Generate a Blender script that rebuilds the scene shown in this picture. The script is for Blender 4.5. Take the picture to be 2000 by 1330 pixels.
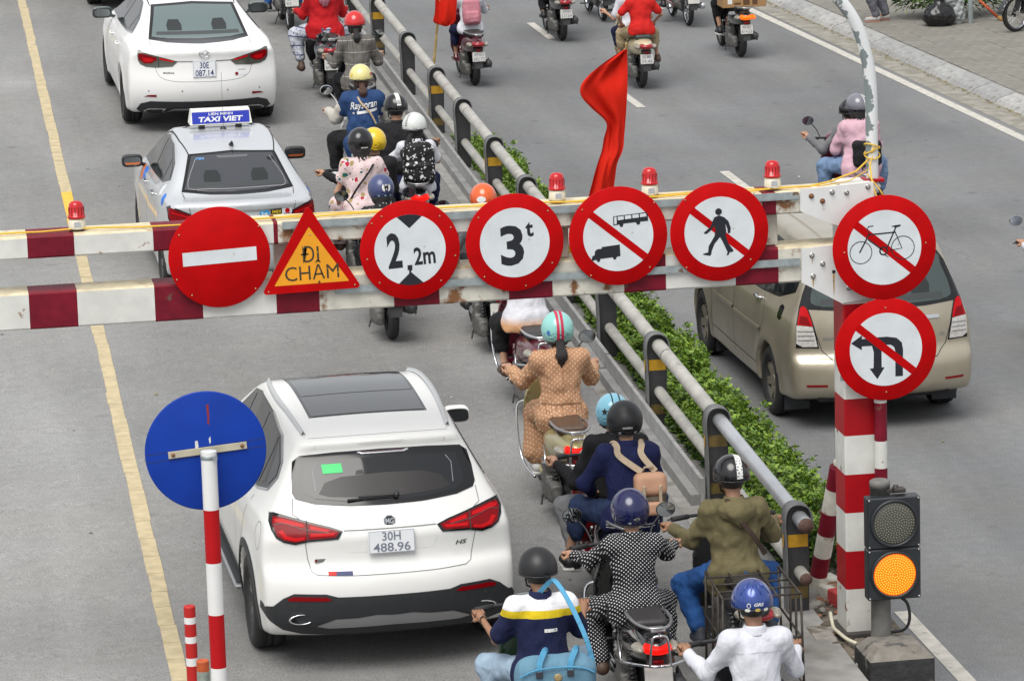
import bpy, bmesh, math, random
import numpy as np
from mathutils import Vector, Matrix, geometry
for o_ in list(bpy.data.objects): bpy.data.objects.remove(o_)
SC = bpy.context.scene; COL = SC.collection
R = math.radians
# ---------------------------------------------------------------- camera
def make_camera():
    yaw, pitch, roll = R(9.0), R(12.18), -.030
    f = Vector((math.sin(yaw)*math.cos(pitch), math.cos(yaw)*math.cos(pitch), -math.sin(pitch)))
    r0 = Vector((math.cos(yaw), -math.sin(yaw), 0)); u0 = r0.cross(f)
    r = r0*math.cos(roll)+u0*math.sin(roll); u = u0*math.cos(roll)-r0*math.sin(roll)
    cd = bpy.data.cameras.new('camera'); co = bpy.data.objects.new('camera', cd); COL.objects.link(co)
    m = Matrix((r, u, -f)).transposed().to_4x4(); m.translation = (0, 0, 8.86)
    co.matrix_world = m
    cd.sensor_fit = 'HORIZONTAL'; cd.sensor_width = 36; cd.lens = 142.2; cd.clip_start = .5; cd.clip_end = 2000
    SC.camera = co
make_camera()
# ---------------------------------------------------------------- sky and sun (bright overcast)
SUN_EL, SUN_AZ = R(60), R(-148)
W = bpy.data.worlds.new('World'); SC.world = W; W.use_nodes = True
nt = W.node_tree; nt.nodes.clear()
sky = nt.nodes.new('ShaderNodeTexSky'); sky.sky_type = 'NISHITA'; sky.sun_disc = False
sky.sun_elevation = SUN_EL; sky.sun_rotation = SUN_AZ; sky.air_density = 1.0; sky.dust_density = 4.0; sky.ozone_density = 1.0
hs = nt.nodes.new('ShaderNodeHueSaturation'); hs.inputs['Saturation'].default_value = .25
cl = nt.nodes.new('ShaderNodeMix'); cl.data_type = 'RGBA'; cl.inputs[0].default_value = .72; cl.inputs[7].default_value = (2.9, 2.98, 3.1, 1)   # the even cloud layer over the clear sky
bg = nt.nodes.new('ShaderNodeBackground'); bg.inputs['Strength'].default_value = .15
wo = nt.nodes.new('ShaderNodeOutputWorld')
nt.links.new(sky.outputs[0], hs.inputs['Color']); nt.links.new(hs.outputs[0], cl.inputs[6]); nt.links.new(cl.outputs[2], bg.inputs[0]); nt.links.new(bg.outputs[0], wo.inputs[0])
sd = bpy.data.lights.new('sun', 'SUN'); sd.energy = 1.5; sd.angle = R(42); sd.color = (1, .965, .91)
so = bpy.data.objects.new('sun', sd); COL.objects.link(so)
so.rotation_euler = Vector((-math.sin(SUN_AZ)*math.cos(SUN_EL), -math.cos(SUN_AZ)*math.cos(SUN_EL), -math.sin(SUN_EL))).to_track_quat('-Z', 'Y').to_euler()
SC.view_settings.view_transform = 'Standard'; SC.view_settings.look = 'None'; SC.view_settings.gamma = 1
SC.view_settings.exposure = 0.78; SC.view_settings.use_curve_mapping = False
# ---------------------------------------------------------------- numpy solids
f32 = np.float32
def smin(a, b, k):
    h = np.clip(.5 + .5*(b-a)/k, 0, 1)
    return b*(1-h) + a*h - k*h*(1-h)
def smax(a, b, k): return -smin(-a, -b, k)
def s_cap(P, a, b, ra, rb=None):
    rb = ra if rb is None else rb
    a = np.array(a, f32); d = np.array(b, f32)-a
    t = np.clip(((P-a)@d)/max(float(d@d), 1e-9), 0, 1)
    q = P-a-t[:, None]*d
    return np.sqrt((q*q).sum(1)) - (ra+(rb-ra)*t)
def s_ell(P, c, r, M=None):
    q = P-np.array(c, f32)
    if M is not None: q = q@np.array(M, f32)
    r = np.array(r, f32); u = q/r
    k0 = np.sqrt((u*u).sum(1)); w = u/r
    k1 = np.sqrt((w*w).sum(1))+1e-9
    return k0*(k0-1)/k1
def s_box(P, c, h, r=.01, M=None):
    q = P-np.array(c, f32)
    if M is not None: q = q@np.array(M, f32)
    q = np.abs(q)-np.array(h, f32)+r
    return np.sqrt((np.maximum(q, 0)**2).sum(1))+np.minimum(q.max(1), 0)-r
def rot(ax, deg):
    a = math.radians(deg); c, s = math.cos(a), math.sin(a)
    return np.array({'x': [[1,0,0],[0,c,-s],[0,s,c]], 'y': [[c,0,s],[0,1,0],[-s,0,c]], 'z': [[c,-s,0],[s,c,0],[0,0,1]]}[ax], f32)
def folds(P, amp, freq, seed=0):
    r = np.random.RandomState(seed); o = 0
    for i in range(4):
        d = r.normal(size=3); d /= np.linalg.norm(d); e = r.normal(size=3); e /= np.linalg.norm(e)
        o = o + np.sin(P@(d*freq*(1+.6*i)).astype(f32) + 1.6*np.sin(P@(e*freq*.7).astype(f32)+r.rand()*6)+r.rand()*6)/(1+.5*i)
    return amp*o
def nets(f, lo, hi, h, project=2):
    lo = np.array(lo, float); hi = np.array(hi, float)
    nc = np.maximum(np.ceil((hi-lo)/(4*h)).astype(int), 1); n = nc*4+1
    ax = [(lo[i]+h*np.arange(n[i])).astype(f32) for i in range(3)]
    cx = [a[::4] for a in ax]
    g = np.stack(np.meshgrid(*cx, indexing='ij'), -1).reshape(-1, 3)
    cv = f(g).reshape(nc+1)
    m = np.full(nc, 1e9)
    for i in (0, 1):
        for j in (0, 1):
            for k in (0, 1):
                m = np.minimum(m, np.abs(cv[i:nc[0]+i, j:nc[1]+j, k:nc[2]+k]))
    near = m < 4*h*1.5
    V = np.ones(n, f32)
    up = cv
    for d in range(3): up = np.repeat(up, 4, axis=d)
    V[:] = np.sign(up[:n[0], :n[1], :n[2]])*9
    mk = np.zeros(n, bool)
    un_ = near
    for d in range(3): un_ = np.repeat(un_, 4, axis=d)
    for i in (0, 1):
        for j in (0, 1):
            for k in (0, 1):
                mk[i:n[0]-1+i, j:n[1]-1+j, k:n[2]-1+k] |= un_
    idx = np.argwhere(mk)
    P = np.stack([ax[0][idx[:, 0]], ax[1][idx[:, 1]], ax[2][idx[:, 2]]], 1)
    V[mk] = f(P)
    S = V < 0
    N = n-1
    cor = [(i, j, k) for i in (0, 1) for j in (0, 1) for k in (0, 1)]
    cnt = np.zeros(N, int)
    for c in cor: cnt += S[c[0]:N[0]+c[0], c[1]:N[1]+c[1], c[2]:N[2]+c[2]]
    cell = np.argwhere((cnt > 0) & (cnt < 8))
    if not len(cell): return np.zeros((0, 3)), np.zeros((0, 4), int)
    cid = np.full(N, -1, int); cid[cell[:, 0], cell[:, 1], cell[:, 2]] = np.arange(len(cell))
    acc = np.zeros((len(cell), 3)); w = np.zeros(len(cell))
    for a in cor:
        for d in range(3):
            if a[d]: continue
            b = list(a); b[d] = 1
            va = V[cell[:, 0]+a[0], cell[:, 1]+a[1], cell[:, 2]+a[2]]; vb = V[cell[:, 0]+b[0], cell[:, 1]+b[1], cell[:, 2]+b[2]]
            x = (va < 0) != (vb < 0)
            t = np.where(x, va/np.where(x, va-vb, 1), 0)
            p = np.tile(np.array(a, float), (len(cell), 1)); p[:, d] += t
            acc += p*x[:, None]; w += x
    v = (lo+h*(cell+acc/w[:, None])).astype(f32)
    Q = []
    for d in range(3):
        e, g2 = (d+1) % 3, (d+2) % 3
        sl = [slice(None)]*3; s0 = list(sl); s1 = list(sl); s0[d] = slice(0, -1); s1[d] = slice(1, None)
        A, B = S[tuple(s0)], S[tuple(s1)]
        for flip, mask in ((False, A & ~B), (True, ~A & B)):
            i = np.argwhere(mask)
            i = i[(i[:, e] > 0) & (i[:, g2] > 0) & (i[:, e] < N[e]) & (i[:, g2] < N[g2])]
            if not len(i): continue
            q = []
            for de, dg in ((0, 0), (-1, 0), (-1, -1), (0, -1)):
                c = i.copy(); c[:, e] += de; c[:, g2] += dg
                q.append(cid[c[:, 0], c[:, 1], c[:, 2]])
            q = np.stack(q, 1)
            Q.append(q[:, ::-1] if not flip else q)
    Q = np.concatenate(Q); Q = Q[(Q >= 0).all(1)][:, ::-1]
    for _ in range(project):
        v = to_surface(f, v, h)
    return v, Q
def grad(f, v, e=.004):
    g = np.zeros_like(v)
    for d in range(3):
        o = np.zeros(3, f32); o[d] = e
        g[:, d] = (f(v+o)-f(v-o))/(2*e)
    return g
def to_surface(f, v, h=.03):
    g = grad(f, v); n2 = (g*g).sum(1)+1e-6
    st = (f(v)/n2)[:, None]*g
    l = np.sqrt((st*st).sum(1))+1e-9
    return (v-st*np.minimum(1, .5*h/l)[:, None]).astype(f32)
def shoot(f, O, D, tmax, n=140):
    """first surface along rays: O (N,3) + t D"""
    O = np.array(O, f32); D = np.array(D, f32)
    if D.ndim == 1: D = np.tile(D, (len(O), 1))
    ts = np.linspace(0, tmax, n).astype(f32); hit = np.full(len(O), np.nan, f32); prev = f(O); lo = np.zeros(len(O), f32)
    for k in range(1, n):
        v = f(O+ts[k]*D); new = np.isnan(hit) & (v < 0)
        if new.any():
            a = np.full(new.sum(), ts[k-1], f32); b = np.full(new.sum(), ts[k], f32); o = O[new]; d = D[new]
            for _ in range(14):
                mdl = (a+b)/2; c = f(o+mdl[:, None]*d) < 0
                b = np.where(c, mdl, b); a = np.where(c, a, mdl)
            hit[new] = b
    return hit
def curve(pts, n=12, closed=False):
    """Catmull-Rom through control points"""
    p = np.array(pts, float); m = len(p); out = []
    for i in range(m if closed else m-1):
        a, b, c, d = (p[(i+j) % m] if closed else p[min(max(i+j, 0), m-1)] for j in (-1, 0, 1, 2))
        for t in np.linspace(0, 1, n, endpoint=False):
            out.append(.5*((2*b)+(c-a)*t+(2*a-5*b+4*c-d)*t*t+(3*b-a-3*c+d)*t**3))
    if not closed: out.append(p[-1])
    return np.array(out)
def poly_sd(P, poly):
    """signed distance to a closed 2D polygon (negative inside)"""
    d = np.full(len(P), 1e9); s = np.ones(len(P)); n = len(poly)
    for i in range(n):
        a = poly[i]; b = poly[i-1]; e = b-a; w = P-a
        t = np.clip((w@e)/max(e@e, 1e-12), 0, 1); q = w-t[:, None]*e
        d = np.minimum(d, (q*q).sum(1))
        c1 = P[:, 1] >= a[1]; c2 = P[:, 1] < b[1]; c3 = e[0]*w[:, 1] > e[1]*w[:, 0]
        s = np.where((c1 & c2 & c3) | (~c1 & ~c2 & ~c3), -s, s)
    return s*np.sqrt(d)
# ---------------------------------------------------------------- car body solids (x right, y forward from the rear bumper, z up from the ground)
def knots(t, pts):
    p = np.array(pts, float); return np.interp(t, p[:, 0], p[:, 1])
class CarSolid:
    def __init__(s, sil, belt, wb, wr, low, ra, rp, fa, crown, zroof, wheels, wr_r, arch_r, flare=.015, blur=2, wellx=.52):
        c = curve(sil, 5, True); s.g0 = np.array([-.4, -.1]); s.hg = .01
        L = max(p[0] for p in sil)
        ny, nz = int((L+.8)/s.hg)+1, int((max(p[1] for p in sil)+.4)/s.hg)+1
        # coarse exact distance then fine interpolation
        k = 2
        Y, Z = np.meshgrid(s.g0[0]+s.hg*k*np.arange(ny//k+2), s.g0[1]+s.hg*k*np.arange(nz//k+2), indexing='ij')
        D = poly_sd(np.stack([Y.ravel(), Z.ravel()], 1), c).reshape(Y.shape)
        for _ in range(blur):
            for ax in (0, 1):
                D = (np.roll(D, 1, ax)+2*D+np.roll(D, -1, ax))/4
        s.D = D; s.hg *= k
        s.L = L; s.belt, s.wb, s.wr, s.low = belt, wb, wr, low
        s.ra, s.rp, s.fa, s.crown, s.zroof = ra, rp, fa, crown, zroof
        s.wheels, s.rw, s.ar, s.flare, s.wellx = wheels, wr_r, arch_r, flare, wellx
        t = np.linspace(-.4, L+.4, 400)
        sm = lambda a: np.convolve(np.pad(a, 12, mode='edge'), np.hanning(25)/np.hanning(25).sum(), 'valid')
        s.T = t; s._belt = sm(knots(t, belt)); s._wb = sm(knots(t, wb)); s._wr = sm(knots(t, wr))
        s.Zt = np.linspace(0, 1.2, 200); s._low = sm(knots(s.Zt, low))
    def sil(s, y, z):
        a = (y-s.g0[0])/s.hg; b = (z-s.g0[1])/s.hg
        a = np.clip(a, 0, s.D.shape[0]-1.001); b = np.clip(b, 0, s.D.shape[1]-1.001)
        i = a.astype(int); j = b.astype(int); u = a-i; v = b-j; D = s.D
        u = u*u*(3-2*u)*.0+u; 
        return (D[i, j]*(1-u)+D[i+1, j]*u)*(1-v)+(D[i, j+1]*(1-u)+D[i+1, j+1]*u)*v
    def solid(s, P):
        x = np.abs(P[:, 0]); y = P[:, 1]; z = P[:, 2]
        be = np.interp(y, s.T, s._belt); wb = np.interp(y, s.T, s._wb); wr = np.interp(y, s.T, s._wr)
        q = np.clip(z/np.maximum(be, .1), 0, 1.15)
        lo = np.interp(q, s.Zt, s._low)
        t = np.clip((z-be)/(s.zroof-be), -.2, 1.3)
        W = np.where(t < 0, wb*lo, wb*lo+(wr-wb)*np.clip(t, 0, 1.3))
        for wy in s.wheels:
            W = W+s.flare*np.exp(-((np.hypot(y-wy, z-s.rw)-s.ar)/.09)**2)
        xr = np.clip(x/np.maximum(wb, .2), 0, 1.3)
        fr = np.clip(1-(y/1.3), 0, 1); ff = np.clip(1-((s.L-y)/1.3), 0, 1)
        yy = y-s.ra*xr**s.rp*fr+s.fa*xr**2.6*ff
        zz = z+s.crown*xr**2*np.clip((z-.6)/.5, 0, 1)
        k = .055
        return smax((x-W)*.95, s.sil(yy, zz), k)
    def __call__(s, P):
        d = s.solid(P); x = np.abs(P[:, 0])
        for wy in s.wheels:
            r = np.hypot(P[:, 1]-wy, P[:, 2]-s.rw)-s.ar
            d = smax(d, -np.maximum(r, s.wellx-x), .012)
        return d
# ---------------------------------------------------------------- materials
MATS = {}
def mat(name, col, rough=.55, metal=0, var=.0, vs=6, bump=0, bs=60, coat=0, emit=0, ecol=None, spec=.5, spots=None, sheen=0):
    """spots: (colour, scale, threshold, width) patches of another colour, e.g. rust"""
    if name in MATS: return MATS[name]
    m = bpy.data.materials.new(name); m.use_nodes = True; t = m.node_tree; b = t.nodes['Principled BSDF']
    c = tuple(col)+(1,)
    b.inputs['Base Color'].default_value = c; b.inputs['Roughness'].default_value = rough; b.inputs['Metallic'].default_value = metal
    b.inputs['Specular IOR Level'].default_value = spec; b.inputs['Coat Weight'].default_value = coat; b.inputs['Coat Roughness'].default_value = .05
    if sheen: b.inputs['Sheen Weight'].default_value = sheen
    if emit:
        b.inputs['Emission Color'].default_value = tuple(ecol or col)+(1,); b.inputs['Emission Strength'].default_value = emit
    N = t.nodes.new; L = t.links.new
    tc = N('ShaderNodeTexCoord'); last = None
    def noise(sc, det=4):
        n = N('ShaderNodeTexNoise'); n.inputs['Scale'].default_value = sc; n.inputs['Detail'].default_value = det
        L(tc.outputs['Object'], n.inputs['Vector']); return n
    if var:
        n = noise(vs); mr = N('ShaderNodeMapRange'); mr.inputs['From Min'].default_value = .3; mr.inputs['From Max'].default_value = .7
        mr.inputs['To Min'].default_value = 1-var; mr.inputs['To Max'].default_value = 1+var*.6
        L(n.outputs['Fac'], mr.inputs['Value'])
        mx = N('ShaderNodeMix'); mx.data_type = 'RGBA'; mx.blend_type = 'MULTIPLY'; mx.inputs['Factor'].default_value = 1
        mx.inputs[6].default_value = c; L(mr.outputs[0], mx.inputs[7]); last = mx.outputs[2]
    if spots:
        sc_, s, th, wd = spots
        n = noise(s, 6); mr = N('ShaderNodeMapRange'); mr.inputs['From Min'].default_value = th; mr.inputs['From Max'].default_value = th+wd
        L(n.outputs['Fac'], mr.inputs['Value'])
        mx = N('ShaderNodeMix'); mx.data_type = 'RGBA'
        if last: L(last, mx.inputs[6])
        else: mx.inputs[6].default_value = c
        mx.inputs[7].default_value = tuple(sc_)+(1,); L(mr.outputs[0], mx.inputs['Factor']); last = mx.outputs[2]
    if last: L(last, b.inputs['Base Color'])
    if bump:
        n = noise(bs, 3); bp = N('ShaderNodeBump'); bp.inputs['Strength'].default_value = min(1, bump*8); bp.inputs['Distance'].default_value = bump*.02
        L(n.outputs['Fac'], bp.inputs['Height']); L(bp.outputs[0], b.inputs['Normal'])
    MATS[name] = m; return m
def nodes(m):
    t = m.node_tree; return t, t.nodes['Principled BSDF'], t.nodes.new, t.links.new
# ---------------------------------------------------------------- objects
def tag(o, label=None, cat=None, group=None, kind=None):
    if label: o['label'] = label
    if cat: o['category'] = cat
    if group: o['group'] = group
    if kind: o['kind'] = kind
    return o
def empty(name, loc=(0,0,0), rz=0, label=None, cat=None, group=None):
    o = bpy.data.objects.new(name, None); COL.objects.link(o); o.location = loc; o.rotation_euler = (0, 0, rz); o.empty_display_size = .1
    return tag(o, label, cat, group)
def link(name, me, parent=None, loc=None, rotm=None):
    o = bpy.data.objects.new(name, me); COL.objects.link(o)
    if parent: o.parent = parent
    if rotm is not None: o.matrix_basis = rotm
    if loc is not None: o.location = loc
    return o
def mesh(name, V, F, mats, smooth=True, mi=None):
    me = bpy.data.meshes.new(name)
    me.from_pydata([tuple(map(float, v)) for v in V], [], [tuple(int(i) for i in f) for f in F])
    for m in (mats if isinstance(mats, (list, tuple)) else [mats]): me.materials.append(m)
    if smooth: me.polygons.foreach_set('use_smooth', [True]*len(me.polygons))
    if mi is not None: me.polygons.foreach_set('material_index', np.array(mi, np.int32))
    me.update(); return me
class MB:
    """collects simple shapes into one mesh"""
    def __init__(s): s.V = []; s.F = []; s.I = []; s.S = []
    def add(s, V, F, mi=0, smooth=False, M=None):
        n = len(s.V)
        if M is not None: V = [tuple(M@Vector(v)) for v in V]
        s.V += [tuple(map(float, v)) for v in V]; s.F += [tuple(i+n for i in f) for f in F]; s.I += [mi]*len(F); s.S += [smooth]*len(F)
        return s
    def box(s, c, h, mi=0, ch=0.0, M=None):
        """box centre c, half sizes h, optional chamfer of the edges"""
        bm = bmesh.new(); bmesh.ops.create_cube(bm, size=2)
        for v in bm.verts: v.co = (v.co.x*h[0], v.co.y*h[1], v.co.z*h[2])
        if ch: bmesh.ops.bevel(bm, geom=bm.edges[:], offset=ch, segments=1 if ch < .02 else 2, affect='EDGES', profile=.5)
        bm.verts.index_update(); V = [Vector(v.co) for v in bm.verts]; F = [[v.index for v in f.verts] for f in bm.faces]; bm.free()
        if M is not None: V = [M@v for v in V]
        return s.add([v+Vector(c) for v in V], F, mi)
    def tube(s, P, r, n=8, mi=0, caps=True, closed=False):
        P = [Vector(p) for p in P]; m = len(P); rr = r if isinstance(r, (list, tuple, np.ndarray)) else [r]*m
        V = []; F = []; up = None
        for i, p in enumerate(P):
            a = P[(i-1) % m] if closed or i else P[i]; b = P[(i+1) % m] if closed or i < m-1 else P[i]
            t = (b-a); t = t.normalized() if t.length > 1e-9 else Vector((0, 0, 1))
            if up is None: up = t.orthogonal().normalized()
            up = (up-t*up.dot(t)); up = up.normalized() if up.length > 1e-6 else t.orthogonal().normalized()
            w = t.cross(up)
            for k in range(n):
                an = 2*math.pi*k/n; V.append(p+(up*math.cos(an)+w*math.sin(an))*rr[i])
        for i in range(m if closed else m-1):
            for k in range(n):
                j = (i+1) % m; F.append((i*n+k, i*n+(k+1) % n, j*n+(k+1) % n, j*n+k))
        s.add(V, F, mi, True)
        if caps and not closed:
            n0 = len(s.V)-len(V)
            s.F += [tuple(n0+k for k in reversed(range(n))), tuple(n0+(m-1)*n+k for k in range(n))]; s.I += [mi]*2; s.S += [False]*2
        return s
    def lathe(s, prof, n=24, M=None, mi=0, closed=False, smooth=True):
        """profile (radius, height) round the z axis"""
        V = []; F = []; m = len(prof)
        for r, z in prof:
            for k in range(n): a = 2*math.pi*k/n; V.append((r*math.cos(a), r*math.sin(a), z))
        for i in range(m if closed else m-1):
            for k in range(n): j = (i+1) % m; F.append((i*n+k, i*n+(k+1) % n, j*n+(k+1) % n, j*n+k))
        return s.add(V, F, mi, smooth, M)
    def prism(s, poly, d, M=None, mi=0):
        """2D polygon (x,y) extruded from z=0 to z=d"""
        n = len(poly); V = [(p[0], p[1], 0) for p in poly]+[(p[0], p[1], d) for p in poly]
        tri = geometry.tessellate_polygon([[Vector((p[0], p[1], 0)) for p in poly]])
        F = [tuple(reversed(t)) for t in tri]+[tuple(i+n for i in t) for t in tri]+[(i, (i+1) % n, n+(i+1) % n, n+i) for i in range(n)]
        s.add(V, F, mi, False, M); return s
    def build(s, name, mats, parent=None, loc=None, kind=None, fix=True):
        me = mesh(name, s.V, s.F, mats, False, s.I); me.polygons.foreach_set('use_smooth', s.S)
        if fix:
            bm = bmesh.new(); bm.from_mesh(me); bmesh.ops.recalc_face_normals(bm, faces=bm.faces[:]); bm.to_mesh(me); bm.free()
        o = link(name, me, parent, loc)
        if kind: o['kind'] = kind
        return o
def solid(name, f, lo, hi, h, mats, parent=None, loc=None):
    V, Q = nets(f, lo, hi, h)
    return link(name, mesh(name, V, Q, mats), parent, loc)
def dup(o, parent=None, name=None):
    c = o.copy(); COL.objects.link(c)
    if parent: c.parent = parent
    return c
def setmat(o, m, i=0):
    o.material_slots[i].link = 'OBJECT'; o.material_slots[i].material = m
# ---------------------------------------------------------------- flat print: polygons in a sign's own plane (x right, z up, facing -y)
FM = Matrix(((1,0,0),(0,0,1),(0,1,0))).to_4x4()
def circle(cx, cy, r, n=48, a0=0, a1=360, ry=None):
    full = abs(a1-a0) >= 360
    return [(cx+r*math.cos(R(a0+(a1-a0)*k/(n if full else n-1))), cy+(ry or r)*math.sin(R(a0+(a1-a0)*k/(n if full else n-1)))) for k in range(n)]
def flat(name, polys, m, parent, off, rings=(), lines=(), loc=(0,0,0), th=.0012):
    """polys: outlines; rings: (cx,cy,r_out,r_in); lines: (points,width); a thin sheet whose face sits 'off' in front of the plane y=0"""
    V = []; F = []
    for p in polys:
        n = len(V); V += [(a, -off, b) for a, b in p]
        for t in geometry.tessellate_polygon([[Vector((a, b, 0)) for a, b in p]]): F.append(tuple(i+n for i in t))
    for cx, cy, ro, ri in rings:
        k = 56; n = len(V)
        for r_ in (ro, ri): V += [(cx+r_*math.cos(2*math.pi*i/k), -off, cy+r_*math.sin(2*math.pi*i/k)) for i in range(k)]
        F += [(n+i, n+(i+1) % k, n+k+(i+1) % k, n+k+i) for i in range(k)]
    for pts, w in lines:
        n = len(V); m_ = len(pts)
        for i, p in enumerate(pts):
            a = Vector(pts[max(i-1, 0)]); b = Vector(pts[min(i+1, m_-1)]); d = (b-a).normalized()*w/2
            V += [(p[0]-d.y, -off, p[1]+d.x), (p[0]+d.y, -off, p[1]-d.x)]
        F += [(n+2*i, n+2*i+1, n+2*i+3, n+2*i+2) for i in range(m_-1)]
    bm = bmesh.new(); vs = [bm.verts.new(v) for v in V]
    for f in F:
        try: bm.faces.new([vs[i] for i in f])
        except ValueError: pass
    for f in bm.faces:
        f.normal_update()
        if f.normal.y > 0: f.normal_flip()
    me = bpy.data.meshes.new(name); bm.to_mesh(me); bm.free(); me.materials.append(m)
    return link(name, me, parent, loc)
TXT = {}
def text_mesh(s, size, bold=0, xs=1, shear=0, res=3):
    key = (s, size, bold, xs, shear)
    if key in TXT: return TXT[key]
    c = bpy.data.curves.new('lettering', 'FONT'); c.body = s; c.size = size; c.offset = bold*size; c.shear = shear; c.align_x = 'CENTER'; c.align_y = 'CENTER'; c.resolution_u = res
    o = bpy.data.objects.new('lettering', c); COL.objects.link(o)
    me = bpy.data.meshes.new_from_object(o.evaluated_get(bpy.context.evaluated_depsgraph_get()))
    V = np.array([v.co[:] for v in me.vertices]).reshape(-1, 3); F = [list(p.vertices) for p in me.polygons]
    bpy.data.objects.remove(o); bpy.data.curves.remove(c); bpy.data.meshes.remove(me)
    if len(V):
        V[:, 0] -= (V[:, 0].max()+V[:, 0].min())/2; V[:, 1] -= (V[:, 1].max()+V[:, 1].min())/2; V[:, 0] *= xs
    TXT[key] = (V, F); return V, F
def lettering(s, h, m, parent, loc, width=None, bold=0, shear=0, rotm=None, name='lettering', ang=0):
    """text of cap height h (and total width) in the plane facing -y, centred on loc"""
    V, F = text_mesh(s, 1.0, bold, 1, shear)
    V = V.copy(); V *= h/max(V[:, 1].max()-V[:, 1].min(), 1e-6)
    if width: V[:, 0] *= width/max(V[:, 0].max()-V[:, 0].min(), 1e-6)
    if ang: c, s_ = math.cos(R(ang)), math.sin(R(ang)); V = np.stack([V[:, 0]*c-V[:, 1]*s_, V[:, 0]*s_+V[:, 1]*c, V[:, 2]], 1)
    P = [(v[0], 0, v[1]) for v in V]
    if rotm is not None: P = [tuple(rotm@Vector(p)) for p in P]
    o = link(name, mesh(name, P, F, m, False), parent, loc); return o
# ---------------------------------------------------------------- the setting
def RZ(y): return .02*y                     # height of the ramp carriageway
def XR(y): return 6.116+.0139*y             # line of the guard rail
def XY(y): return 1.542+.0133*y             # yellow line
def asphalt(name, col, warm, seed):
    m = mat(name, col, .86, spec=.3); t, b, N, L = nodes(m)
    tc = N('ShaderNodeTexCoord'); mp = N('ShaderNodeMapping'); mp.inputs['Location'].default_value = (seed, seed*.7, 0); L(tc.outputs['Object'], mp.inputs[0])
    def nz(sc, det, vec=None):
        n = N('ShaderNodeTexNoise'); n.inputs['Scale'].default_value = sc; n.inputs['Detail'].default_value = det; L((vec or mp).outputs[0], n.inputs['Vector']); return n
    def rng(src, a, b_, c, d):
        r = N('ShaderNodeMapRange'); r.inputs[1].default_value = a; r.inputs[2].default_value = b_; r.inputs[3].default_value = c; r.inputs[4].default_value = d; L(src, r.inputs[0]); return r.outputs[0]
    def mul(a, b_):
        q = N('ShaderNodeMath'); q.operation = 'MULTIPLY'; L(a, q.inputs[0]); L(b_, q.inputs[1]); return q.outputs[0]
    st = N('ShaderNodeMapping'); st.inputs['Scale'].default_value = (1.1, .12, 1); L(tc.outputs['Object'], st.inputs[0])
    big = rng(nz(.35, 5).outputs['Fac'], .3, .7, .86, 1.12); lane = rng(nz(1.0, 4, st).outputs['Fac'], .3, .7, .84, 1.10)
    grit = rng(nz(75, 2).outputs['Fac'], .25, .75, .66, 1.36); mid = rng(nz(9, 6).outputs['Fac'], .3, .7, .92, 1.07)
    v = N('ShaderNodeTexVoronoi'); v.inputs['Scale'].default_value = 48; L(mp.outputs[0], v.inputs['Vector'])
    chip = rng(v.outputs['Distance'], .02, .14, 1.7, 1.0)
    vd = N('ShaderNodeTexVoronoi'); vd.inputs['Scale'].default_value = 1.3; L(mp.outputs[0], vd.inputs['Vector']); drip = rng(vd.outputs['Distance'], .03, .12, .74, 1.0)
    k = mul(mul(mul(mul(big, lane), mul(grit, mid)), chip), drip)
    if seed == 3:   # the outer lane is the paler, more worn of the two
        sx = N('ShaderNodeSeparateXYZ'); L(tc.outputs['Object'], sx.inputs[0]); ns = N('ShaderNodeMath'); ns.operation = 'MULTIPLY_ADD'; L(nz(.5, 5).outputs['Fac'], ns.inputs[0]); ns.inputs[1].default_value = 1.6; L(sx.outputs[0], ns.inputs[2])
        k = mul(k, rng(ns.outputs[0], 1.9, 3.6, 1.04, .78))
    # hairline cracks
    vc = N('ShaderNodeTexVoronoi'); vc.feature = 'DISTANCE_TO_EDGE'; vc.inputs['Scale'].default_value = .33
    wob = N('ShaderNodeVectorMath'); wob.operation = 'MULTIPLY_ADD'; L(nz(1.7, 5).outputs['Color'], wob.inputs[0]); wob.inputs[1].default_value = (1.2, 1.2, 0); L(mp.outputs[0], wob.inputs[2]); L(wob.outputs[0], vc.inputs['Vector'])
    ck = rng(vc.outputs['Distance'], .001, .003, .68, 1.0); gate = rng(nz(.22, 2).outputs['Fac'], .54, .60, 0, 1)
    cm = N('ShaderNodeMix'); cm.data_type = 'FLOAT'; L(gate, cm.inputs[0]); cm.inputs[2].default_value = 1; L(ck, cm.inputs[3]); k = mul(k, cm.outputs[0])
    tint = N('ShaderNodeMix'); tint.data_type = 'RGBA'; tint.inputs[6].default_value = tuple(col)+(1,); tint.inputs[7].default_value = tuple(warm)+(1,)
    L(rng(nz(.6, 4).outputs['Fac'], .4, .65, 0, 1), tint.inputs[0])
    mx = N('ShaderNodeMix'); mx.data_type = 'RGBA'; mx.blend_type = 'MULTIPLY'; mx.inputs[0].default_value = 1; L(tint.outputs[2], mx.inputs[6]); L(k, mx.inputs[7]); L(mx.outputs[2], b.inputs['Base Color'])
    bp = N('ShaderNodeBump'); bp.inputs['Strength'].default_value = .5; bp.inputs['Distance'].default_value = .003; L(grit, bp.inputs['Height']); L(bp.outputs[0], b.inputs['Normal'])
    return m
def sheet(name, rows, m, kind='structure', parent=None):
    """rows of points forming a quad strip/grid"""
    n = len(rows[0]); V = [p for r in rows for p in r]
    F = [(i*n+j, i*n+j+1, (i+1)*n+j+1, (i+1)*n+j) for i in range(len(rows)-1) for j in range(n-1)]
    o = link(name, mesh(name, V, F, m, False), parent)
    if kind: o['kind'] = kind
    return o
A_LEFT = asphalt('ramp asphalt', (.268,.268,.264), (.272,.266,.254), 3)
A_RIGHT = asphalt('street asphalt', (.166,.170,.174), (.174,.174,.172), 17)
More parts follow.
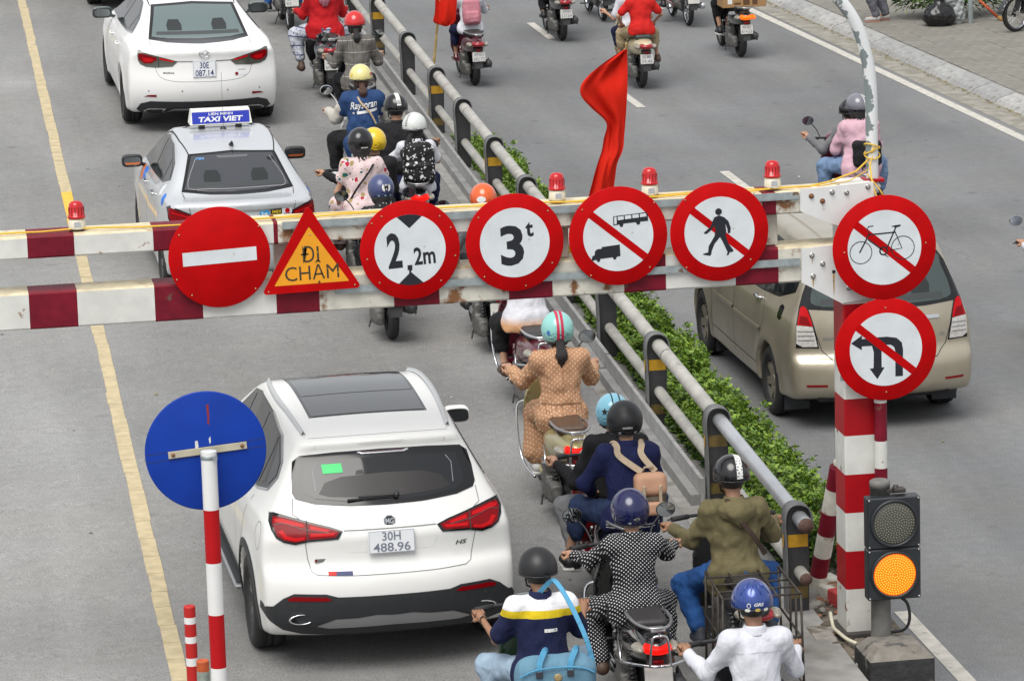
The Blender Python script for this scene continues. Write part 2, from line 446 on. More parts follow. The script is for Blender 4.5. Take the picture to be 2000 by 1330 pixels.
CONC = mat('concrete', (.27,.265,.25), .9, var=.25, vs=5, bump=.25, bs=45, spots=((.16,.15,.13), 2.2, .55, .15))
SOIL = mat('dusty soil', (.15,.125,.095), .95, var=.5, vs=7, bump=.9, bs=22, spots=((.42,.40,.36), 3.0, .52, .1))
sheet('ground', [[(-600,-600,-.35),(600,-600,-.35)],[(-600,1500,-.35),(600,1500,-.35)]], mat('far ground', (.2,.2,.19), .9, var=.2, vs=.2))
ys = [-40]+list(range(5, 150, 5))+[400]
sheet('ramp_road', [[(-14, y, RZ(y)), (XR(y)-.32, y, RZ(y))] for y in ys], A_LEFT)
# concrete edge strip along the rail and the side wall of the ramp
sheet('ramp_edge', [[(XR(y)-.32, y, RZ(y)+.003), (XR(y)-.2, y, RZ(y)+.01), (XR(y)+.12, y, RZ(y)+.012), (XR(y)+.125, y, -.3)] for y in [24]+ys[6:]], CONC)
sheet('street_road', [[(6.4, y, 0), (40, y, 0)] for y in (-40, 20, 60, 120, 400)], A_RIGHT)
# raised median with soil, on the right side a kerb face
def XM(y): return float(np.interp(y, [20, 26.46, 26.50, 26.52, 28, 30, 34], [6.60, 6.60, 6.60, 7.13, 7.15, 7.22, 7.26]))
def MZ(y): return float(np.interp(y, [20, 26.4, 26.9, 27.3, 29, 32, 60], [.33, .36, .47, .54, .55, .50, .50]))
rows = []; rr = random.Random(5)
for y in sorted(list(np.arange(20, 62, .28))+[26.47, 26.53]):
    x0 = XR(y)-.02; x1 = XM(y)
    row = []
    for j in range(9):
        x = x0+(x1-x0)*j/8; row.append((x, y, MZ(y)+(rr.uniform(-.025, .03) if 0 < j < 8 else 0)-(.02 if j == 0 else 0)))
    row += [(x1+.003, y, MZ(y)-.02), (x1+.02, y, -.1)]; rows.append(row)
sheet('median_soil', rows, SOIL)
PATH = mat('cracked pavement slab', (.32,.30,.27), .92, var=.4, vs=7, bump=.8, bs=26, spots=((.13,.11,.085), 5, .46, .10))
sheet('median_slab', [[(6.47, y, min(RZ(y), MZ(y)+.02)+.012+(.01*math.sin(y*3))), (6.62, y, min(RZ(y), MZ(y)+.02)+.015), (6.64+.03*math.sin(y*5), y, min(RZ(y), MZ(y)+.02)+.0)] for y in np.linspace(21, 27.6, 24)], PATH)
# near strip of paler concrete between carriageway and kerb on the ramp side (bottom of the picture)
# ---- lane markings
YEL = mat('worn yellow paint', (.50,.415,.255), .8, var=.18, vs=9, bump=.1, spots=((.38,.34,.26), 14, .60, .14))
YELB = mat('fresh yellow paint', (.80,.45,.05), .7, var=.15, vs=9, spots=((.45,.35,.2), 10, .62, .1))
WHT = mat('worn white paint', (.50,.48,.43), .8, var=.2, vs=8, spots=((.27,.265,.25), 18, .6, .1))
rr = random.Random(2)
yl = empty('yellow_lane_line', (0,0,0)); tag(yl, kind='structure')
y = 20.0; k = 0
while y < 66:
    ln = rr.uniform(.42, .6)*(1 if y > 30 else .85); w = .059+rr.uniform(-.003, .004); dx = rr.uniform(-.006, .006)
    a, b = y+.006, y+ln-.006
    z = lambda q: RZ(q)+.006
    V = [(XY(a)-w+dx, a, z(a)), (XY(a)+w+dx, a, z(a)), (XY(b)+w+dx, b, z(b)), (XY(b)-w+dx, b, z(b))]
    V += [(p[0]+(.004 if i in (1, 2) else -.004), p[1], p[2]-.008) for i, p in enumerate(V)]
    link('painted_segment', mesh('painted_segment', V, [(0,1,2,3),(4,5,1,0),(5,6,2,1),(6,7,3,2),(7,4,0,3)], YELB if 43.2 < y < 45.6 else YEL, False), yl)
    y += ln
def stripe(name, pts, w, m, z0):
    P = [Vector(p) for p in pts]; d = (P[-1]-P[0]).normalized(); n = Vector((d.y, -d.x))*w/2
    return sheet(name, [[(p.x-n.x, p.y-n.y, z0), (p.x+n.x, p.y+n.y, z0)] for p in P])if 0 else sheet(name, [[(p.x-n.x, p.y-n.y, z0), (p.x+n.x, p.y+n.y, z0)] for p in P], m)
stripe('edge_line', [(15.9, 29), (14.98, 51), (14.73, 57.05), (14.413, 64.7), (13.6, 84)], .15, WHT, .005)
stripe('median_edge_line', [(7.70, 20), (7.735, 29.7)], .13, WHT, .005)
for a, b in ((72, 70.1), (64.6, 62.6), (57.3, 55.3), (49.8, 47.8), (42.4, 40.4), (35, 33)):
    stripe('lane_dash', [(10.69, a), (10.70, b)], .125, WHT, .005)
# ---- gutter, kerb stones and pavement on the far side
KX = lambda y: 15.51-.0456*(y-52.7)
sheet('gutter', [[(KX(y)-.42, y, .004), (KX(y)+.02, y, .004)] for y in (20, 40, 60, 90)], mat('dusty gutter', (.27,.255,.22), .9, var=.3, vs=4, spots=((.19,.17,.13), 6, .5, .2)))
wk = empty('pavement', (0,0,0)); tag(wk, kind='structure')
link('pavement_base', mesh('pavement_base', [(KX(y)+dx, y, .11) for y in (20, 90) for dx in (.33, 40)], [(0,1,3,2)], mat('mortar bed', (.16,.15,.13), .95, var=.2), False), wk)
KB = [mat('grey kerb stone %d' % i, c, .8, var=.22, vs=11, bump=.25, bs=30, spots=((.19,.18,.165), 7, .55, .15)) for i, c in enumerate([(.34,.34,.33), (.38,.375,.36), (.30,.30,.295)])]
rr = random.Random(8); kmesh = []
for i in range(3):
    mb = MB(); mb.add([(0,0,0),(.05,0,.06),(.30,0,.135),(.34,0,.13),(.34,0,-.05),(0,0,-.05)]+[(0,.985,0),(.05,.985,.06),(.30,.985,.135),(.34,.985,.13),(.34,.985,-.05),(0,.985,-.05)],
        [(0,1,7,6),(1,2,8,7),(2,3,9,8),(3,4,10,9),(0,5,4,3,2,1),(6,7,8,9,10,11)]); o = mb.build('kerb_stone', KB[i], wk); kmesh.append(o.data); bpy.data.objects.remove(o)
for i in range(52):
    y = 22+i*1.0; o = link('kerb_stone', kmesh[rr.randrange(3)], wk, (KX(y)+rr.uniform(-.006, .006), y, rr.uniform(-.004, .004))); o.rotation_euler = (0, 0, .0456)
PV = [mat('grey paver %d' % i, c, .88, var=.2, vs=5, bump=.2, bs=30, spots=((.15,.135,.11), 3, .57, .14)) for i, c in enumerate([(.205,.195,.170), (.215,.205,.18), (.195,.186,.163)])]
pm = []
for i in range(3):
    o = MB().box((0,0,0), (.197,.197,.02), 0, .004).build('paver', PV[i], wk); pm.append(o.data); bpy.data.objects.remove(o)
for i in range(33):
    for j in range(9):
        y = 53.2+i*.402; x = KX(y)+.56+j*.402
        if x > 15.7+.3*(66-y)/2.2+1.6: continue
        o = link('paver', pm[rr.randrange(3)], wk, (x, y, .113+rr.uniform(-.003, .003))); o.rotation_euler = (rr.uniform(-.004,.004), rr.uniform(-.004,.004), .0456)
sheet('far_pavement', [[(KX(y)+(.35 if y < 53 else 4.0), y, .131), (60, y, .131)] for y in (20, 52.99, 53.0, 67)], PV[0], None, wk)
sheet('far_pavement', [[(KX(y)+.35, y, .132), (60, y, .132)] for y in (66.4, 120)], PV[0], None, wk)
# fallen leaves along the kerb and scraps on the roads
mb = MB(); rr = random.Random(4)
def scrap(mb, x, y, z, s, mi):
    a = rr.uniform(0, 6.28); c, s_ = math.cos(a)*s, math.sin(a)*s; t = rr.uniform(.3, .7)
    mb.add([(x-c, y-s_, z+.003), (x+s_*t, y-c*t, z+.006), (x+c, y+s_, z+.003+s*rr.uniform(0, .4)), (x-s_*t, y+c*t, z+.006)], [(0,1,2,3)], mi)
for i in range(700):
    y = rr.uniform(48, 68); scrap(mb, KX(y)-abs(rr.gauss(.03, .05)), y, .004, rr.uniform(.012, .035), rr.choice((0, 0, 1)))
o = mb.build('fallen_leaves', [mat('dry leaf', (.26,.20,.06), .8), mat('brown leaf', (.14,.10,.05), .8)], fix=False); tag(o, 'dry fallen leaves lying along the far kerb', kind='stuff')
mb = MB()
for i in range(150):
    x, y = rr.uniform(-.5, 14), rr.uniform(24, 66)
    if XR(y)-.4 < x < 7.9: continue
    scrap(mb, x, y, RZ(y)+.002 if x < 6.6 else .002, rr.uniform(.008, .028), rr.choice((0, 1, 1, 2)))
o = mb.build('litter', [mat('paper scrap', (.6,.58,.53), .8), mat('brown leaf', (.14,.10,.05)), mat('dry leaf', (.26,.20,.06))], fix=False); tag(o, 'small scraps and leaves scattered on the roads', kind='stuff')
# rubble on the median's near end
mb = MB()
for i in range(420):
    y = rr.uniform(25.6, 29.6); x = rr.uniform(XR(y)+.03, XM(y)-.03)
    s = rr.choice((.01, .014, .02, .03)) if rr.random() < .93 else .05
    bm = bmesh.new(); bmesh.ops.create_icosphere(bm, subdivisions=1, radius=s)
    V = [(v.co.x*rr.uniform(.6, 1.3)+x, v.co.y*rr.uniform(.6, 1.3)+y, v.co.z*rr.uniform(.4, .9)+MZ(y)+s*.3) for v in bm.verts]; F = [[v.index for v in f.verts] for f in bm.faces]; bm.free()
    mb.add(V, F, rr.choice((0, 0, 1, 2)))
o = mb.build('rubble', [mat('grey rubble', (.30,.285,.255), .95, var=.3), mat('brick rubble', (.33,.16,.10), .95, var=.3), mat('dark clod', (.10,.085,.065), .95)], fix=False); tag(o, 'broken rubble and clods on the soil of the median', kind='stuff')
# ---------------------------------------------------------------- height barrier
RUST = (.20,.085,.03)
WP = mat('chipped white paint', (.66,.66,.62), .5, var=.12, vs=7, bump=.05, spots=(RUST, 9, .665, .05))
WPR = mat('rusting white paint', (.62,.60,.52), .55, var=.2, vs=9, bump=.12, spots=(RUST, 6.5, .555, .08))
RP = mat('faded maroon paint', (.17,.005,.018), .55, spec=.25, var=.25, vs=10, bump=.05, spots=((.13,.07,.05), 9, .66, .05))
REDP = mat('red paint', (.36,.003,.008), .45, spec=.3, var=.08, vs=8)
CREAM = mat('cream top paint', (.66,.58,.40), .65, var=.25, vs=9, bump=.1, spots=((.33,.22,.12), 7, .58, .12))
GALV = mat('galvanised steel', (.40,.45,.46), .45, .55, var=.25, vs=12, bump=.08, spots=((.22,.15,.10), 12, .66, .06))
STEEL = mat('bolt steel', (.45,.44,.42), .35, .8, var=.2, vs=30)
BLACK = mat('black plastic', (.018,.018,.02), .45)
RUBBER = mat('rubber', (.022,.022,.022), .8, var=.2, vs=20)
GY = 27.35
gan = empty('height_barrier', (6.83, GY+.15, .5), 0, 'red and white steel height barrier with two striped crossbeams spanning the ramp', 'barrier')
GI = Matrix.Translation((-6.83, -GY-.15, -.5))
def g_(o): o.matrix_basis = GI@o.matrix_basis; return o
def striped_beam(name, z0, z1, dep, cuts, cream_top):
    """cuts: (x, material index) from the left end"""
    c = .012; y0, y1 = GY, GY+dep
    sec = [(y0, z0+c), (y0, z1-c), (y0+c, z1), (y1-c, z1), (y1, z1-c), (y1, z0+c), (y1-c, z0), (y0+c, z0)]
    V = []; F = []; I = []
    for x, _ in cuts: V += [(x, a, b) for a, b in sec]
    for i in range(len(cuts)-1):
        for k in range(8):
            F.append((i*8+k, i*8+(k+1) % 8, (i+1)*8+(k+1) % 8, (i+1)*8+k))
            I.append(3 if (cream_top and k in (1, 2) and cuts[i][1] != 1) else cuts[i][1])
    F += [tuple(range(7, -1, -1)), tuple((len(cuts)-1)*8+k for k in range(8))]; I += [0, 0]
    mb = MB(); mb.add(V, F); mb.I = I
    return g_(mb.build(name, [WP, RP, WPR, CREAM], gan))
lw = [(-1.2,1),(-.9,0),(-.3,1),(.03,0),(.65,1),(.66,0),(.99,1),(1.32,0),(1.85,1),(2.18,0),(2.69,1),(2.99,2),(3.51,1),(3.83,2),(4.32,1),(4.63,2),(5.14,1),(5.44,0),(5.94,1),(6.25,2),(6.72,0)]
striped_beam('lower_beam', 3.172, 3.428, .27, lw, True)
up = [(-1.2,1),(-.9,0),(-.3,1),(.03,0),(1.0,1),(1.32,0),(1.86,1),(2.18,0),(2.69,1),(2.72,2),(3.9,0),(4.6,2),(6.14,1),(6.24,2),(6.72,0)]
striped_beam('upper_beam', 3.665, 3.82, .30, up, True)
# steel angles that carry the signs
for z, a in ((3.80, 2.75), (3.325, 3.1)):
    mb = MB(); mb.box(((a+6.40)/2, GY-.022, z), ((6.40-a)/2, .004, .024)); mb.box(((a+6.40)/2, GY-.012, z-.026), ((6.40-a)/2, .014, .003))
    g_(mb.build('steel_angle', GALV, gan))
mb = MB(); mb.box((3.95, GY+.15, 3.545), (.05, .01, .12)); g_(mb.build('hanger_plate', GALV, gan))
for x in (2.75, 4.72, 6.22):
    g_(MB().box((x, GY+.15, 3.546), (.05, .05, .117), 0, .006).build('strut', WPR, gan))
# post in red and white bands
post = MB(); x0, x1, y0, y1 = 6.715, 6.95, GY, GY+.30
zc = [.45, .80, 1.09, 1.38, 1.67, 1.96, 2.25, 2.54, 2.83, 3.0, 3.84]
c = .012; sec = [(x0+c, y0), (x1-c, y0), (x1, y0+c), (x1, y1-c), (x1-c, y1), (x0+c, y1), (x0, y1-c), (x0, y0+c)]
# band edges measured from the photograph (white, red alternately upward)
zb = [.45, .895, 1.178, 1.462, 1.745, 2.03, 2.30, 2.60, 2.99, 3.845]; bi = [0, 1, 0, 1, 0, 1, 0, 1, 0]
V = []; F = []; I = []
for z in zb: V += [(a, b, z) for a, b in sec]
for i in range(len(zb)-1):
    for k in range(8): F.append((i*8+k, i*8+(k+1) % 8, (i+1)*8+(k+1) % 8, (i+1)*8+k)); I.append(bi[i])
F.append(tuple((len(zb)-1)*8+k for k in range(8))); I.append(0)
post.add(V, F); post.I = I; g_(post.build('post', [WP, REDP], gan))
g_(MB().box((6.83, GY+.15, .52), (.17, .2, .06), 0, .01).build('post_foot', mat('dark footing', (.06,.055,.05), .9, var=.3), gan))
# gusset plates with bolts
GP = mat('white gusset paint', (.68,.69,.68), .45, var=.06, vs=6, spots=((.34,.20,.07), 5, .70, .05))
def plate(name, poly):
    M = Matrix.Translation((0, GY-.004, 0))@Matrix(((1,0,0),(0,0,-1),(0,1,0))).to_4x4()
    g_(MB().prism(poly, .014, M).build(name, GP, gan))
plate('gusset_plate', [(6.41,3.836),(6.94,3.862),(6.945,3.70),(6.70,3.56),(6.625,3.583),(6.41,3.683)])
plate('gusset_plate', [(6.415,3.412),(6.64,3.428),(6.945,3.43),(6.945,3.03),(6.70,3.005),(6.412,3.172)])
VP = lambda u, v: None
bolts = [(6.49,3.787,1),(6.57,3.747,1),(6.64,3.806,0),(6.745,3.797,0),(6.90,3.83,0),(6.488,3.362,0),(6.565,3.298,0),(6.495,3.213,0),(6.752,3.113,0)]
for x, z, ru in bolts:
    mb = MB(); M = Matrix.Translation((x, GY-.018, z))@Matrix.Rotation(R(90), 4, 'X')
    mb.lathe([(0,0),(.019,0),(.019,.004),(.0,.004)], 14, M); mb.lathe([(.013,.004),(.013,.016),(0,.016)], 6, M, 0, smooth=False); mb.lathe([(.007,.016),(.006,.024),(0,.025)], 8, M)
    g_(mb.build('bolt', mat('rusty bolt', (.22,.10,.05), .7, .3) if ru else STEEL, gan))
g_(flat('bolt_hole', [circle(6.645, 3.235, .013, 14)], BLACK, gan, .0195, loc=(0, GY, 0)))
streak = mat('rust streak', (.42,.25,.07), .8, var=.4, vs=30)
for x, z, l, w in ((6.645,3.22,.17,.014),(6.495,3.20,.07,.014),(6.49,3.345,.05,.006),(6.57,3.735,.03,.008)):
    g_(flat('rust_streak', [[(x-w/2,z),(x+w/2,z),(x+w*.3,z-l*.7),(x+w*.05,z-l),(x-w*.3,z-l*.6)]], streak, gan, .0185, loc=(0, GY, 0)))
# ---------------------------------------------------------------- beacons
LENS = mat('red beacon lens', (.48,.004,.006), .15, coat=.3); CRB = mat('cream plastic', (.66,.62,.48), .5, var=.1)
LENSD = mat('dark red core', (.20,.004,.006), .3)
def beacon(x, z, label):
    b = empty('beacon_light', (x, GY+.12, z), 0, label, 'warning beacon', 'red beacons along the top of the height barrier')
    MB().lathe([(0,.012),(.06,.012),(.06,.02),(.055,.085),(.0,.085)], 28).build('base', CRB, b)
    MB().box((0,0,.006), (.05,.03,.006)).build('bracket', mat('rust bracket', (.12,.07,.05), .8), b)
    MB().lathe([(.0,.085),(.06,.085),(.062,.092),(.062,.102),(.054,.104),(.052,.16),(.047,.185),(.032,.2),(0,.205)], 28).build('lens', LENS, b)
    flat('label_plate', [[(-.022,.03),(.022,.03),(.022,.065),(-.022,.065)]], mat('grey sticker', (.42,.44,.48), .6), b, .0605)
    for k in range(10):
        a = 2*math.pi*k/10; link('rib', None, b) if 0 else None
    mb = MB()
    for k in range(14):
        a = 2*math.pi*k/14; mb.box((.053*math.cos(a), .053*math.sin(a), .132), (.002,.002,.028), 0, 0, Matrix.Rotation(a, 3, 'Z'))
    mb.build('lens_ribs', LENSD, b)
beacon(1.351, 3.825, 'red beacon standing alone above the maroon band beside the yellow lane line')
beacon(4.701, 3.83, 'red beacon on the upper beam between the 3 t sign and the no buses sign')
beacon(5.362, 3.83, 'red beacon on the upper beam above the no buses and no pedestrians signs')
beacon(6.244, 3.83, 'red beacon on the upper beam next to the white bolted plate')
# ---------------------------------------------------------------- round signs
SR = mat('reflective red sheeting', (.46,.0018,.003), .45, var=.13, vs=7, spec=.1, spots=((.50,.16,.08), 26, .74, .02))
SW = mat('reflective white sheeting', (.64,.68,.70), .34, var=.10, vs=6, spots=((.42,.42,.39), 16, .69, .05)); SK = mat('black sign film', (.012,.014,.022), .4)
SY = mat('amber sheeting', (.80,.33,.012), .35, var=.1, vs=5); SBACK = mat('sign back', (.35,.36,.36), .5, .4)
def rnd_sign(name, cx, cz, r, label, y=GY-.05, slash=True):
    s = empty(name, (cx, y, cz), 0, label, 'road sign')
    M = Matrix.Rotation(R(90), 4, 'X')
    MB().lathe([(0,-.012),(r-.008,-.012),(r,-.006),(r,-.002),(r-.003,0),(0,0)], 72, M).build('plate', [SR], s)
    flat('field', [circle(0, 0, r*.712, 64)], SW, s, .0015)
    if slash:
        a = r*.735; ang = R(-40); d = (math.cos(ang), math.sin(ang)); w = r*.075
        e = math.sqrt(a*a-w*w)
        flat('bar', [[(-d[0]*e-d[1]*w, -d[1]*e+d[0]*w), (d[0]*e-d[1]*w, d[1]*e+d[0]*w), (d[0]*e+d[1]*w, d[1]*e-d[0]*w), (-d[0]*e+d[1]*w, -d[1]*e-d[0]*w)]], SR, s, .0024)
    return s
RIV = MB().lathe([(.006,0),(.005,.003),(0,.004)], 8, Matrix.Rotation(R(90), 4, 'X')).build('rivet', mat('brass rivet', (.42,.34,.2), .4, .6)); rivme = RIV.data; bpy.data.objects.remove(RIV)
def rivets(s, pts):
    for x, z in pts: link('rivet', rivme, s, (x, -.001, z))
def up_hooks(s, r):
    for x in (-.1, .1): MB().box((x, .03, 0), (.02, .018, r*.9)).build('back_bracket', GALV, s)
s = empty('no_entry_sign', (2.305, GY-.05, 3.609), 0, 'round red no entry sign with a plain white bar, mounted over the beams', 'road sign')
MB().lathe([(0,-.012),(.344,-.012),(.352,-.006),(.352,-.002),(.349,0),(0,0)], 72, Matrix.Rotation(R(90), 4, 'X')).build('plate', [SR], s)
flat('bar', [[(-.252,-.052),(.258,-.034),(.256,.061),(-.254,.043)]], SW, s, .0015); rivets(s, [(-.27,.17),(-.30,-.14),(.28,.2),(.24,-.235),(-.2,-.255)])
s = rnd_sign('height_limit_sign', 3.628, 3.581, .35, 'round red and white sign limiting height to 2,2m with black arrowheads', slash=False)
rr_ = .249
top = [(-.09,.232),(0,.145),(.087,.233)]+circle(0, 0, rr_, 12, 69, 111); bot = [(-.085,-.234),(0,-.165),(.085,-.234)]+circle(0, 0, rr_, 12, -70, -110)
flat('arrowhead', [circle(0, 0, rr_, 12, 110, 69)+[(.0,.152)]], SK, s, .0022); flat('arrowhead', [circle(0, 0, rr_, 12, -70, -110)+[(0,-.155)]], SK, s, .0022)
lettering('2', .25, SK, s, (-.11,-.0022,.0), .10, .03, ang=3); flat('comma', [[(-.022,-.108),(.012,-.106),(.012,-.14),(-.012,-.168),(-.012,-.142),(-.022,-.142)]], SK, s, .0022); lettering('2m', .125, SK, s, (.10,-.0022,-.045), .15, .025, ang=3)
rivets(s, [(-.19,.245),(.215,.225),(-.3,-.05),(.315,-.06),(-.22,-.22),(.21,-.23),(.29,.14),(-.26,.2)])
s = rnd_sign('weight_limit_sign', 4.364, 3.588, .345, 'round red and white sign limiting weight to 3 t in black figures', slash=False)
lettering('3', .285, SK, s, (-.02,-.0022,-.02), .165, .03, ang=2); lettering('t', .105, SK, s, (.105,-.0022,.088), .055, .03, ang=3)
rivets(s, [(-.25,.19),(.24,.21),(.26,-.16),(-.22,-.23),(.07,-.31)])
s = rnd_sign('no_buses_or_trucks_sign', 5.097, 3.591, .35, 'round sign with a bus and a truck struck through by a red bar')
def P2(L, sc, cx, cz): return [((x-cx)*sc, -(y-cz)*sc) for x, y in L]
bs = 1/2000*630/264.5; bc = (1636, 380)
bus = [(1608,262),(1806,248),(1814,256),(1816,300),(1770,302),(1765,318),(1750,320),(1742,304),(1668,308),(1664,326),(1650,328),(1643,312),(1608,316)]
flat('bus_symbol', [P2(bus, bs, *bc)], SK, s, .0032)
flat('bus_windows', [P2([(1634,266),(1670,263),(1671,283),(1636,287)], bs, *bc), P2([(1677,262),(1715,259),(1716,280),(1678,283)], bs, *bc), P2([(1722,259),(1760,256),(1761,277),(1723,279)], bs, *bc), P2([(1767,256),(1804,254),(1806,273),(1768,276)], bs, *bc), P2([(1613,266),(1628,265),(1628,308),(1614,309)], bs, *bc)], SW, s, .0040)
trk = [(1473,520),(1478,492),(1492,486),(1495,462),(1508,452),(1535,450),(1535,440),(1643,431),(1646,500),(1624,503),(1618,518),(1606,519),(1600,505),(1526,510),(1521,526),(1509,528),(1502,514)]
flat('truck_symbol', [P2(trk, bs, *bc)], SK, s, .0032)
rivets(s, [(-.25,.2),(.26,.22),(-.2,-.27),(.22,-.235)])
s = rnd_sign('no_pedestrians_sign', 5.819, 3.577, .352, 'round sign with a walking figure struck through by a red bar')
ps = 720/1915/266.5; pc = (326, 352)
body = [(300,278),(325,268),(352,280),(372,300),(383,335),(380,360),(368,362),(366,338),(356,312),(360,350),(358,378),(372,415),(396,450),(388,458),(378,456),(368,472),(360,472),(365,455),(340,400),(328,378),(300,410),(285,445),(282,462),(276,470),(240,462),(242,457),(266,452),(270,420),(300,372),(305,345),(300,320),(290,335),(262,358),(247,357),(248,350),(280,325),(290,300)]
flat('walking_figure', [P2(body, ps, *pc), P2(circle(323, 250, 17, 24), ps, *pc)], SK, s, .0032)
rivets(s, [(-.24,.24),(.25,.26),(-.24,-.24),(.22,-.21)])
def nudge(s_, r): up_hooks(s_, r)
s = rnd_sign('no_bicycles_sign', 6.987, 3.41, .375, 'round sign with a bicycle struck through by a red bar, at the post top', GY-.13)
k = 360/1773/266; bc = (1090, 735); q = lambda L: P2(L, k, *bc)
flat('bicycle_symbol', [q([(1152,540),(1190,532),(1246,528),(1240,545),(1200,553),(1175,546)])], SK, s, .0032,
     rings=[((865-1090)*k, -(770-735)*k, 107*k, 100*k), ((1263-1090)*k, -(746-735)*k, 112*k, 105*k), ((1080-1090)*k, -(766-735)*k, 42*k, 28*k)],
     lines=[(q([(852,772),(945,600)]), 13*k), (q([(945,600),(925,555),(940,530),(985,526)]), 9*k), (q([(940,607),(1190,597)]), 13*k), (q([(935,650),(1075,760)]), 14*k), (q([(1110,745),(1185,580),(1200,545)]), 12*k), (q([(1190,590),(1255,750),(1130,766)]), 9*k), (q([(1085,800),(1125,825)]), 7*k)])
rivets(s, [(-.29,-.02),(.30,.015)])
s = rnd_sign('no_turning_sign', 6.99, 2.676, .37, 'round sign with a left turn and a turning arrow struck through by a red bar', GY-.13)
k = 720/1915/266; bc = (1180, 948); q = lambda L: P2(L, k, *bc)
turn = [(1000,907),(1058,868),(1056,888),(1120,884),(1185,883),(1235,892),(1262,918),(1268,955),(1266,1090),(1227,1090),(1228,960),(1222,938),(1205,926),(1160,922),(1157,960),(1157,1038),(1172,1040),(1134,1098),(1095,1042),(1115,1040),(1117,960),(1108,926),(1056,925),(1056,945)]
flat('turn_arrow', [q(turn)], SK, s, .0020)
rivets(s, [(0,.30),(0,-.31)])
# triangular slow-down sign
s = empty('slow_down_sign', (2.934, GY-.055, 3.53), 0, 'red and amber triangular sign reading ĐI CHẬM beside the no entry sign', 'road sign')
def rtri(A, r, n=6):
    out = []
    for i in range(3):
        p = Vector(A[i]); a = (Vector(A[i-1])-p).normalized(); b = (Vector(A[(i+1) % 3])-p).normalized(); bis = (a+b).normalized(); d = r/math.sin(a.angle(b)/2); c_ = p+bis*d
        t0 = c_-Vector(A[i]); a0 = p+a*(d*math.cos(a.angle(b)/2)); b0 = p+b*(d*math.cos(a.angle(b)/2))
        for k_ in range(n):
            v = (a0-c_).lerp(b0-c_, k_/(n-1)).normalized()*r; out.append((c_.x+v.x, c_.y+v.y))
    return out
T0 = [(-.006,.41),(-.348,-.205),(.348,-.193)]
MB().prism(rtri(T0, .02), .008, Matrix(((1,0,0),(0,0,1),(0,1,0))).to_4x4()).build('plate', SR, s)
flat('field', [rtri([(-.005,.255),(-.26,-.148),(.262,-.14)], .004)], SY, s, .0015)
TX = mat('weathered black film', (.04,.034,.018), .5, spots=((.55,.26,.03), 30, .66, .06))
lettering('ĐI', .115, TX, s, (-.005,-.0025,.065), .125, 0, ang=1.5); lettering('CHẬM', .165, TX, s, (.005,-.0025,-.062), .375, 0, ang=1.5)
rivets(s, [(0,.20),(-.3,-.185),(.3,-.17)])
# ---------------------------------------------------------------- cables on the barrier
CAB = mat('yellow cable', (.68,.42,.03), .45)
def wob(x, k, a): return a*math.sin(x*k)+a*.6*math.sin(x*k*2.3+1)
mb = MB(); pts = [(x, GY+.07+wob(x, 2.1, .02), 3.832+abs(wob(x, 3.1, .006))) for x in np.linspace(.6, 6.5, 60)]+[(6.65,GY+.06,3.87),(6.85,GY+.12,3.92),(6.97,GY+.18,4.0),(6.985,GY+.14,4.08)]
o = mb.tube(pts, .0075, 6).build('power_cable', CAB); tag(o, 'thick yellow cable lying along the top of the upper beam', 'cable')
mb = MB(); pts = [(x, GY+.10+wob(x+2, 2.7, .025), 3.832+abs(wob(x+1, 2.6, .01))) for x in np.linspace(2.6, 6.6, 44)]+[(6.8,GY+.1,3.86),(6.95,GY+.13,3.93),(6.975,GY+.14,4.02)]
mb.tube(pts, .004, 5)
for k in range(3):
    mb.tube([(6.988+.055*math.cos(a), GY+.2+.055*math.sin(a), 4.02+.03*k+.025*math.sin(a+k*2)) for a in np.linspace(0, 6.283, 18)], .0055, 5)
mb.tube([(6.95,GY+.12,3.98),(6.94,GY+.02,3.86),(6.95,GY-.03,3.78),(6.98,GY-.04,3.72)], .006, 5); mb.tube([(6.93,GY+.12,3.9),(6.99,GY+.0,3.8),(7.02,GY-.03,3.745)], .005, 5)
o = mb.build('loose_wires', CAB); tag(o, 'loose yellow wires wound round the bent white pole', 'wire')
# ---------------------------------------------------------------- bent white pole
gp = empty('bent_pole', (6.988, GY+.2, 3.84), 0, 'bent pole with peeling white paint rising above the barrier post', 'pole')
PEEL = mat('peeling white paint', (.66,.68,.68), .5)
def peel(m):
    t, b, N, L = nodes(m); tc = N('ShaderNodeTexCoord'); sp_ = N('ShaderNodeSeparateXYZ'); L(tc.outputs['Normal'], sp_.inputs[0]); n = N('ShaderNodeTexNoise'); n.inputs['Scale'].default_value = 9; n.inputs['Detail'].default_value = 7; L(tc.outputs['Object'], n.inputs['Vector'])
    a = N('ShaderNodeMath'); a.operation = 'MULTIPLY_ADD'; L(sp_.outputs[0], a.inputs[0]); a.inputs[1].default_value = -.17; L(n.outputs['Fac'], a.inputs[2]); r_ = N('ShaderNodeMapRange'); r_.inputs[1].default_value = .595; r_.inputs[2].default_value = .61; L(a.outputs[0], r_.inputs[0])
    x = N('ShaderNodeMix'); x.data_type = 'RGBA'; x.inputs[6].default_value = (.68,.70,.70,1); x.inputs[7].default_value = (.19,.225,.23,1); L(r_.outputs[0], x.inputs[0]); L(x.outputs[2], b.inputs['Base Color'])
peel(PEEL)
px = curve([(6.988,3.75),(6.987,4.1),(6.987,4.395),(6.978,4.57),(6.955,4.72),(6.905,4.90),(6.84,5.03),(6.74,5.16),(6.60,5.27),(6.4,5.36)], 6)
MB().tube([(a-6.988, 0, b-3.84) for a, b in px], .0445, 16).build('tube', PEEL, gp)
MB().box((0,0,0), (.075,.06,.012), 0, .003).build('foot_plate', REDP, gp)
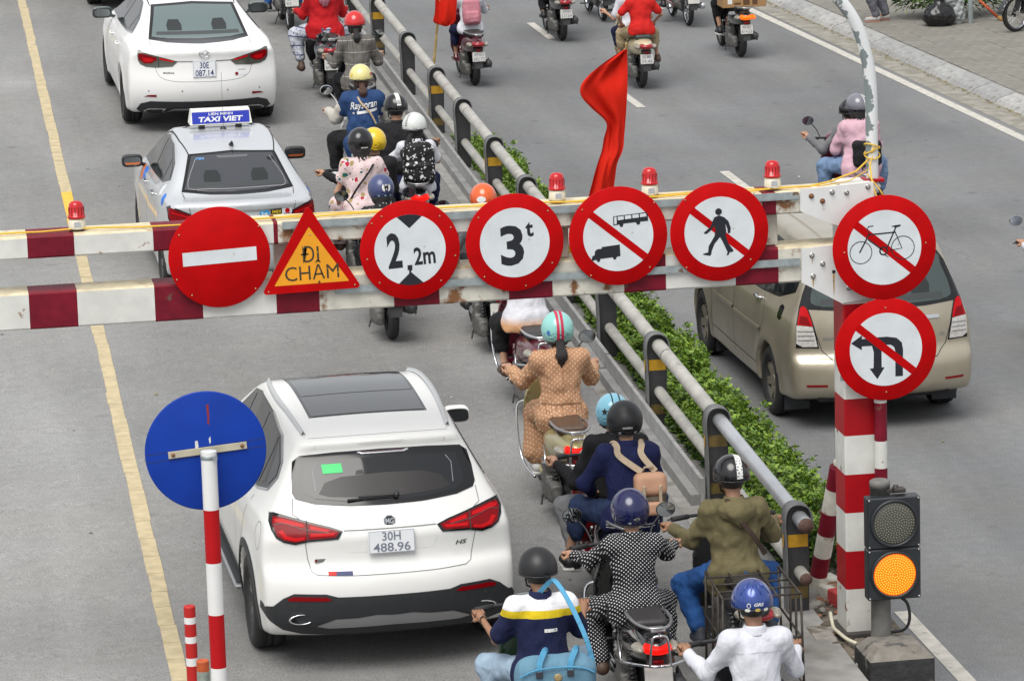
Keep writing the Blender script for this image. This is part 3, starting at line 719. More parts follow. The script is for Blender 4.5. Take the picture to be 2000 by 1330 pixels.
# ---------------------------------------------------------------- sign pole behind the signal
sp = empty('sign_pole', (6.962, GY-.065, .5), 0, 'thin red and white banded pole standing behind the traffic light', 'pole')
zb = [.4, 1.30, 1.60, 1.89, 2.18, 2.47]; 
def banded(parent, r, zs, ms, n=20, M=None):
    mb = MB()
    for i in range(len(zs)-1): mb.lathe([(r, zs[i]), (r, zs[i+1])], n, M, ms[i])
    mb.lathe([(r, zs[-1]), (0, zs[-1]+.004)], n, M, ms[-1]); return mb
o = banded(sp, .046, [.0, .75, .97, 1.30, 1.50, 1.78, 2.4, 3.2], [1, 0, 1, 0, 1, 0, 0]).build('shaft', [WP, RP], sp); o.location = (0, .0, 0)
MB().box((0,-.042,1.98), (.3,.006,.018)).build('sign_clamp', GALV, sp)
MB().box((0,-.042,2.9), (.3,.006,.018)).build('sign_clamp', GALV, sp)
# ---------------------------------------------------------------- traffic light on its block
tl = empty('traffic_light', (6.915, 26.75, .55), 0, 'two lens traffic light on a grey column with the lower lamp lit amber', 'traffic light')
HB = mat('black signal housing', (.022,.026,.030), .42, var=.2, vs=9)
LY = 26.75
for z0, lit in ((1.3455, 0), (.972, 1)):
    hz = z0-.55+.186
    h = MB().box((0, .055, hz), (.1915, .055, .1845), 0, .008).build('housing', HB, tl)
    M = Matrix.Translation((0, -.0, hz))@Matrix.Rotation(R(90), 4, 'X')
    MB().lathe([(.152,-.002),(.172,-.002),(.174,.012),(.168,.022),(.156,.022),(.153,.002)], 48, M).build('lens_ring', HB, h if 0 else tl)
    ln = MB().lathe([(.156,.004),(.14,.012),(.1,.018),(.05,.021),(0,.022)], 40, M).build('lens', mat('lit amber lens', (.7,.16,.01), .4, emit=.42, ecol=(1,.16,.004)) if lit else mat('smoked lens', (.085,.082,.065), .25), tl)
    mb = MB(); n = 0
    for ring in range(1, 9):
        for k in range(6*ring if lit else 5*ring+1):
            a = 2*math.pi*k/(6*ring if lit else 5*ring+1)+ring*.4; rad = ring*.0174
            if rad > .15: continue
            zz = .004+.018*math.sqrt(max(0, 1-(rad/.156)**2))+.002; s_ = .0062 if lit else .0036
            mb.lathe([(s_,0),(s_*.7,s_*.6),(0,s_*.75)], 6, M@Matrix.Translation((rad*math.cos(a), rad*math.sin(a), zz)))
    o = mb.build('lamp_dots', mat('amber diodes', (.9,.3,.02), .4, emit=1.0, ecol=(1,.25,.006)) if lit else mat('dull diodes', (.34,.34,.29), .4), tl); o['kind'] = 'stuff'
    for x in (-.178, .178):
        for z in (hz-.17, hz+.17): MB().lathe([(.008,0),(.008,.004),(0,.004)], 8, Matrix.Translation((x, -.001, z))@Matrix.Rotation(R(90), 4, 'X')).build('screw', STEEL, tl)
GC = mat('weathered grey column', (.145,.14,.13), .75, var=.35, vs=9, spots=((.3,.28,.25), 6, .58, .08))
MB().lathe([(.088,.0),(.074,.02),(.07,.25),(.07,1.19),(.073,1.19),(.073,1.235),(.06,1.245),(0,1.25)], 28, Matrix.Translation((-.085+.02,.14,.02))).build('column', GC, tl)
MB().box((.02,.1,1.19), (.09,.02,.015), 0, .004).box((.05,.05,1.21), (.04,.04,.012), 0, .004).lathe([(.02,0),(.02,.03),(0,.03)], 6, Matrix.Translation((.03,.06,1.21))).build('bracket', mat('dark iron', (.06,.055,.05), .6, .4), tl)
MB().tube(curve([(.06,.05,.42),(.10,.04,.38),(.118,.04,.30),(.11,.05,.22),(.075,.08,.17),(.0,.13,.15)], 6), .011, 8).build('cable', BLACK, tl)
pd = empty('concrete_block', (6.895, 26.70, .0), 0, 'black and yellow painted concrete block carrying the traffic light', 'block')
BKB = mat('flaking black paint', (.035,.035,.037), .8, var=.35, vs=8, bump=.4, bs=30, spots=((.24,.22,.19), 5, .60, .08)); YB = mat('dull yellow band', (.20,.155,.03), .8, var=.3, vs=8, spots=((.06,.055,.05), 6, .56, .1))
mb = MB(); w, d = .232, .23
def ring(z, w, d): return [(-w,-d,z),(w,-d,z),(w,d,z),(-w,d,z)]
zs = [(-.35,w,d,0),(.16,w,d,0),(.40,w,d,1),(.54,w,d,0),(.61,w,d,0),(.685,w-.08,d-.08,2)]
for i in range(len(zs)-1):
    a, b = ring(*zs[i][:3]), ring(*zs[i+1][:3]); mi = (0,1,0,0,2)[i] if i != 1 else 1
    mb.add(a+b, [(k,(k+1)%4,4+(k+1)%4,4+k) for k in range(4)], mi)
mb.add(ring(.685, w-.08, d-.08), [(0,1,2,3)], 2); mb.build('body', [BKB, YB, mat('dusty concrete cap', (.20,.185,.16), .9, var=.35, vs=9, bump=.4, bs=25, spots=((.05,.05,.05), 7, .57, .08))], pd)
# ---------------------------------------------------------------- leaning striped post, kerb fragment and white conduit
lp = empty('leaning_post', (6.755, 28.5, .55), 0, 'leaning red and white striped post behind the barrier post', 'post')
MB().lathe([(.13,-.05),(.12,.03),(.07,.06),(0,.06)], 14).build('footing', CONC, lp)
d = Vector((.12,-.35,1.12)); M = d.to_track_quat('Z', 'Y').to_matrix().to_4x4()
banded(lp, .066, [.0,.17,.34,.53,.72,.92,1.1], [0,1,0,1,0,1], 20, M).build('shaft', [WPR, RP], lp)
MB().lathe([(.04,0),(.045,.03),(.0,.06)], 12, M@Matrix.Translation((0,0,1.12))).build('cap', CRB, lp)
kb = empty('kerb_fragment', (6.93, 28.2, .56), 0, 'broken red and white kerb block lying behind the barrier post', 'block')
MB().box((0,0,.03), (.12,.10,.06), 0, .01).box((0,.3,.03), (.12,.19,.06), 1, .01).build('concrete_body', [mat('chalky red paint', (.50,.05,.05), .85, var=.25, vs=12), WPR], kb); kb.rotation_euler = (0,0,.25)
mb = MB().tube(curve([(6.70,27.8,.60),(6.66,27.55,.57),(6.655,27.4,.575),(6.68,27.2,.57),(6.72,27.08,.57)], 6), .014, 8)
o = mb.build('conduit', CRB); tag(o, 'white plastic conduit running over the soil at the post foot', 'conduit')
# ---------------------------------------------------------------- blue sign seen from the back
bx, by = 1.795, 22.6
bl = empty('blue_road_sign', (bx, by, RZ(by)), 0, 'blue round sign seen from behind on a red and white pole', 'road sign')
cz = 3.37-RZ(by); M = Matrix.Translation((-.01, .075, cz))@Matrix.Rotation(R(90), 4, 'X')
BLU = mat('blue enamel back', (.003,.040,.33), .5, spec=.25, var=.14, vs=5, spots=((.30,.02,.02), 6, .76, .02))
MB().lathe([(0,0),(.344,0),(.351,-.003),(.351,-.009),(.347,-.012),(0,-.012)], 72, M).build('plate', BLU, bl)
flat('seam', [], mat('dark seam', (.01,.025,.15), .6), bl, 0, lines=[([(-.345,-.052),(.34,.006)], .006), ([(-.345,-.005),(.34,.05)], .006)], loc=(-.01,.0745,cz))
flat('paint_stain', [[(.012,.27),(.028,.275),(.03,.2),(.026,.15),(.016,.16),(.018,.2)]], mat('red stain', (.22,.02,.03), .6), bl, 0, loc=(-.01,.0742,cz))
flat('paint_drip', [[(-.06,.06),(-.045,.065),(-.04,.03),(-.05,.0),(-.06,.01)]], mat('white drip', (.62,.62,.6), .6), bl, 0, loc=(-.01,.0742,cz)); flat('paint_drip', [[(.02,.07),(.03,.085),(.032,.05),(.024,.04)]], MATS['white drip'], bl, 0, loc=(-.01,.0742,cz))
MB().box((0,.066,cz+.005), (.228,.005,.02), 0, .001, Matrix.Rotation(-.07, 3, 'Y')).build('cross_strap', mat('cream strap', (.52,.48,.36), .6, .2, var=.2), bl)
for x in (-.2, .2): MB().lathe([(.012,0),(.012,.006),(0,.008)], 6, Matrix.Translation((x,.061,cz+.005+x*.07))@Matrix.Rotation(R(90), 4, 'X')).build('strap_bolt', mat('rusty bolt', (.22,.10,.05), .7, .3), bl)
W2 = mat('clean white paint', (.72,.72,.71), .45, var=.05, vs=5); R2 = mat('bright red paint', (.42,.003,.006), .5, spec=.25, var=.06, vs=5)
zt = cz+.015; bands = [zt-.0, zt-.343, zt-.66, zt-.97, zt-1.29, zt-1.60, zt-1.95, zt-2.3, zt-2.6, -.05][::-1]
banded(bl, .046, bands, [0, 1, 0, 1, 0, 1, 0, 1, 0][::1], 26).build('pole', [W2, R2], bl)
MB().lathe([(.047,0),(.049,.002),(.049,.022),(.047,.024)], 26, Matrix.Translation((0,0,zt-.045))).box((.03,-.05,zt-.033), (.014,.006,.01)).build('clamp', GALV, bl)
# flexible delineator posts
RPL = mat('red flexible plastic', (.45,.010,.008), .5, var=.1); ORP = mat('worn orange plastic', (.50,.09,.02), .6, var=.3, vs=12)
GRT = mat('grimy reflective band', (.26,.30,.26), .7, var=.35, vs=16)
for (x, y, ztop, sc_, ms, lab) in ((1.915, 26.35, 1.41, 1, (RPL, W2), 'clean red plastic delineator post with white bands'), (1.915, 25.4, 1.305, 1.04, (ORP, GRT), 'grimy orange delineator post in front of the clean red one')):
    dp = empty('delineator_post', (x, y, RZ(y)), 0, lab, 'delineator post', 'delineator posts on the lane line')
    H = ztop-RZ(y); r = .04*sc_
    banded(dp, r, [.03, H-.52, H-.41, H-.355, H-.25, H-.205, H-.115, H-.07, H][:9] if ms[0] is RPL else [.03,H-.36,H-.30,H-.21,H-.16,H-.065,H], [0,0,1,0,1,0,1,0] if ms[0] is RPL else [0,1,0,1,1,0], 24).build('tube', ms, dp)
    MB().lathe([(r,H),(r*.9,H+.006),(r*.4,H+.008),(r*.3,H+.004),(0,H+.004)], 24).build('cap', ms[0], dp)
    MB().lathe([(.1,0),(.1,.012),(.06,.03),(0,.03)], 20).build('base', RUBBER, dp)
# ---------------------------------------------------------------- guard rail
PIPE = mat('weathered galvanised pipe', (.42,.41,.375), .62, .15, var=.2, vs=6, bump=.1, bs=30, spots=((.30,.28,.25), 4, .58, .1)); PIPEN = mat('new galvanised pipe', (.52,.54,.56), .3, .6, var=.1, vs=5)
WEB = mat('dark steel web', (.045,.045,.047), .6, .2, var=.25, vs=8, bump=.1); FLG = mat('grey steel flange', (.17,.172,.175), .55, .3, var=.2, vs=8); DARKEND = mat('pipe end', (.13,.075,.06), .8, var=.3, vs=30); OCH = mat('ochre reflector', (.55,.30,.015), .5, var=.2, vs=12); OCHF = mat('faded reflector', (.16,.11,.03), .7, var=.4, vs=14)
gr = empty('guard_rail', (XR(28), 28, RZ(28)), 0, 'grey two pipe guard rail on flat steel posts along the median', 'guard rail')
GRI = Matrix.Translation((-XR(28), -28, -RZ(28)))
py = [28.0, 30.95, 33.6, 36.1, 38.5, 40.95, 43.3, 45.8, 48.1, 50.9, 54.2, 57.4, 60.5, 63.6]
def gg(o): o.matrix_basis = GRI@o.matrix_basis; return o
def pipe(y0, y1, dz, r, m, open_end=False):
    P = [(XR(y)+.02, y, RZ(y)+dz) for y in np.linspace(y0, y1, 3)]
    mb = MB().tube(P, r, 20, 0, False)
    a, b = P[0], P[-1]
    mb.lathe([(r,0),(r,.004),(0,.004)], 20, Matrix.Translation(a)@Matrix.Rotation(R(90), 4, 'X'), 1)
    return gg(mb.build('rail_pipe', [m, DARKEND], gr))
edges = [27.78, 31.1]+[ (py[i]+py[i+1])/2+.9 for i in range(1, 13)]+[66]
for i in range(len(edges)-1):
    pipe(edges[i], edges[i+1]+(0 if i == 0 else .03), .72, .060 if i else .057, PIPEN if i == 0 else PIPE); pipe(edges[i]+(0 if i else .02), edges[i+1], .31, .048, PIPE)
# collars where the pipes meet
prof = curve([(-.075,-.03),(-.078,.3),(-.082,.52),(-.09,.66),(-.083,.76),(-.045,.815),(.02,.822),(.075,.795),(.10,.74),(.10,.68)], 5)
right = curve([(.10,.68),(.092,.55),(.088,.3),(.085,-.03)], 4)
wm = MB(); out = [tuple(p) for p in prof]+[tuple(p) for p in right[1:]]
wm.prism(out, .014, Matrix(((1,0,0,0),(0,0,1,.0),(0,1,0,0),(0,0,0,1)))); wo_ = wm.build('web_plate', WEB); webme = wo_.data; bpy.data.objects.remove(wo_)
fm = MB(); n = len(prof); V = []
for (a, b) in prof: V += [(a, -.05, b), (a, .085, b)]
# flange thickness outward
nv = []
for i, (a, b) in enumerate(prof):
    t = Vector(prof[min(i+1, n-1)])-Vector(prof[max(i-1, 0)]); t.normalize(); nn = Vector((-t.y, t.x))*.010; nv += [(a+nn.x, -.05, b+nn.y), (a+nn.x, .085, b+nn.y)]
V2 = V+nv; m2 = 2*n; F = []
for i in range(n-1):
    F += [(2*i, 2*i+1, 2*i+3, 2*i+2), (m2+2*i, m2+2*i+2, m2+2*i+3, m2+2*i+1), (2*i, 2*i+2, m2+2*i+2, m2+2*i), (2*i+1, m2+2*i+1, m2+2*i+3, 2*i+3)]
F += [(0, m2, m2+1, 1), (2*n-2, 2*n-1, m2+2*n-1, m2+2*n-2)]
fo = fm.add(V2, F, 0, True).build('flange', FLG); flme = fo.data; bpy.data.objects.remove(fo)
for i, y in enumerate(py):
    p = link('post', webme, gr, (XR(y), y, RZ(y))); gg(p)
    link('flange', flme, p)
    # square foot
    if i % 2 == 0 or i == 1:
        flat('reflector', [[(-.066,.50),(.082,.50),(.08,.595),(-.07,.595)]], OCH if i != 1 else OCHF, p, .002)
        flat('flange_reflector', [[(-.049,.50),(.0,.50),(.0,.595),(-.049,.595)]], OCH, p, 0).matrix_basis = Matrix.Translation((-.099,.0,0))@Matrix.Rotation(R(-90), 4, 'Z')
        flat('faded_reflector', [[(-.06,.11),(.078,.11),(.078,.20),(-.06,.20)]], OCHF, p, .002)
# steel edge beam along the feet of the posts
eb = empty('edge_beam', (XR(31), 31, RZ(31)), 0, 'grey steel edge beam running along the feet of the guard rail', 'edge beam'); EBI = Matrix.Translation((-XR(31), -31, -RZ(31)))
EBM = mat('grey beam steel', (.27,.27,.265), .6, .25, var=.25, vs=5, bump=.1, bs=25); EBL = mat('beam top edge', (.36,.36,.355), .55, .3, var=.2, vs=6)
for a, b in ((31.0,35.4),(35.45,42),(42.05,49),(49.05,56),(56.05,66)):
    for dx0, dx1, z1, m in ((-.20,-.125,.10,EBM),(-.122,-.088,.23,EBL)):
        V = []
        for y in (a, b):
            X = XR(y)-.015; V += [(X+dx0,y,RZ(y)),(X+dx1,y,RZ(y)),(X+dx1,y,RZ(y)+z1),(X+dx0,y,RZ(y)+z1)]
        o = MB().add(V, [(0,1,2,3),(4,7,6,5),(0,3,7,4),(3,2,6,7),(2,1,5,6),(1,0,4,5)]).build('beam_length', m, eb); o.matrix_basis = EBI@o.matrix_basis
# ---------------------------------------------------------------- hedge bushes
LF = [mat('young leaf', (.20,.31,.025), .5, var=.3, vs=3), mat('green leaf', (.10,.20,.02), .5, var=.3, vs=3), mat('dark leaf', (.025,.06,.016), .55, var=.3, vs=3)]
def leaf_cloud(name, n, hx, hy, h, seed, ls=.022):
    r = random.Random(seed); mb = MB(); V = []; F = []; I = []
    bumps = [(r.uniform(-hx,hx), r.uniform(-hy,hy), r.uniform(.75,1.12)) for _ in range(int(14*hx*hy/.12))]
    # leaf whorls at shoot tips
    shoots = int(n/8)
    for s_ in range(shoots):
        x, y = r.uniform(-hx, hx), r.uniform(-hy, hy)
        top = h*max(.6, max(bz-1.6*math.hypot((x-bx_), (y-by_))/ (hx*1.2) *.35 for bx_, by_, bz in bumps))
        edge = max(abs(x)/hx, 0); top *= 1-.28*edge**4
        t = r.random(); z = top*(1-.75*(1-t)**2.0 if r.random() < .6 else r.uniform(.08, 1.0))
        if r.random() < .03: z = top+r.uniform(.02, .09)
        hi = z/top
        if r.random() < .25: x = math.copysign(hx*r.uniform(.92, 1.06), x)
        lean = Vector((x/hx*.5+r.uniform(-.4,.4), r.uniform(-.5,.5), .8)).normalized()
        for k in range(8):
            a = k*2.4+r.random()*.6; el = r.uniform(.1, 1.0); q = lean.orthogonal().normalized(); w = lean.cross(q)
            d = ((q*math.cos(a)+w*math.sin(a))*math.cos(el)+lean*math.sin(el)).normalized()
            b = Vector((x, y, z))+lean*(k*.006-.02); L_ = ls*r.uniform(.9, 1.7); sd_ = d.cross(lean); sd_ = sd_.normalized()*L_*.34 if sd_.length > .01 else q*L_*.34
            m0 = b+d*L_*.55+lean*L_*.10; i0 = len(V); V += [b, m0+sd_, b+d*L_*1.15, m0-sd_]; F.append((i0, i0+1, i0+2, i0+3))
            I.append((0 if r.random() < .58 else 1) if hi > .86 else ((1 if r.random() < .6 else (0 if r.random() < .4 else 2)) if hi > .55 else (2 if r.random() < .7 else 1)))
    mb.add(V, F); mb.I = I; return mb
ORD = 'first second third fourth fifth sixth seventh eighth ninth tenth eleventh twelfth'.split(); bay_n = {}
def bush_label(y):
    i = max([k for k in range(len(py)) if py[k] <= y]); bay_n[i] = bay_n.get(i, 0)+1
    return '%s clipped bush in the bay between the %s and %s rail posts' % (ORD[bay_n[i]-1], ORD[i], ORD[i+1])
hv = []
for i in range(4):
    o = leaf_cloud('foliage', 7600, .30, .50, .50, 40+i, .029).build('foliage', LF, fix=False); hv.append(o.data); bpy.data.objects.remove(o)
STM = mat('hedge stem', (.10,.075,.05), .9)
rr = random.Random(9)
for i in range(22):
    y = 29.35+i*.88; r0 = XR(y)+.10; x = r0+.31+rr.uniform(-.01,.02)
    if y < 30: x += .02
    b = empty('hedge_bush', (x, y, MZ(y)-.02), 0, bush_label(y), 'bush', 'clipped bushes along the median')
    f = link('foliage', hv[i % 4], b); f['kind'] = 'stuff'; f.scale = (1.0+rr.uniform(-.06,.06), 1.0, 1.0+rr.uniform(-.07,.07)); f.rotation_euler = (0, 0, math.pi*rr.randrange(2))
    mb = MB()
    for k in range(10): mb.tube([(rr.uniform(-.2,.2), rr.uniform(-.4,.4), 0), (rr.uniform(-.24,.24), rr.uniform(-.45,.45), .36)], .006, 4)
    mb.build('stems', STM, b)
# ---------------------------------------------------------------- flags on bamboo poles
FR = mat('red flag cloth', (.56,.016,.006), .85, var=.12, vs=4, spec=.15)
BAM = mat('bamboo', (.36,.25,.09), .6, var=.4, vs=9, spots=((.12,.08,.03), 14, .6, .06))
def cloth(name, rows, y, parent, nx=16, amp=.03, seed=0):
    """rows of (z, x_left, x_right) draped with folds in depth"""
    rows = curve(rows, 4); V = []; F = []; r = random.Random(seed)
    for i, (z, a, b) in enumerate(rows):
        for j in range(nx+1):
            t = j/nx; w = abs(b-a); d = amp*(math.sin(t*7+i*.11+seed)+.6*math.sin(t*15-i*.17)+.35*abs(math.sin(t*11+i*.23)))*min(1, w/.12)*(.3+.7*(1-t))
            V.append((a+(b-a)*t, y+d+.02*math.sin(i*.3), z))
    n = nx+1
    for i in range(len(rows)-1):
        for j in range(nx): F.append((i*n+j, i*n+j+1, (i+1)*n+j+1, (i+1)*n+j))
    return link(name, mesh(name, V, F, FR), parent)
def bamboo(parent, a, b, r=.016):
    a, b = Vector(a), Vector(b); n = int((b-a).length/.2); P = []; rr_ = []
    for i in range(n+1):
        p = a.lerp(b, i/n); P += [p, p+(b-a).normalized()*.012, p+(b-a).normalized()*.03]; rr_ += [r*(1-.35*i/n), r*1.25*(1-.35*i/n), r*(1-.35*i/n)]
    return MB().tube(P, rr_, 10).build('bamboo_pole', BAM, parent)
f1 = empty('red_flag', (6.53, 36.35, .55), 0, 'large plain red flag drooping from a bamboo pole behind the barrier', 'flag')
FI = Matrix.Translation((-6.53, -36.35, -.55))
for o in (cloth('cloth', [(3.592,6.874,6.903),(3.488,6.695,6.905),(3.374,6.529,6.903),(3.281,6.445,6.896),(3.186,6.452,6.888),(3.064,6.555,6.881),(2.917,6.695,6.873),(2.774,6.672,6.86),(2.656,6.65,6.842),(2.538,6.604,6.786),(2.396,6.557,6.764),(2.206,6.508,6.74),(2.0,6.465,6.725)], 36.3, f1, 18, .05, 3),
          bamboo(f1, (6.529,36.35,.5), (6.905,36.36,3.62))): o.matrix_basis = FI@o.matrix_basis
f2 = empty('small_red_flag', (6.75, 49, .6), 0, 'small red flag on a crooked bamboo pole tied to the guard rail', 'flag')
FI = Matrix.Translation((-6.75, -49, -.6))
for o in (cloth('cloth', [(2.95,6.96,7.22),(2.859,6.958,7.218),(2.607,6.937,7.21),(2.481,6.926,7.2),(2.324,6.915,7.182),(2.21,6.904,7.165),(2.152,7.036,7.074)], 48.97, f2, 12, .03, 5),
          bamboo(f2, (6.74,49,.5), (7.055,49.02,3.0), .02)): o.matrix_basis = FI@o.matrix_basis
CARS = {}
CARS['mg'] = CarSolid(
    sil=[(.16,.27),(.04,.36),(.0,.50),(.0,.64),(.03,.74),(.085,.80),(.10,.92),(.10,1.0),(.16,1.09),(.35,1.34),(.50,1.53),(.47,1.575),(.50,1.605),(.9,1.64),(1.5,1.66),(2.1,1.645),(2.6,1.56),(3.0,1.37),(3.42,1.12),(3.75,1.03),(4.2,.95),(4.48,.80),(4.57,.62),(4.55,.40),(4.45,.26),(4.2,.22),(3,.21),(1.6,.21),(.5,.22)],
    belt=[(0,1.02),(.6,1.07),(1.5,1.04),(3.4,1.0),(4.6,.95)], wb=[(0,.86),(.3,.90),(.95,.935),(2.2,.925),(3.6,.925),(4.2,.90),(4.6,.83)],
    wr=[(0,.53),(.5,.585),(1.2,.62),(2.2,.62),(3,.56),(3.6,.5)], low=[(0,.93),(.25,.97),(.45,1.0),(.75,1.0),(.92,.985),(1.0,.955),(1.15,.94)],
    ra=.24, rp=2.6, fa=.30, crown=.035, zroof=1.66, wheels=(.93,3.65), wr_r=.35, arch_r=.395)
CARS['mazda'] = CarSolid(
    sil=[(.18,.25),(.06,.34),(.0,.48),(.0,.62),(.03,.76),(.045,.90),(.03,.985),(.10,1.015),(.35,1.03),(.62,1.06),(.85,1.14),(1.25,1.30),(1.65,1.405),(2.2,1.445),(2.7,1.42),(3.2,1.24),(3.75,.98),(4.3,.90),(4.7,.74),(4.86,.54),(4.82,.32),(4.65,.2),(4.2,.19),(2,.19),(.6,.2)],
    belt=[(0,.98),(.7,1.0),(1.5,.98),(3.4,.93),(4.9,.85)], wb=[(0,.83),(.25,.885),(1.05,.918),(2.2,.915),(3.8,.915),(4.5,.87),(4.9,.76)],
    wr=[(0,.46),(.9,.52),(1.6,.555),(2.4,.57),(3,.53),(3.9,.46)], low=[(0,.93),(.25,.97),(.5,1.0),(.75,1.0),(.92,.975),(1.0,.94),(1.15,.925)],
    ra=.26, rp=2.4, fa=.35, crown=.03, zroof=1.445, wheels=(1.08,3.91), wr_r=.333, arch_r=.372)
CARS['taxi'] = CarSolid(
    sil=[(.14,.27),(.03,.36),(.0,.50),(.0,.64),(.04,.78),(.05,.93),(.03,1.0),(.10,1.035),(.30,1.045),(.44,1.08),(.75,1.27),(1.02,1.41),(1.35,1.47),(1.8,1.495),(2.25,1.465),(2.6,1.32),(3.1,1.02),(3.5,.94),(3.82,.80),(3.98,.60),(3.97,.38),(3.85,.22),(3.4,.2),(2,.2),(.5,.2)],
    belt=[(0,.98),(.6,1.0),(1.5,.97),(3,.94),(4,.88)], wb=[(0,.72),(.25,.785),(.75,.825),(1.8,.83),(3,.825),(3.7,.79),(4,.69)],
    wr=[(0,.47),(.5,.50),(1.1,.545),(1.8,.56),(2.4,.52),(3.1,.46)], low=[(0,.94),(.25,.975),(.5,1.0),(.75,1.0),(.92,.98),(1.0,.95),(1.15,.935)],
    ra=.20, rp=2.4, fa=.28, crown=.028, zroof=1.495, wheels=(.73,3.155), wr_r=.298, arch_r=.335)
CARS['innova'] = CarSolid(
    sil=[(.16,.30),(.03,.37),(.0,.47),(.0,.60),(.03,.68),(.09,.73),(.10,.90),(.12,1.04),(.20,1.30),(.30,1.55),(.40,1.67),(.75,1.715),(1.5,1.735),(2.2,1.71),(2.6,1.62),(3.0,1.42),(3.5,1.13),(3.9,1.02),(4.3,.92),(4.5,.76),(4.55,.58),(4.53,.38),(4.4,.26),(4.0,.24),(2,.24),(.6,.26)],
    belt=[(0,1.0),(.8,1.02),(1.5,1.0),(3.4,.96),(4.6,.9)], wb=[(0,.80),(.25,.855),(1.0,.885),(2.2,.885),(3.6,.88),(4.2,.85),(4.6,.75)],
    wr=[(0,.57),(.4,.60),(1.2,.635),(2.2,.64),(3,.58),(3.6,.5)], low=[(0,.95),(.25,.975),(.5,1.0),(.75,1.0),(.92,.985),(1.0,.965),(1.15,.955)],
    ra=.16, rp=2.8, fa=.26, crown=.03, zroof=1.735, wheels=(1.0,3.75), wr_r=.325, arch_r=.375)
# where each stands: rear bumper centre x,y, road (ramp: z=-.5+.035y), yaw (deg, + turns nose left), scale
PLACE = {'mg': (3.43,27.27,'ramp',1.2,1.0,0), 'mazda': (4.045,49.0,'ramp',.5,1.03,1.0), 'taxi': (3.60,39.6,'ramp',1.5,.96,0.5), 'innova': (9.15,35.55,'flat',1.0,1.02,0)}
# ---------------------------------------------------------------- vehicles
PAINT = {'mg': mat('pearl white paint', (.74,.74,.715), .4, var=.03, vs=1.5, coat=.5), 'mazda': mat('white car paint', (.75,.75,.74), .4, coat=.5),
         'taxi': mat('silver car paint', (.56,.58,.60), .32, .35, var=.03, vs=2, coat=.8), 'innova': mat('champagne car paint', (.42,.375,.285), .34, .55, var=.10, vs=3, coat=.5, spots=((.32,.28,.205), 2.2, .58, .25)),
         'van': mat('dark van paint', (.05,.055,.06), .3, coat=.6)}
GLASS = mat('tinted car glass', (.010,.012,.014), .04, spec=.5); GLASSG = mat('green tinted glass', (.10,.14,.14), .06, spec=.8, coat=.5)
GLASSB = mat('rear glass band', (.006,.006,.007), .12); TRIM = mat('black bumper plastic', (.022,.024,.027), .55, var=.15, vs=20); GAP = mat('panel gap', (.035,.035,.033), .8)
GAPW = mat('panel gap on white', (.20,.20,.195), .7); CHROME = mat('chrome', (.62,.63,.64), .16, 1.0); SILVER = mat('satin silver', (.36,.36,.37), .32, .8)
LRED = mat('red lamp plastic', (.20,.001,.004), .3, spec=.2); LRED2 = mat('bright red lamp plastic', (.50,.003,.006), .3, spec=.2); LDARK = mat('dark lamp plastic', (.05,.004,.006), .1, coat=1)
LCLR = mat('clear lamp plastic', (.55,.53,.50), .12, coat=1, var=.25, vs=40); LSMK = mat('smoked lamp plastic', (.07,.075,.06), .1, coat=1)
TYRE = mat('tyre rubber', (.020,.020,.020), .78, var=.25, vs=14, bump=.1); ALLOY = mat('alloy wheel', (.46,.46,.46), .3, .85, var=.1, vs=9); ALLOYD = mat('dirty alloy wheel', (.36,.33,.26), .45, .6, var=.25, vs=9); UNDER = mat('underbody', (.012,.012,.012), .9)
PLW = mat('white number plate', (.70,.72,.74), .4, var=.04); PLK = mat('plate figures', (.03,.04,.07), .5); PLG = mat('embossed grey figures', (.16,.17,.22), .45)
AX = {'rear': ((0, 2), 1, 1, -1.2), 'left': ((1, 2), 0, 1, -2.0), 'right': ((1, 2), 0, -1, 2.0), 'top': ((0, 1), 2, -1, 3.0)}
def drop(f, pts, axis):
    """2D points of a view mapped onto the body"""
    (a, b), c, sg, st = AX[axis]; p = np.array(pts, float); O = np.zeros((len(p), 3), f32); O[:, a] = p[:, 0]; O[:, b] = p[:, 1]; O[:, c] = st
    D = np.zeros(3, f32); D[c] = sg
    t = shoot(f, O, D, 3.6, 150); ok = ~np.isnan(t)
    P = O+np.where(ok, t, 0)[:, None]*D
    if not ok.all():
        for i in np.where(~ok)[0]:
            j = np.where(ok)[0]; j = j[np.argmin(((p[j]-p[i])**2).sum(1))] if len(j) else 0
            P[i] = P[j]; P[i, a] = p[i, 0]; P[i, b] = p[i, 1]
        bad = P[~ok]
        for _ in range(6): bad = to_surface(f, bad, .2)
        P[~ok] = bad
    return P
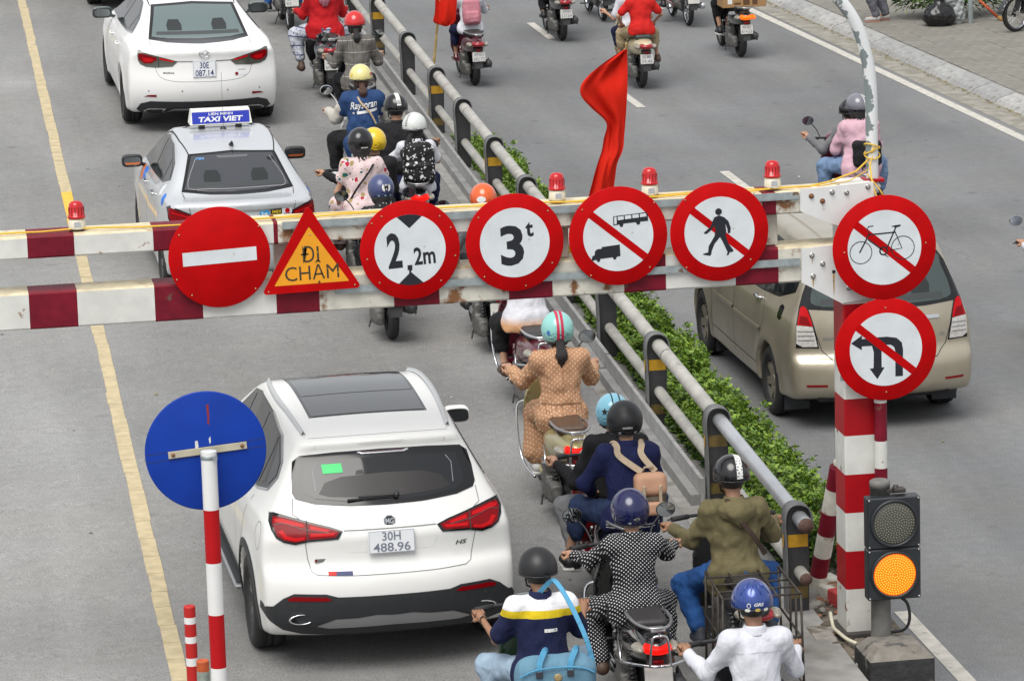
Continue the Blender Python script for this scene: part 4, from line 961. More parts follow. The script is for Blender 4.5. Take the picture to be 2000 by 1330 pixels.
def patch(name, f, outline, axis, m, parent, off=.003, cell=.05, skirt=.012, rnd=0, kind=None):
    """a fitted panel: outline drawn in one elevation, laid on the body and given an edge"""
    pts = outline
    if rnd: pts = [tuple(p) for p in curve(outline, rnd, True)]
    bm = bmesh.new(); vs = [bm.verts.new((p[0], p[1], 0)) for p in pts]; bm.faces.new(vs); bmesh.ops.triangulate(bm, faces=bm.faces[:])
    lo = np.min(pts, 0); hi = np.max(pts, 0)
    for d in (0, 1):
        for q in np.arange(lo[d]+cell*.5, hi[d], cell):
            no = [0, 0, 0]; no[d] = 1; co = [0, 0, 0]; co[d] = q
            bmesh.ops.bisect_plane(bm, geom=bm.verts[:]+bm.edges[:]+bm.faces[:], plane_co=co, plane_no=no, dist=1e-5)
    bmesh.ops.remove_doubles(bm, verts=bm.verts[:], dist=1e-5); bm.verts.index_update()
    P2_ = [(v.co.x, v.co.y) for v in bm.verts]; P = drop(f, P2_, axis); g = grad(f, P); g /= np.linalg.norm(g, axis=1)[:, None]+1e-9
    for v, p, n in zip(bm.verts, P, g): v.co = Vector([float(q) for q in (p+n*off)])
    cs = AX[axis][2]; k = AX[axis][1]; fl = sum((fc.normal_update() or fc.normal[k])*fc.calc_area() for fc in bm.faces)
    if fl*cs > 0: bmesh.ops.reverse_faces(bm, faces=bm.faces[:])
    nv = [Vector([float(q) for q in n]) for n in g]
    be = [e for e in bm.edges if e.is_boundary]
    for fc in bm.faces: fc.smooth = True
    ex = bmesh.ops.extrude_edge_only(bm, edges=be)
    seen = {}
    bm.verts.index_update()
    src = {}
    for e in be: 
        for v in e.verts: src[tuple(round(c, 5) for c in v.co)] = v.index
    newi = []
    for v in [q for q in ex['geom'] if isinstance(q, bmesh.types.BMVert)]:
        i = src.get(tuple(round(c, 5) for c in v.co), 0); newi.append((v, i)); v.co -= nv[i]*skirt if i < len(nv) else Vector()
    bm.verts.index_update(); NN = [None]*len(bm.verts)
    for i_, n_ in enumerate(nv): NN[i_] = tuple(n_)
    for vi, si in newi: NN[vi.index] = tuple(nv[si])
    me = bpy.data.meshes.new(name); bm.to_mesh(me); bm.free(); me.materials.append(m); me.polygons.foreach_set('use_smooth', [True]*len(me.polygons))
    me.normals_split_custom_set_from_vertices([q or (0,0,1) for q in NN])
    o = link(name, me, parent)
    if kind: o['kind'] = kind
    return o
def ribbon(name, f, pts, axis, w, m, parent, off=.0012, step=.03, smooth=0, th=0):
    p = curve(pts, smooth) if smooth else np.array(pts, float)
    q = [p[0]]
    for a, b in zip(p[:-1], p[1:]):
        n = max(1, int(np.linalg.norm(b-a)/step)); q += [a+(b-a)*(i+1)/n for i in range(n)]
    q = np.array(q); t = np.gradient(q, axis=0); t /= np.linalg.norm(t, axis=1)[:, None]+1e-9; nn = np.stack([-t[:, 1], t[:, 0]], 1)*w/2
    P = drop(f, np.concatenate([q+nn, q, q-nn]), axis); g = grad(f, P); g /= np.linalg.norm(g, axis=1)[:, None]+1e-9; n = len(q); c = P.copy(); c[:n] += g[:n]*off; c[n:2*n] += g[n:2*n]*(off+th); c[2*n:] += g[2*n:]*off
    F = [(i, i+1, n+i+1, n+i) for i in range(n-1)]+[(n+i, n+i+1, 2*n+i+1, 2*n+i) for i in range(n-1)]
    o = link(name, mesh(name, c, F, m), parent); return o
def wheel(parent, x, y, r, w, side, m, spokes=5, style=0, name='wheel'):
    """side -1 left, +1 right; tyre with a rim as its sub-part"""
    rr_ = r*.66; hw = w/2
    M = Matrix.Translation((x, y, r))@Matrix.Rotation(R(90)*side, 4, 'Y')
    prof = [(rr_, -hw*.8), (rr_+.02, -hw), (r-.035, -hw), (r-.008, -hw*.82), (r, -hw*.6), (r, -hw*.25), (r-.006, -hw*.23), (r-.006, -hw*.17), (r, -hw*.15), (r, hw*.15), (r-.006, hw*.17), (r-.006, hw*.23), (r, hw*.25), (r, hw*.6), (r-.008, hw*.82), (r-.035, hw), (rr_+.02, hw), (rr_, hw*.8)]
    t = MB().lathe(prof, 44, M).build(name, TYRE, parent)
    mb = MB(); mb.lathe([(rr_, hw*.82), (rr_-.012, hw*.86), (rr_-.02, hw*.6), (rr_-.03, -hw*.3), (.05, -hw*.3)], 44, M, 0)
    for k in range(spokes):
        a = 2*math.pi*k/spokes
        for da in ((-.16, .16) if style else (0,)):
            wd = .030 if style else .045
            P_ = [(math.cos(a+da*u)*q, math.sin(a+da*u)*q) for q, u in ((.03, .3), (rr_-.014, 1))]
            d = Vector((P_[1][0]-P_[0][0], P_[1][1]-P_[0][1])).normalized(); n_ = Vector((-d.y, d.x))*wd
            z1, z2 = hw*.55, hw*.72
            V = [(P_[0][0]-n_.x*1.0, P_[0][1]-n_.y, z1), (P_[0][0]+n_.x, P_[0][1]+n_.y, z1), (P_[1][0]+n_.x*.75, P_[1][1]+n_.y*.75, z2), (P_[1][0]-n_.x*.75, P_[1][1]-n_.y*.75, z2)]
            V += [(a_, b_, c_-.04) for a_, b_, c_ in V]
            mb.add(V, [(0,1,2,3),(4,7,6,5),(0,4,5,1),(1,5,6,2),(2,6,7,3),(3,7,4,0)], 1, False, M)
    mb.lathe([(.055, hw*.4), (.055, hw*.6), (.03, hw*.66), (0, hw*.66)], 20, M, 1)
    mb.build('rim', [UNDER if style == 2 else mat('rim well', (.05,.05,.05), .6, .3), m], t); return t
def stick_text(f, s_, x, z, h, w, m, root, name='model_badge', shear=0, bold=.02, off=.004):
    p = drop(f, [(x, z)], 'rear'); n = grad(f, p)[0]; n = Vector([float(q) for q in n]).normalized(); Yv = -n; X = Yv.cross(Vector((0,0,1))).normalized(); Z = X.cross(Yv)
    return lettering(s_, h, m, root, tuple(Vector([float(q) for q in p[0]])+n*off), w, bold, shear, Matrix((X, Yv, Z)).transposed(), name)
def plate_car(parent, c, w, h, l1, l2, f1=.40, mt=PLK, tilt=-8, ofs=0):
    p = MB().box((0,0,0), (w/2, .006, h/2), 0, .004).build('number_plate', PLW, parent); p.location = c; p.rotation_euler = (R(tilt), 0, 0)
    flat('plate_border', [], mt, p, .0067, lines=[([(-w/2+.006,-h/2+.006),(w/2-.006,-h/2+.006),(w/2-.006,h/2-.006),(-w/2+.006,h/2-.006),(-w/2+.006,-h/2+.006)], .003)])
    
    if l1: lettering(l1, h*.38, mt, p, (0,-.0075,h*.235), w*.40, .012)
    if l2: lettering(l2, h*.38, mt, p, (0 if len(l2) > 4 else w*.27,-.0075,-h*.235), w*(.80 if len(l2) > 4 else .3), .012)
    return p
def mirror_pair(root, n, y, z, x, m, sz=(.11,.07,.075), cap=None):
    for s_ in (-1, 1):
        f = lambda P: smin(smax(smax(s_ell(P, (s_*(x+.10), y, z), (sz[0]*1.25,sz[1]*1.1,sz[2]*1.2)), s_box(P, (s_*(x+.10), y, z), (sz[0]*.98,sz[1],sz[2]*.86), .045), .02), -(P[:, 1]-y+.035), .02), s_cap(P, (s_*(x-.06), y+.03, z-.06), (s_*(x+.05), y+.02, z-.03), .02), .02)
        o = solid('mirror', f, (s_*(x+.05)-.22, y-.12, z-.15), (s_*(x+.05)+.22, y+.15, z+.13), .014, m, root)
        k = [(s_*(x+.10)+q[0], q[1]+z) for q in curve([(-sz[0]*.80,-sz[2]*.5),(-sz[0]*.84,sz[2]*.45),(-sz[0]*.3,sz[2]*.68),(sz[0]*.6,sz[2]*.62),(sz[0]*.86,sz[2]*.25),(sz[0]*.80,-sz[2]*.5),(sz[0]*.2,-sz[2]*.68)], 5, True)]
        MB().prism(k, .006, Matrix.Translation((0, y-.046, 0))@FM).build('mirror_rim', BLACK, o); cx = s_*(x+.10)
        flat('mirror_glass', [[(cx+(a-cx)*.88, z+(b-z)*.86) for a, b in k]], MATS.get('dim mirror') or mat('dim mirror', (.20,.22,.23), .08, .9), o, 0, loc=(0, y-.0475, 0))
def start_car(key, name, label, cat='car', h=.028):
    x, y, k, yaw, sc, rl = PLACE[key]
    root = empty(name, (x, y, RZ(y) if k == 'ramp' else 0), 0, label, cat)
    root.rotation_euler = (math.atan(.02) if k == 'ramp' else 0, R(rl), R(yaw)); root.scale = (sc,)*3
    f = CARS[key]
    V, Q = nets(f, (-1.05, -.1, .1), (1.05, f.L+.1, 1.85), h, 3)
    link('body', mesh('body', V, Q, PAINT[key]), root)
    MB().box((0, f.L/2, .36), (f.wellx+.12, f.L/2-.5, .14)).build('underbody', UNDER, root)
    return root, f
def sym(L): return [(-a, b) for a, b in reversed(L)]
def both(fn, L):
    fn(L); fn(sym(L))
def cabin(fs, root, xs, z0, z1, zs, xw, off=.0085):
    for x in xs: patch('headrest_behind_glass', fs, [(x-.085,z0),(x-.09,(z0+z1)/2),(x-.06,z1),(x+.06,z1),(x+.09,(z0+z1)/2),(x+.085,z0)], 'rear', CAB, root, off, .03)
    patch('shelf_behind_glass', fs, [(-xw,zs[0]),(-xw*.98,zs[1]),(xw*.98,zs[1]),(xw,zs[0])], 'rear', CAB2, root, off, .03)
CAB = mat('dim headrest', (.018,.022,.022), .12, spec=.5); CAB2 = mat('dim shelf', (.05,.055,.055), .12, spec=.5)
# ---- white SUV
root, f = start_car('mg', 'white_suv', 'large pearl white SUV with a panoramic roof waiting nearest behind the blue sign')
fs = f.solid
dx = 0
win = [(-.575,1.500),(-.33,1.518),(0,1.524),(.33,1.518),(.575,1.500),(.625,1.46),(.645,1.37),(.655,1.27),(.635,1.235),(.51,1.205),(.26,1.187),(0,1.183),(-.26,1.187),(-.51,1.205),(-.635,1.235),(-.655,1.27),(-.645,1.37),(-.625,1.46)]
gband = patch('rear_window_surround', fs, win, 'rear', GLASSB, root, .006, .025)
patch('rear_window', fs, [(-.535,1.455),(-.3,1.468),(0,1.472),(.3,1.468),(.535,1.455),(.565,1.35),(.575,1.275),(.5,1.235),(.26,1.212),(0,1.207),(-.26,1.212),(-.5,1.235),(-.575,1.275),(-.565,1.35)], 'rear', GLASS, root, .010, .025)
SHELF = mat('cabin seen through glass', (.022,.020,.020), .35, spec=.4)
patch('parcel_shelf', fs, [(-.47,1.262),(-.42,1.33),(-.30,1.362),(0,1.375),(.27,1.368),(.40,1.335),(.47,1.262),(.40,1.245),(0,1.225),(-.40,1.245)], 'rear', SHELF, root, .012, .025)
patch('rear_headrest', fs, [(-.20,1.372),(-.19,1.395),(-.15,1.40),(-.13,1.374)], 'rear', SHELF, root, .0125)
patch('green_sticker', fs, [(-.43,1.44),(-.29,1.443),(-.285,1.388),(-.425,1.383)], 'rear', mat('green sticker', (.06,.62,.18), .5), root, .0135)
ribbon('heater_line', fs, [(-.49,1.28),(-.495,1.40),(-.46,1.445)], 'rear', .004, mat('pale print', (.30,.30,.32), .5), root, .013); ribbon('heater_line', fs, [(.49,1.28),(.495,1.40),(.46,1.445)], 'rear', .004, MATS['pale print'], root, .013)
patch('third_brake_light', fs, [(-.17,1.505),(-.14,1.494),(.17,1.494),(.20,1.505),(.19,1.51),(-.16,1.51)], 'rear', CHROME, root, .016)
patch('brake_lens', fs, [(-.15,1.509),(-.125,1.501),(.155,1.501),(.18,1.509)], 'rear', LDARK, root, .020)
w_ = MB().tube([(.07,-.0,.0),(-.28,.0,-.015)], .010, 6).box((-.07,.0,-.003), (.13,.008,.014), 0, .004).lathe([(.022,0),(.02,.02),(0,.025)], 12, Matrix.Translation((.07,0,.005))@Matrix.Rotation(R(90), 4, 'X')).build('wiper', BLACK, root)
p0 = drop(fs, [(-.1,1.235)], 'rear')[0]; w_.location = (.0, p0[1]-.022, 1.243)
lamp = [(-.83,1.09),(-.815,1.137),(-.79,1.148),(-.745,1.142),(-.567,1.097),(-.42,1.064),(-.335,1.036),(-.37,.985),(-.574,.970),(-.667,.948),(-.745,.962),(-.795,.990),(-.822,1.04)]
inn = [(-.810,1.085),(-.795,1.125),(-.74,1.122),(-.567,1.082),(-.43,1.052),(-.36,1.032),(-.385,.998),(-.574,.985),(-.662,.965),(-.74,.978),(-.785,1.003)]
br = [(-.795,1.108),(-.74,1.112),(-.60,1.078),(-.60,1.058),(-.70,1.072),(-.79,1.09)]
br2 = [(-.775,1.03),(-.735,.985),(-.665,.972),(-.60,.985),(-.60,1.0),(-.66,.992),(-.72,1.005),(-.745,1.04)]
br3 = [(-.56,1.0),(-.40,1.008),(-.385,1.026),(-.56,1.02)]; br4 = [(-.555,1.045),(-.44,1.03),(-.42,1.04),(-.555,1.07)]
def mg_lamp(sg):
    S_ = (lambda L: [(sg*-a, b) for a, b in (L if sg < 0 else L[::-1])])
    S_ = (lambda L: L) if sg < 0 else sym
    l = patch('tail_light', fs, S_(lamp), 'rear', GLASSB, root, .007, .04)
    patch('lens', fs, S_(inn), 'rear', LRED, l, .011, .04)
    for q in (br, br2, br3, br4): patch('light_bar', fs, S_(q), 'rear', LRED2, l, .0135, .04)
    ribbon('lens_joint', fs, S_([(-.578,1.10),(-.578,.968)]), 'rear', .007, GAP, l, .014)
    ribbon('chrome_strip', fs, S_([(-.80,1.07),(-.74,1.085),(-.6,1.045),(-.43,1.025)]), 'rear', .004, mat('dull strip', (.10,.06,.06), .4), l, .0145)
mg_lamp(-1); mg_lamp(1)
seamL = [(-.655,1.26),(-.675,1.12),(-.60,1.085)]; 
ribbon('tailgate_seam', fs, [(-.600,.968),(-.588,.846),(-.568,.763),(-.53,.742),(-.32,.735),(0,.734),(.32,.735),(.53,.742),(.568,.763),(.588,.846),(.615,.955)], 'rear', .006, GAPW, root)
both(lambda L: ribbon('tailgate_seam', fs, L, 'rear', .006, GAPW, root), [(-.655,1.24),(-.668,1.14),(-.62,1.11)])
patch('plate_recess', fs, [(-.36,1.035),(.36,1.035),(.30,.885),(-.30,.885)], 'rear', PAINT['mg'], root, .0015, .05, .004)
ribbon('recess_lip', fs, [(-.33,1.038),(.33,1.038)], 'rear', .008, GAPW, root, .003)
y0 = float(drop(fs, [(.0,.955)], 'rear')[0][1]); plate_car(root, (.0, y0-.018, .955), .33, .165, '30H', '488.96', mt=PLG)
# octagonal badge
o8 = [(.046*math.cos(R(22.5+45*k)), .046*math.sin(R(22.5+45*k))) for k in range(8)]; y1 = float(drop(fs, [(0,1.085)], 'rear')[0][1])
bd = MB().prism(o8, .008, FM).build('badge', CHROME, root); bd.location = (0, y1-.010, 1.085); bd.rotation_euler = (R(-18), 0, 0)
flat('badge_field', [[(.84*a, .84*b) for a, b in o8]], BLACK, bd, .0012); lettering('MG', .040, CHROME, bd, (0,-.0022,0), .058, .02)
stick_text(fs, 'HS', .505, .895, .030, .088, GAP, root, shear=.3)
y2 = float(drop(fs, [(-.50,.835)], 'rear')[0][1]); b_ = MB().box((0,0,0), (.042,.003,.012)).build('trim_badge', SILVER, root); b_.location = (-.50,y2-.004,.835); flat('badge_mark', [[(-.042,-.012),(-.03,-.012),(-.025,.012),(-.036,.012)]], LRED, b_, .0035)
st = patch('dealer_sticker', fs, [(-.455,.762),(-.285,.762),(-.285,.738),(-.455,.738)], 'rear', mat('navy sticker', (.02,.03,.12), .5), root, .004); patch('sticker_mark', fs, [(-.455,.762),(-.395,.762),(-.403,.738),(-.455,.738)], 'rear', LRED2, st, .0055)
trim = [(-.905,.45),(-.905,.505),(-.843,.515),(-.774,.575),(-.70,.612),(-.48,.612),(-.40,.590),(0,.590),(.40,.590),(.48,.612),(.70,.612),(.774,.575),(.843,.515),(.905,.505),(.905,.45),(.861,.40),(.78,.335),(.644,.30),(.474,.29),(0,.29),(-.474,.29),(-.644,.30),(-.78,.335),(-.861,.40)]
patch('bumper_trim', fs, trim, 'rear', TRIM, root, .006, .05, .02)
both(lambda L: patch('reflector', fs, L, 'rear', LRED, root, .010, .05), [(-.745,.575),(-.70,.592),(-.48,.592),(-.44,.572),(-.48,.563),(-.735,.560)])
patch('skid_plate', fs, [(-.54,.375),(-.42,.425),(-.25,.432),(-.13,.448),(0,.440),(.13,.448),(.25,.432),(.42,.425),(.54,.375),(.47,.362),(0,.372),(-.47,.362)], 'rear', SILVER, root, .016, .05, .02)
for s_ in (-1, 1):
    y3 = float(drop(fs, [(s_*.655,.425)], 'rear')[0][1]); M = Matrix.Translation((s_*.655,y3+.02,.425))@Matrix.Rotation(R(90), 4, 'X')@Matrix.Diagonal((1, .42, 1, 1))
    e = MB().lathe([(.088,.0),(.092,.035),(.086,.042),(.076,.040),(.072,.0)], 28, M).build('exhaust_tip', CHROME, root); MB().lathe([(.075,.012),(0,.012)], 24, M).build('exhaust_pipe', UNDER, e)
    for q in (.30, .66): flat('parking_sensor', [circle(0, 0, .012, 12)], TRIM, root, 0, loc=(s_*q, float(drop(fs, [(s_*q,.53)], 'rear')[0][1])-.009, .53))
# roof
patch('sunroof_surround', fs, [(-.43,1.04),(.43,1.04),(.44,2.48),(-.44,2.48)], 'top', GLASSB, root, .003, .12)
for a, b in ((1.06,1.60),(1.62,2.46)): patch('sunroof_pane', fs, [(-.41,a),(.41,a),(.42,b),(-.42,b)], 'top', mat('sunroof glass', (.025,.026,.028), .06, spec=.6, coat=.2), root, .006, .12)
for s_ in (-1, 1): ribbon('roof_rail', fs, [(s_*.52,.68),(s_*.545,1.1),(s_*.57,1.7),(s_*.565,2.2),(s_*.53,2.55)], 'top', .032, mat('satin white rail', (.55,.56,.56), .35, .4), root, .004, .05, 4, .028)
ribbon('spoiler_seam', fs, [(-.50,.60),(-.3,.575),(0,.565),(.3,.575),(.50,.60)], 'top', .005, GAPW, root)
# sides
for ax in ('left', 'right'):
    dlo = [(3.28,1.085),(2.62,1.50),(2.30,1.555),(1.6,1.565),(1.02,1.53),(.70,1.42),(.62,1.33),(.72,1.22),(1.0,1.165),(1.6,1.125),(2.4,1.095)]
    w = patch('side_window_surround', fs, dlo, ax, GLASSB, root, .003, .09); ribbon('chrome_strip', fs, dlo[3:]+dlo[:1], ax, .014, CHROME, w, .006)
    for q in ([(2.42,1.505),(1.72,1.535),(1.69,1.145),(2.40,1.115)], [(1.64,1.535),(1.08,1.505),(1.06,1.185),(1.62,1.15)], [(1.02,1.49),(.75,1.40),(.68,1.33),(.77,1.245),(1.0,1.20)], [(3.1,1.12),(2.62,1.44),(2.48,1.495),(2.46,1.115)]): patch('side_window', fs, q, ax, GLASS, w, .006, .09)
    for q in ([(1.68,1.09),(1.66,.45)], [(2.62,1.06),(2.62,.42)], [(.98,1.12),(1.12,.95),(1.32,.62),(1.42,.45)]): ribbon('door_seam', fs, q, ax, .007, GAPW, root, .0012, .04, 3)
    patch('sill_trim', fs, [(1.32,.28),(3.26,.28),(3.26,.40),(1.36,.42)], ax, TRIM, root, .005, .12)
    for wy in f.wheels:
        ar = [(wy+.40*math.cos(t)*1.0, .35+.40*math.sin(t)) for t in np.linspace(-.35, math.pi+.35, 22)]; ao = [(wy+.455*math.cos(t), .35+.455*math.sin(t)) for t in np.linspace(math.pi+.35, -.35, 22)]
        patch('arch_trim', fs, ar+ao, ax, TRIM, root, .008, .12)
    for yy_, zz_ in ((1.85,.98),(2.78,.96)):
        sgn = -1 if ax == 'left' else 1; px_ = float(drop(fs, [(yy_, zz_)], ax)[0][0]); MB().tube([(px_-sgn*.01,yy_-.1,zz_),(px_+sgn*.03,yy_-.08,zz_),(px_+sgn*.03,yy_+.08,zz_),(px_-sgn*.01,yy_+.1,zz_)], .012, 6).build('door_handle', CHROME, root)
ribbon('fuel_flap', fs, [(.50+.09*math.cos(t), .95+.10*math.sin(t)) for t in np.linspace(0, 6.283, 24)], 'left', .005, GAPW, root)
for s_ in (-1, 1):
    MB().box((s_*.925, 2.28, .32), (.055,.92,.016), 0, .012).build('running_board', SILVER, root); MB().box((s_*.925, 2.28, .338), (.038,.86,.004)).build('board_tread', TRIM, root)
    for wy in f.wheels: wheel(root, s_*.815, wy, .35, .235, s_, ALLOY, 5, 1)
mirror_pair(root, 'mg', 2.95, 1.10, .86, PAINT['mg'], (.105,.075,.075))
# ---- white sedan
root, f = start_car('mazda', 'white_sedan', 'glossy white saloon with green tinted rear window ahead of the silver taxi'); fs = f.solid
win = [(-.50,1.355),(0,1.375),(.50,1.355),(.60,1.05),(.40,1.035),(0,1.03),(-.40,1.035),(-.60,1.05)]
patch('rear_window_surround', fs, win, 'rear', GLASSB, root, .003, .025); patch('rear_window', fs, [(-.465,1.335),(0,1.352),(.465,1.335),(.555,1.075),(.38,1.058),(0,1.053),(-.38,1.058),(-.555,1.075)], 'rear', GLASSG, root, .006, .025)
cabin(fs, root, (-.27,.27), 1.12, 1.22, (1.082,1.112), .50)
lamp = [(-.775,.95),(-.77,.99),(-.74,.99),(-.635,.955),(-.53,.928),(-.40,.895),(-.31,.868),(-.375,.81),(-.57,.797),(-.68,.805),(-.745,.835),(-.77,.88)]
for S_ in ((lambda L: L), sym):
    l = patch('tail_light', fs, S_(lamp), 'rear', LSMK, root, .006, .04); patch('lens', fs, S_([(-.765,.95),(-.735,.965),(-.63,.94),(-.545,.915),(-.56,.88),(-.62,.845),(-.70,.845),(-.755,.89)]), 'rear', LRED, l, .010, .04)
    patch('light_bar', fs, S_([(-.72,.92),(-.62,.91),(-.58,.89),(-.63,.862),(-.70,.868)]), 'rear', LRED2, l, .0125, .04); patch('light_bar', fs, S_([(-.52,.918),(-.345,.872),(-.37,.862),(-.52,.892)]), 'rear', LRED2, l, .010, .04)
    ribbon('lens_joint', fs, S_([(-.535,.925),(-.535,.80)]), 'rear', .006, GAP, l, .013)
    patch('reflector', fs, S_([(-.71,.452),(-.665,.47),(-.57,.475),(-.57,.448)]), 'rear', LRED, root, .006, .05)
    ribbon('trunk_seam', fs, S_([(-.60,1.045),(-.595,.99),(-.59,.945)]), 'rear', .005, GAPW, root)
    q = S_([(-.72,.275),(-.66,.305),(-.46,.305),(-.50,.24),(-.63,.235)]); e = patch('exhaust_tip', fs, q, 'rear', CHROME, root, .018, .05); patch('exhaust_pipe', fs, S_([(-.69,.275),(-.645,.293),(-.49,.293),(-.52,.252),(-.62,.247)]), 'rear', UNDER, e, .022, .05)
ribbon('trunk_seam', fs, [(-.575,.80),(-.54,.71),(-.45,.655),(-.25,.63),(.25,.63),(.45,.655),(.54,.71),(.575,.80)], 'rear', .005, GAPW, root, smooth=4)
ribbon('chrome_strip', fs, [(-.62,.94),(-.40,.888),(-.30,.868),(.30,.868),(.40,.888),(.62,.94)], 'rear', .012, SILVER, root, .004, smooth=3)
patch('bumper_trim', fs, [(-.80,.29),(-.755,.36),(-.64,.393),(-.3,.388),(.3,.388),(.64,.393),(.755,.36),(.80,.29),(.72,.215),(.5,.20),(-.5,.20),(-.72,.215)], 'rear', TRIM, root, .006, .05, .02)
ribbon('silver_strip', fs, [(-.66,.225),(-.52,.225),(-.36,.292),(.36,.292),(.52,.225),(.66,.225)], 'rear', .02, SILVER, root, .012)
y0 = float(drop(fs, [(0,.78)], 'rear')[0][1]); plate_car(root, (0,y0-.018,.775), .272, .195, '30E', '087.14', mt=mat('blue black figures', (.02,.035,.13), .5), tilt=-6)
y1 = float(drop(fs, [(0,.955)], 'rear')[0][1]); bd = MB().tube([(.058*math.cos(t), 0, .042*math.sin(t)) for t in np.linspace(0, 6.283, 28)], .005, 6).tube([(-.05,0,.016),(-.02,0,.012),(0,0,-.008),(.02,0,.012),(.05,0,.016)], .005, 6).build('badge', CHROME, root); bd.location = (0,y1-.012,.955)
stick_text(fs, 'MAZDA6', -.42, .735, .020, .13, GAP, root)
stick_text(fs, 'SKYACTIV', .45, .748, .014, .09, SILVER, root); s_ = patch('dealer_sticker', fs, [(.36,.722),(.36,.682),(.49,.682),(.49,.722)], 'rear', PLW, root, .004); patch('sticker_mark', fs, circle(.385,.703,.02,14), 'rear', LRED, s_, .0055)
for q in (-.66,-.27,.27,.66): flat('parking_sensor', [circle(0, 0, .010, 12)], GAPW, root, 0, loc=(q, float(drop(fs, [(q,.52)], 'rear')[0][1])-.003, .52))
for ax in ('left', 'right'):
    dlo = [(3.62,1.0),(2.85,1.34),(2.3,1.372),(1.7,1.345),(1.2,1.22),(.98,1.09),(1.4,1.055),(2.5,1.02)]
    w = patch('side_window_surround', fs, dlo, ax, GLASSB, root, .003, .09); ribbon('chrome_strip', fs, dlo[4:]+dlo[:1], ax, .012, CHROME, w, .006)
    for q in ([(3.4,1.03),(2.78,1.32),(2.32,1.345),(2.28,1.045)], [(2.22,1.345),(1.72,1.318),(1.42,1.25),(1.40,1.08),(2.20,1.048)], [(1.36,1.235),(1.2,1.185),(1.06,1.105),(1.34,1.085)]): patch('side_window', fs, q, ax, GLASS, w, .006, .09)
    for q in ([(2.25,1.03),(2.25,.32)], [(3.3,1.0),(3.32,.35)], [(1.28,1.05),(1.42,.85),(1.58,.45)]): ribbon('door_seam', fs, q, ax, .006, GAPW, root, smooth=3)
    for yy_, zz_ in ((1.62,.88),(2.55,.87)):
        sgn = -1 if ax == 'left' else 1; px_ = float(drop(fs, [(yy_, zz_)], ax)[0][0]); MB().tube([(px_-sgn*.01,yy_-.1,zz_),(px_+sgn*.03,yy_-.08,zz_),(px_+sgn*.03,yy_+.08,zz_),(px_-sgn*.01,yy_+.1,zz_)], .012, 6).build('door_handle', PAINT['mazda'], root)
for s_ in (-1, 1):
    for wy in f.wheels: wheel(root, s_*.795, wy, .333, .225, s_, ALLOY, 5, 1)
    ribbon('roof_seam', fs, [(s_*.515,1.42),(s_*.53,2.0),(s_*.52,2.7)], 'top', .012, GAP, root, smooth=2)
mirror_pair(root, 'mazda', 3.05, 1.045, .88, mat('dark mirror shell', (.02,.04,.04), .2, coat=.8), (.125,.08,.08))
# ---- silver taxi
root, f = start_car('taxi', 'silver_taxi', 'silver taxi with a blue roof sign behind the no entry sign', 'taxi'); fs = f.solid
win = [(-.46,1.385),(0,1.405),(.46,1.385),(.59,1.075),(.3,1.055),(0,1.052),(-.3,1.055),(-.59,1.075)]
patch('rear_window_surround', fs, win, 'rear', GLASSB, root, .003, .025); patch('rear_window', fs, [(-.43,1.368),(0,1.385),(.43,1.368),(.55,1.10),(.3,1.078),(0,1.074),(-.3,1.078),(-.55,1.10)], 'rear', mat('grey tinted glass', (.035,.038,.045), .07, spec=.7, coat=.5), root, .006, .025)
ribbon('heater_line', fs, [(-.39,1.345),(-.515,1.115),(-.3,1.095),(.3,1.095),(.515,1.115),(.39,1.345)], 'rear', .005, mat('pale print', (.30,.30,.32), .5), root, .009, smooth=4)
yy0 = drop(fs, [(-.36,1.352)], 'rear')[0]; lettering('789', .03, mat('light blue film', (.12,.36,.72), .5), root, (-.345,yy0[1]-.022,1.352), .09, .02, rotm=Matrix.Rotation(R(-52), 3, 'X'))
patch('inner_brake_light', fs, [(-.17,1.365),(.17,1.365),(.15,1.347),(-.15,1.347)], 'rear', mat('grey brake housing', (.12,.12,.13), .4), root, .008)
patch('mirror_dark_patch', fs, [(.36,1.335),(.43,1.335),(.44,1.30),(.37,1.31)], 'rear', GLASSB, root, .008)  # small dark patch on the upper right of the rear window
cabin(fs, root, (-.25,.25), 1.15, 1.25, (1.108,1.14), .48)
lamp = [(-.765,.96),(-.74,.99),(-.66,.965),(-.52,.905),(-.50,.85),(-.60,.80),(-.73,.79),(-.765,.86)]
for S_ in ((lambda L: L), sym):
    l = patch('tail_light', fs, S_(lamp), 'rear', GLASSB, root, .006, .05); patch('lens', fs, S_([(-.755,.955),(-.735,.975),(-.66,.95),(-.535,.90),(-.52,.86),(-.61,.815),(-.72,.805),(-.755,.87)]), 'rear', LRED, l, .010, .05); patch('light_bar', fs, S_([(-.73,.94),(-.55,.885),(-.55,.87),(-.73,.92)]), 'rear', LRED2, l, .012, .05)
    ribbon('trunk_seam', fs, S_([(-.585,1.07),(-.56,1.0),(-.54,.91)]), 'rear', .006, GAP, root); patch('reflector', fs, S_([(-.66,.42),(-.52,.42),(-.52,.395),(-.66,.395)]), 'rear', LRED, root, .006)
ribbon('trunk_seam', fs, [(-.52,.80),(-.48,.66),(-.3,.62),(.3,.62),(.48,.66),(.52,.80)], 'rear', .006, GAP, root, smooth=4); ribbon('chrome_strip', fs, [(-.40,.93),(0,.935),(.40,.93)], 'rear', .022, CHROME, root, .004)
y0 = float(drop(fs, [(0,.79)], 'rear')[0][1]); plate_car(root, (.0,y0-.018,.80), .33, .165, '', '.27', mt=PLW, tilt=-6); MATS['blue plate'] = mat('blue plate', (.015,.06,.42), .4); root.children[-1].data.materials[0] = MATS['blue plate'] 
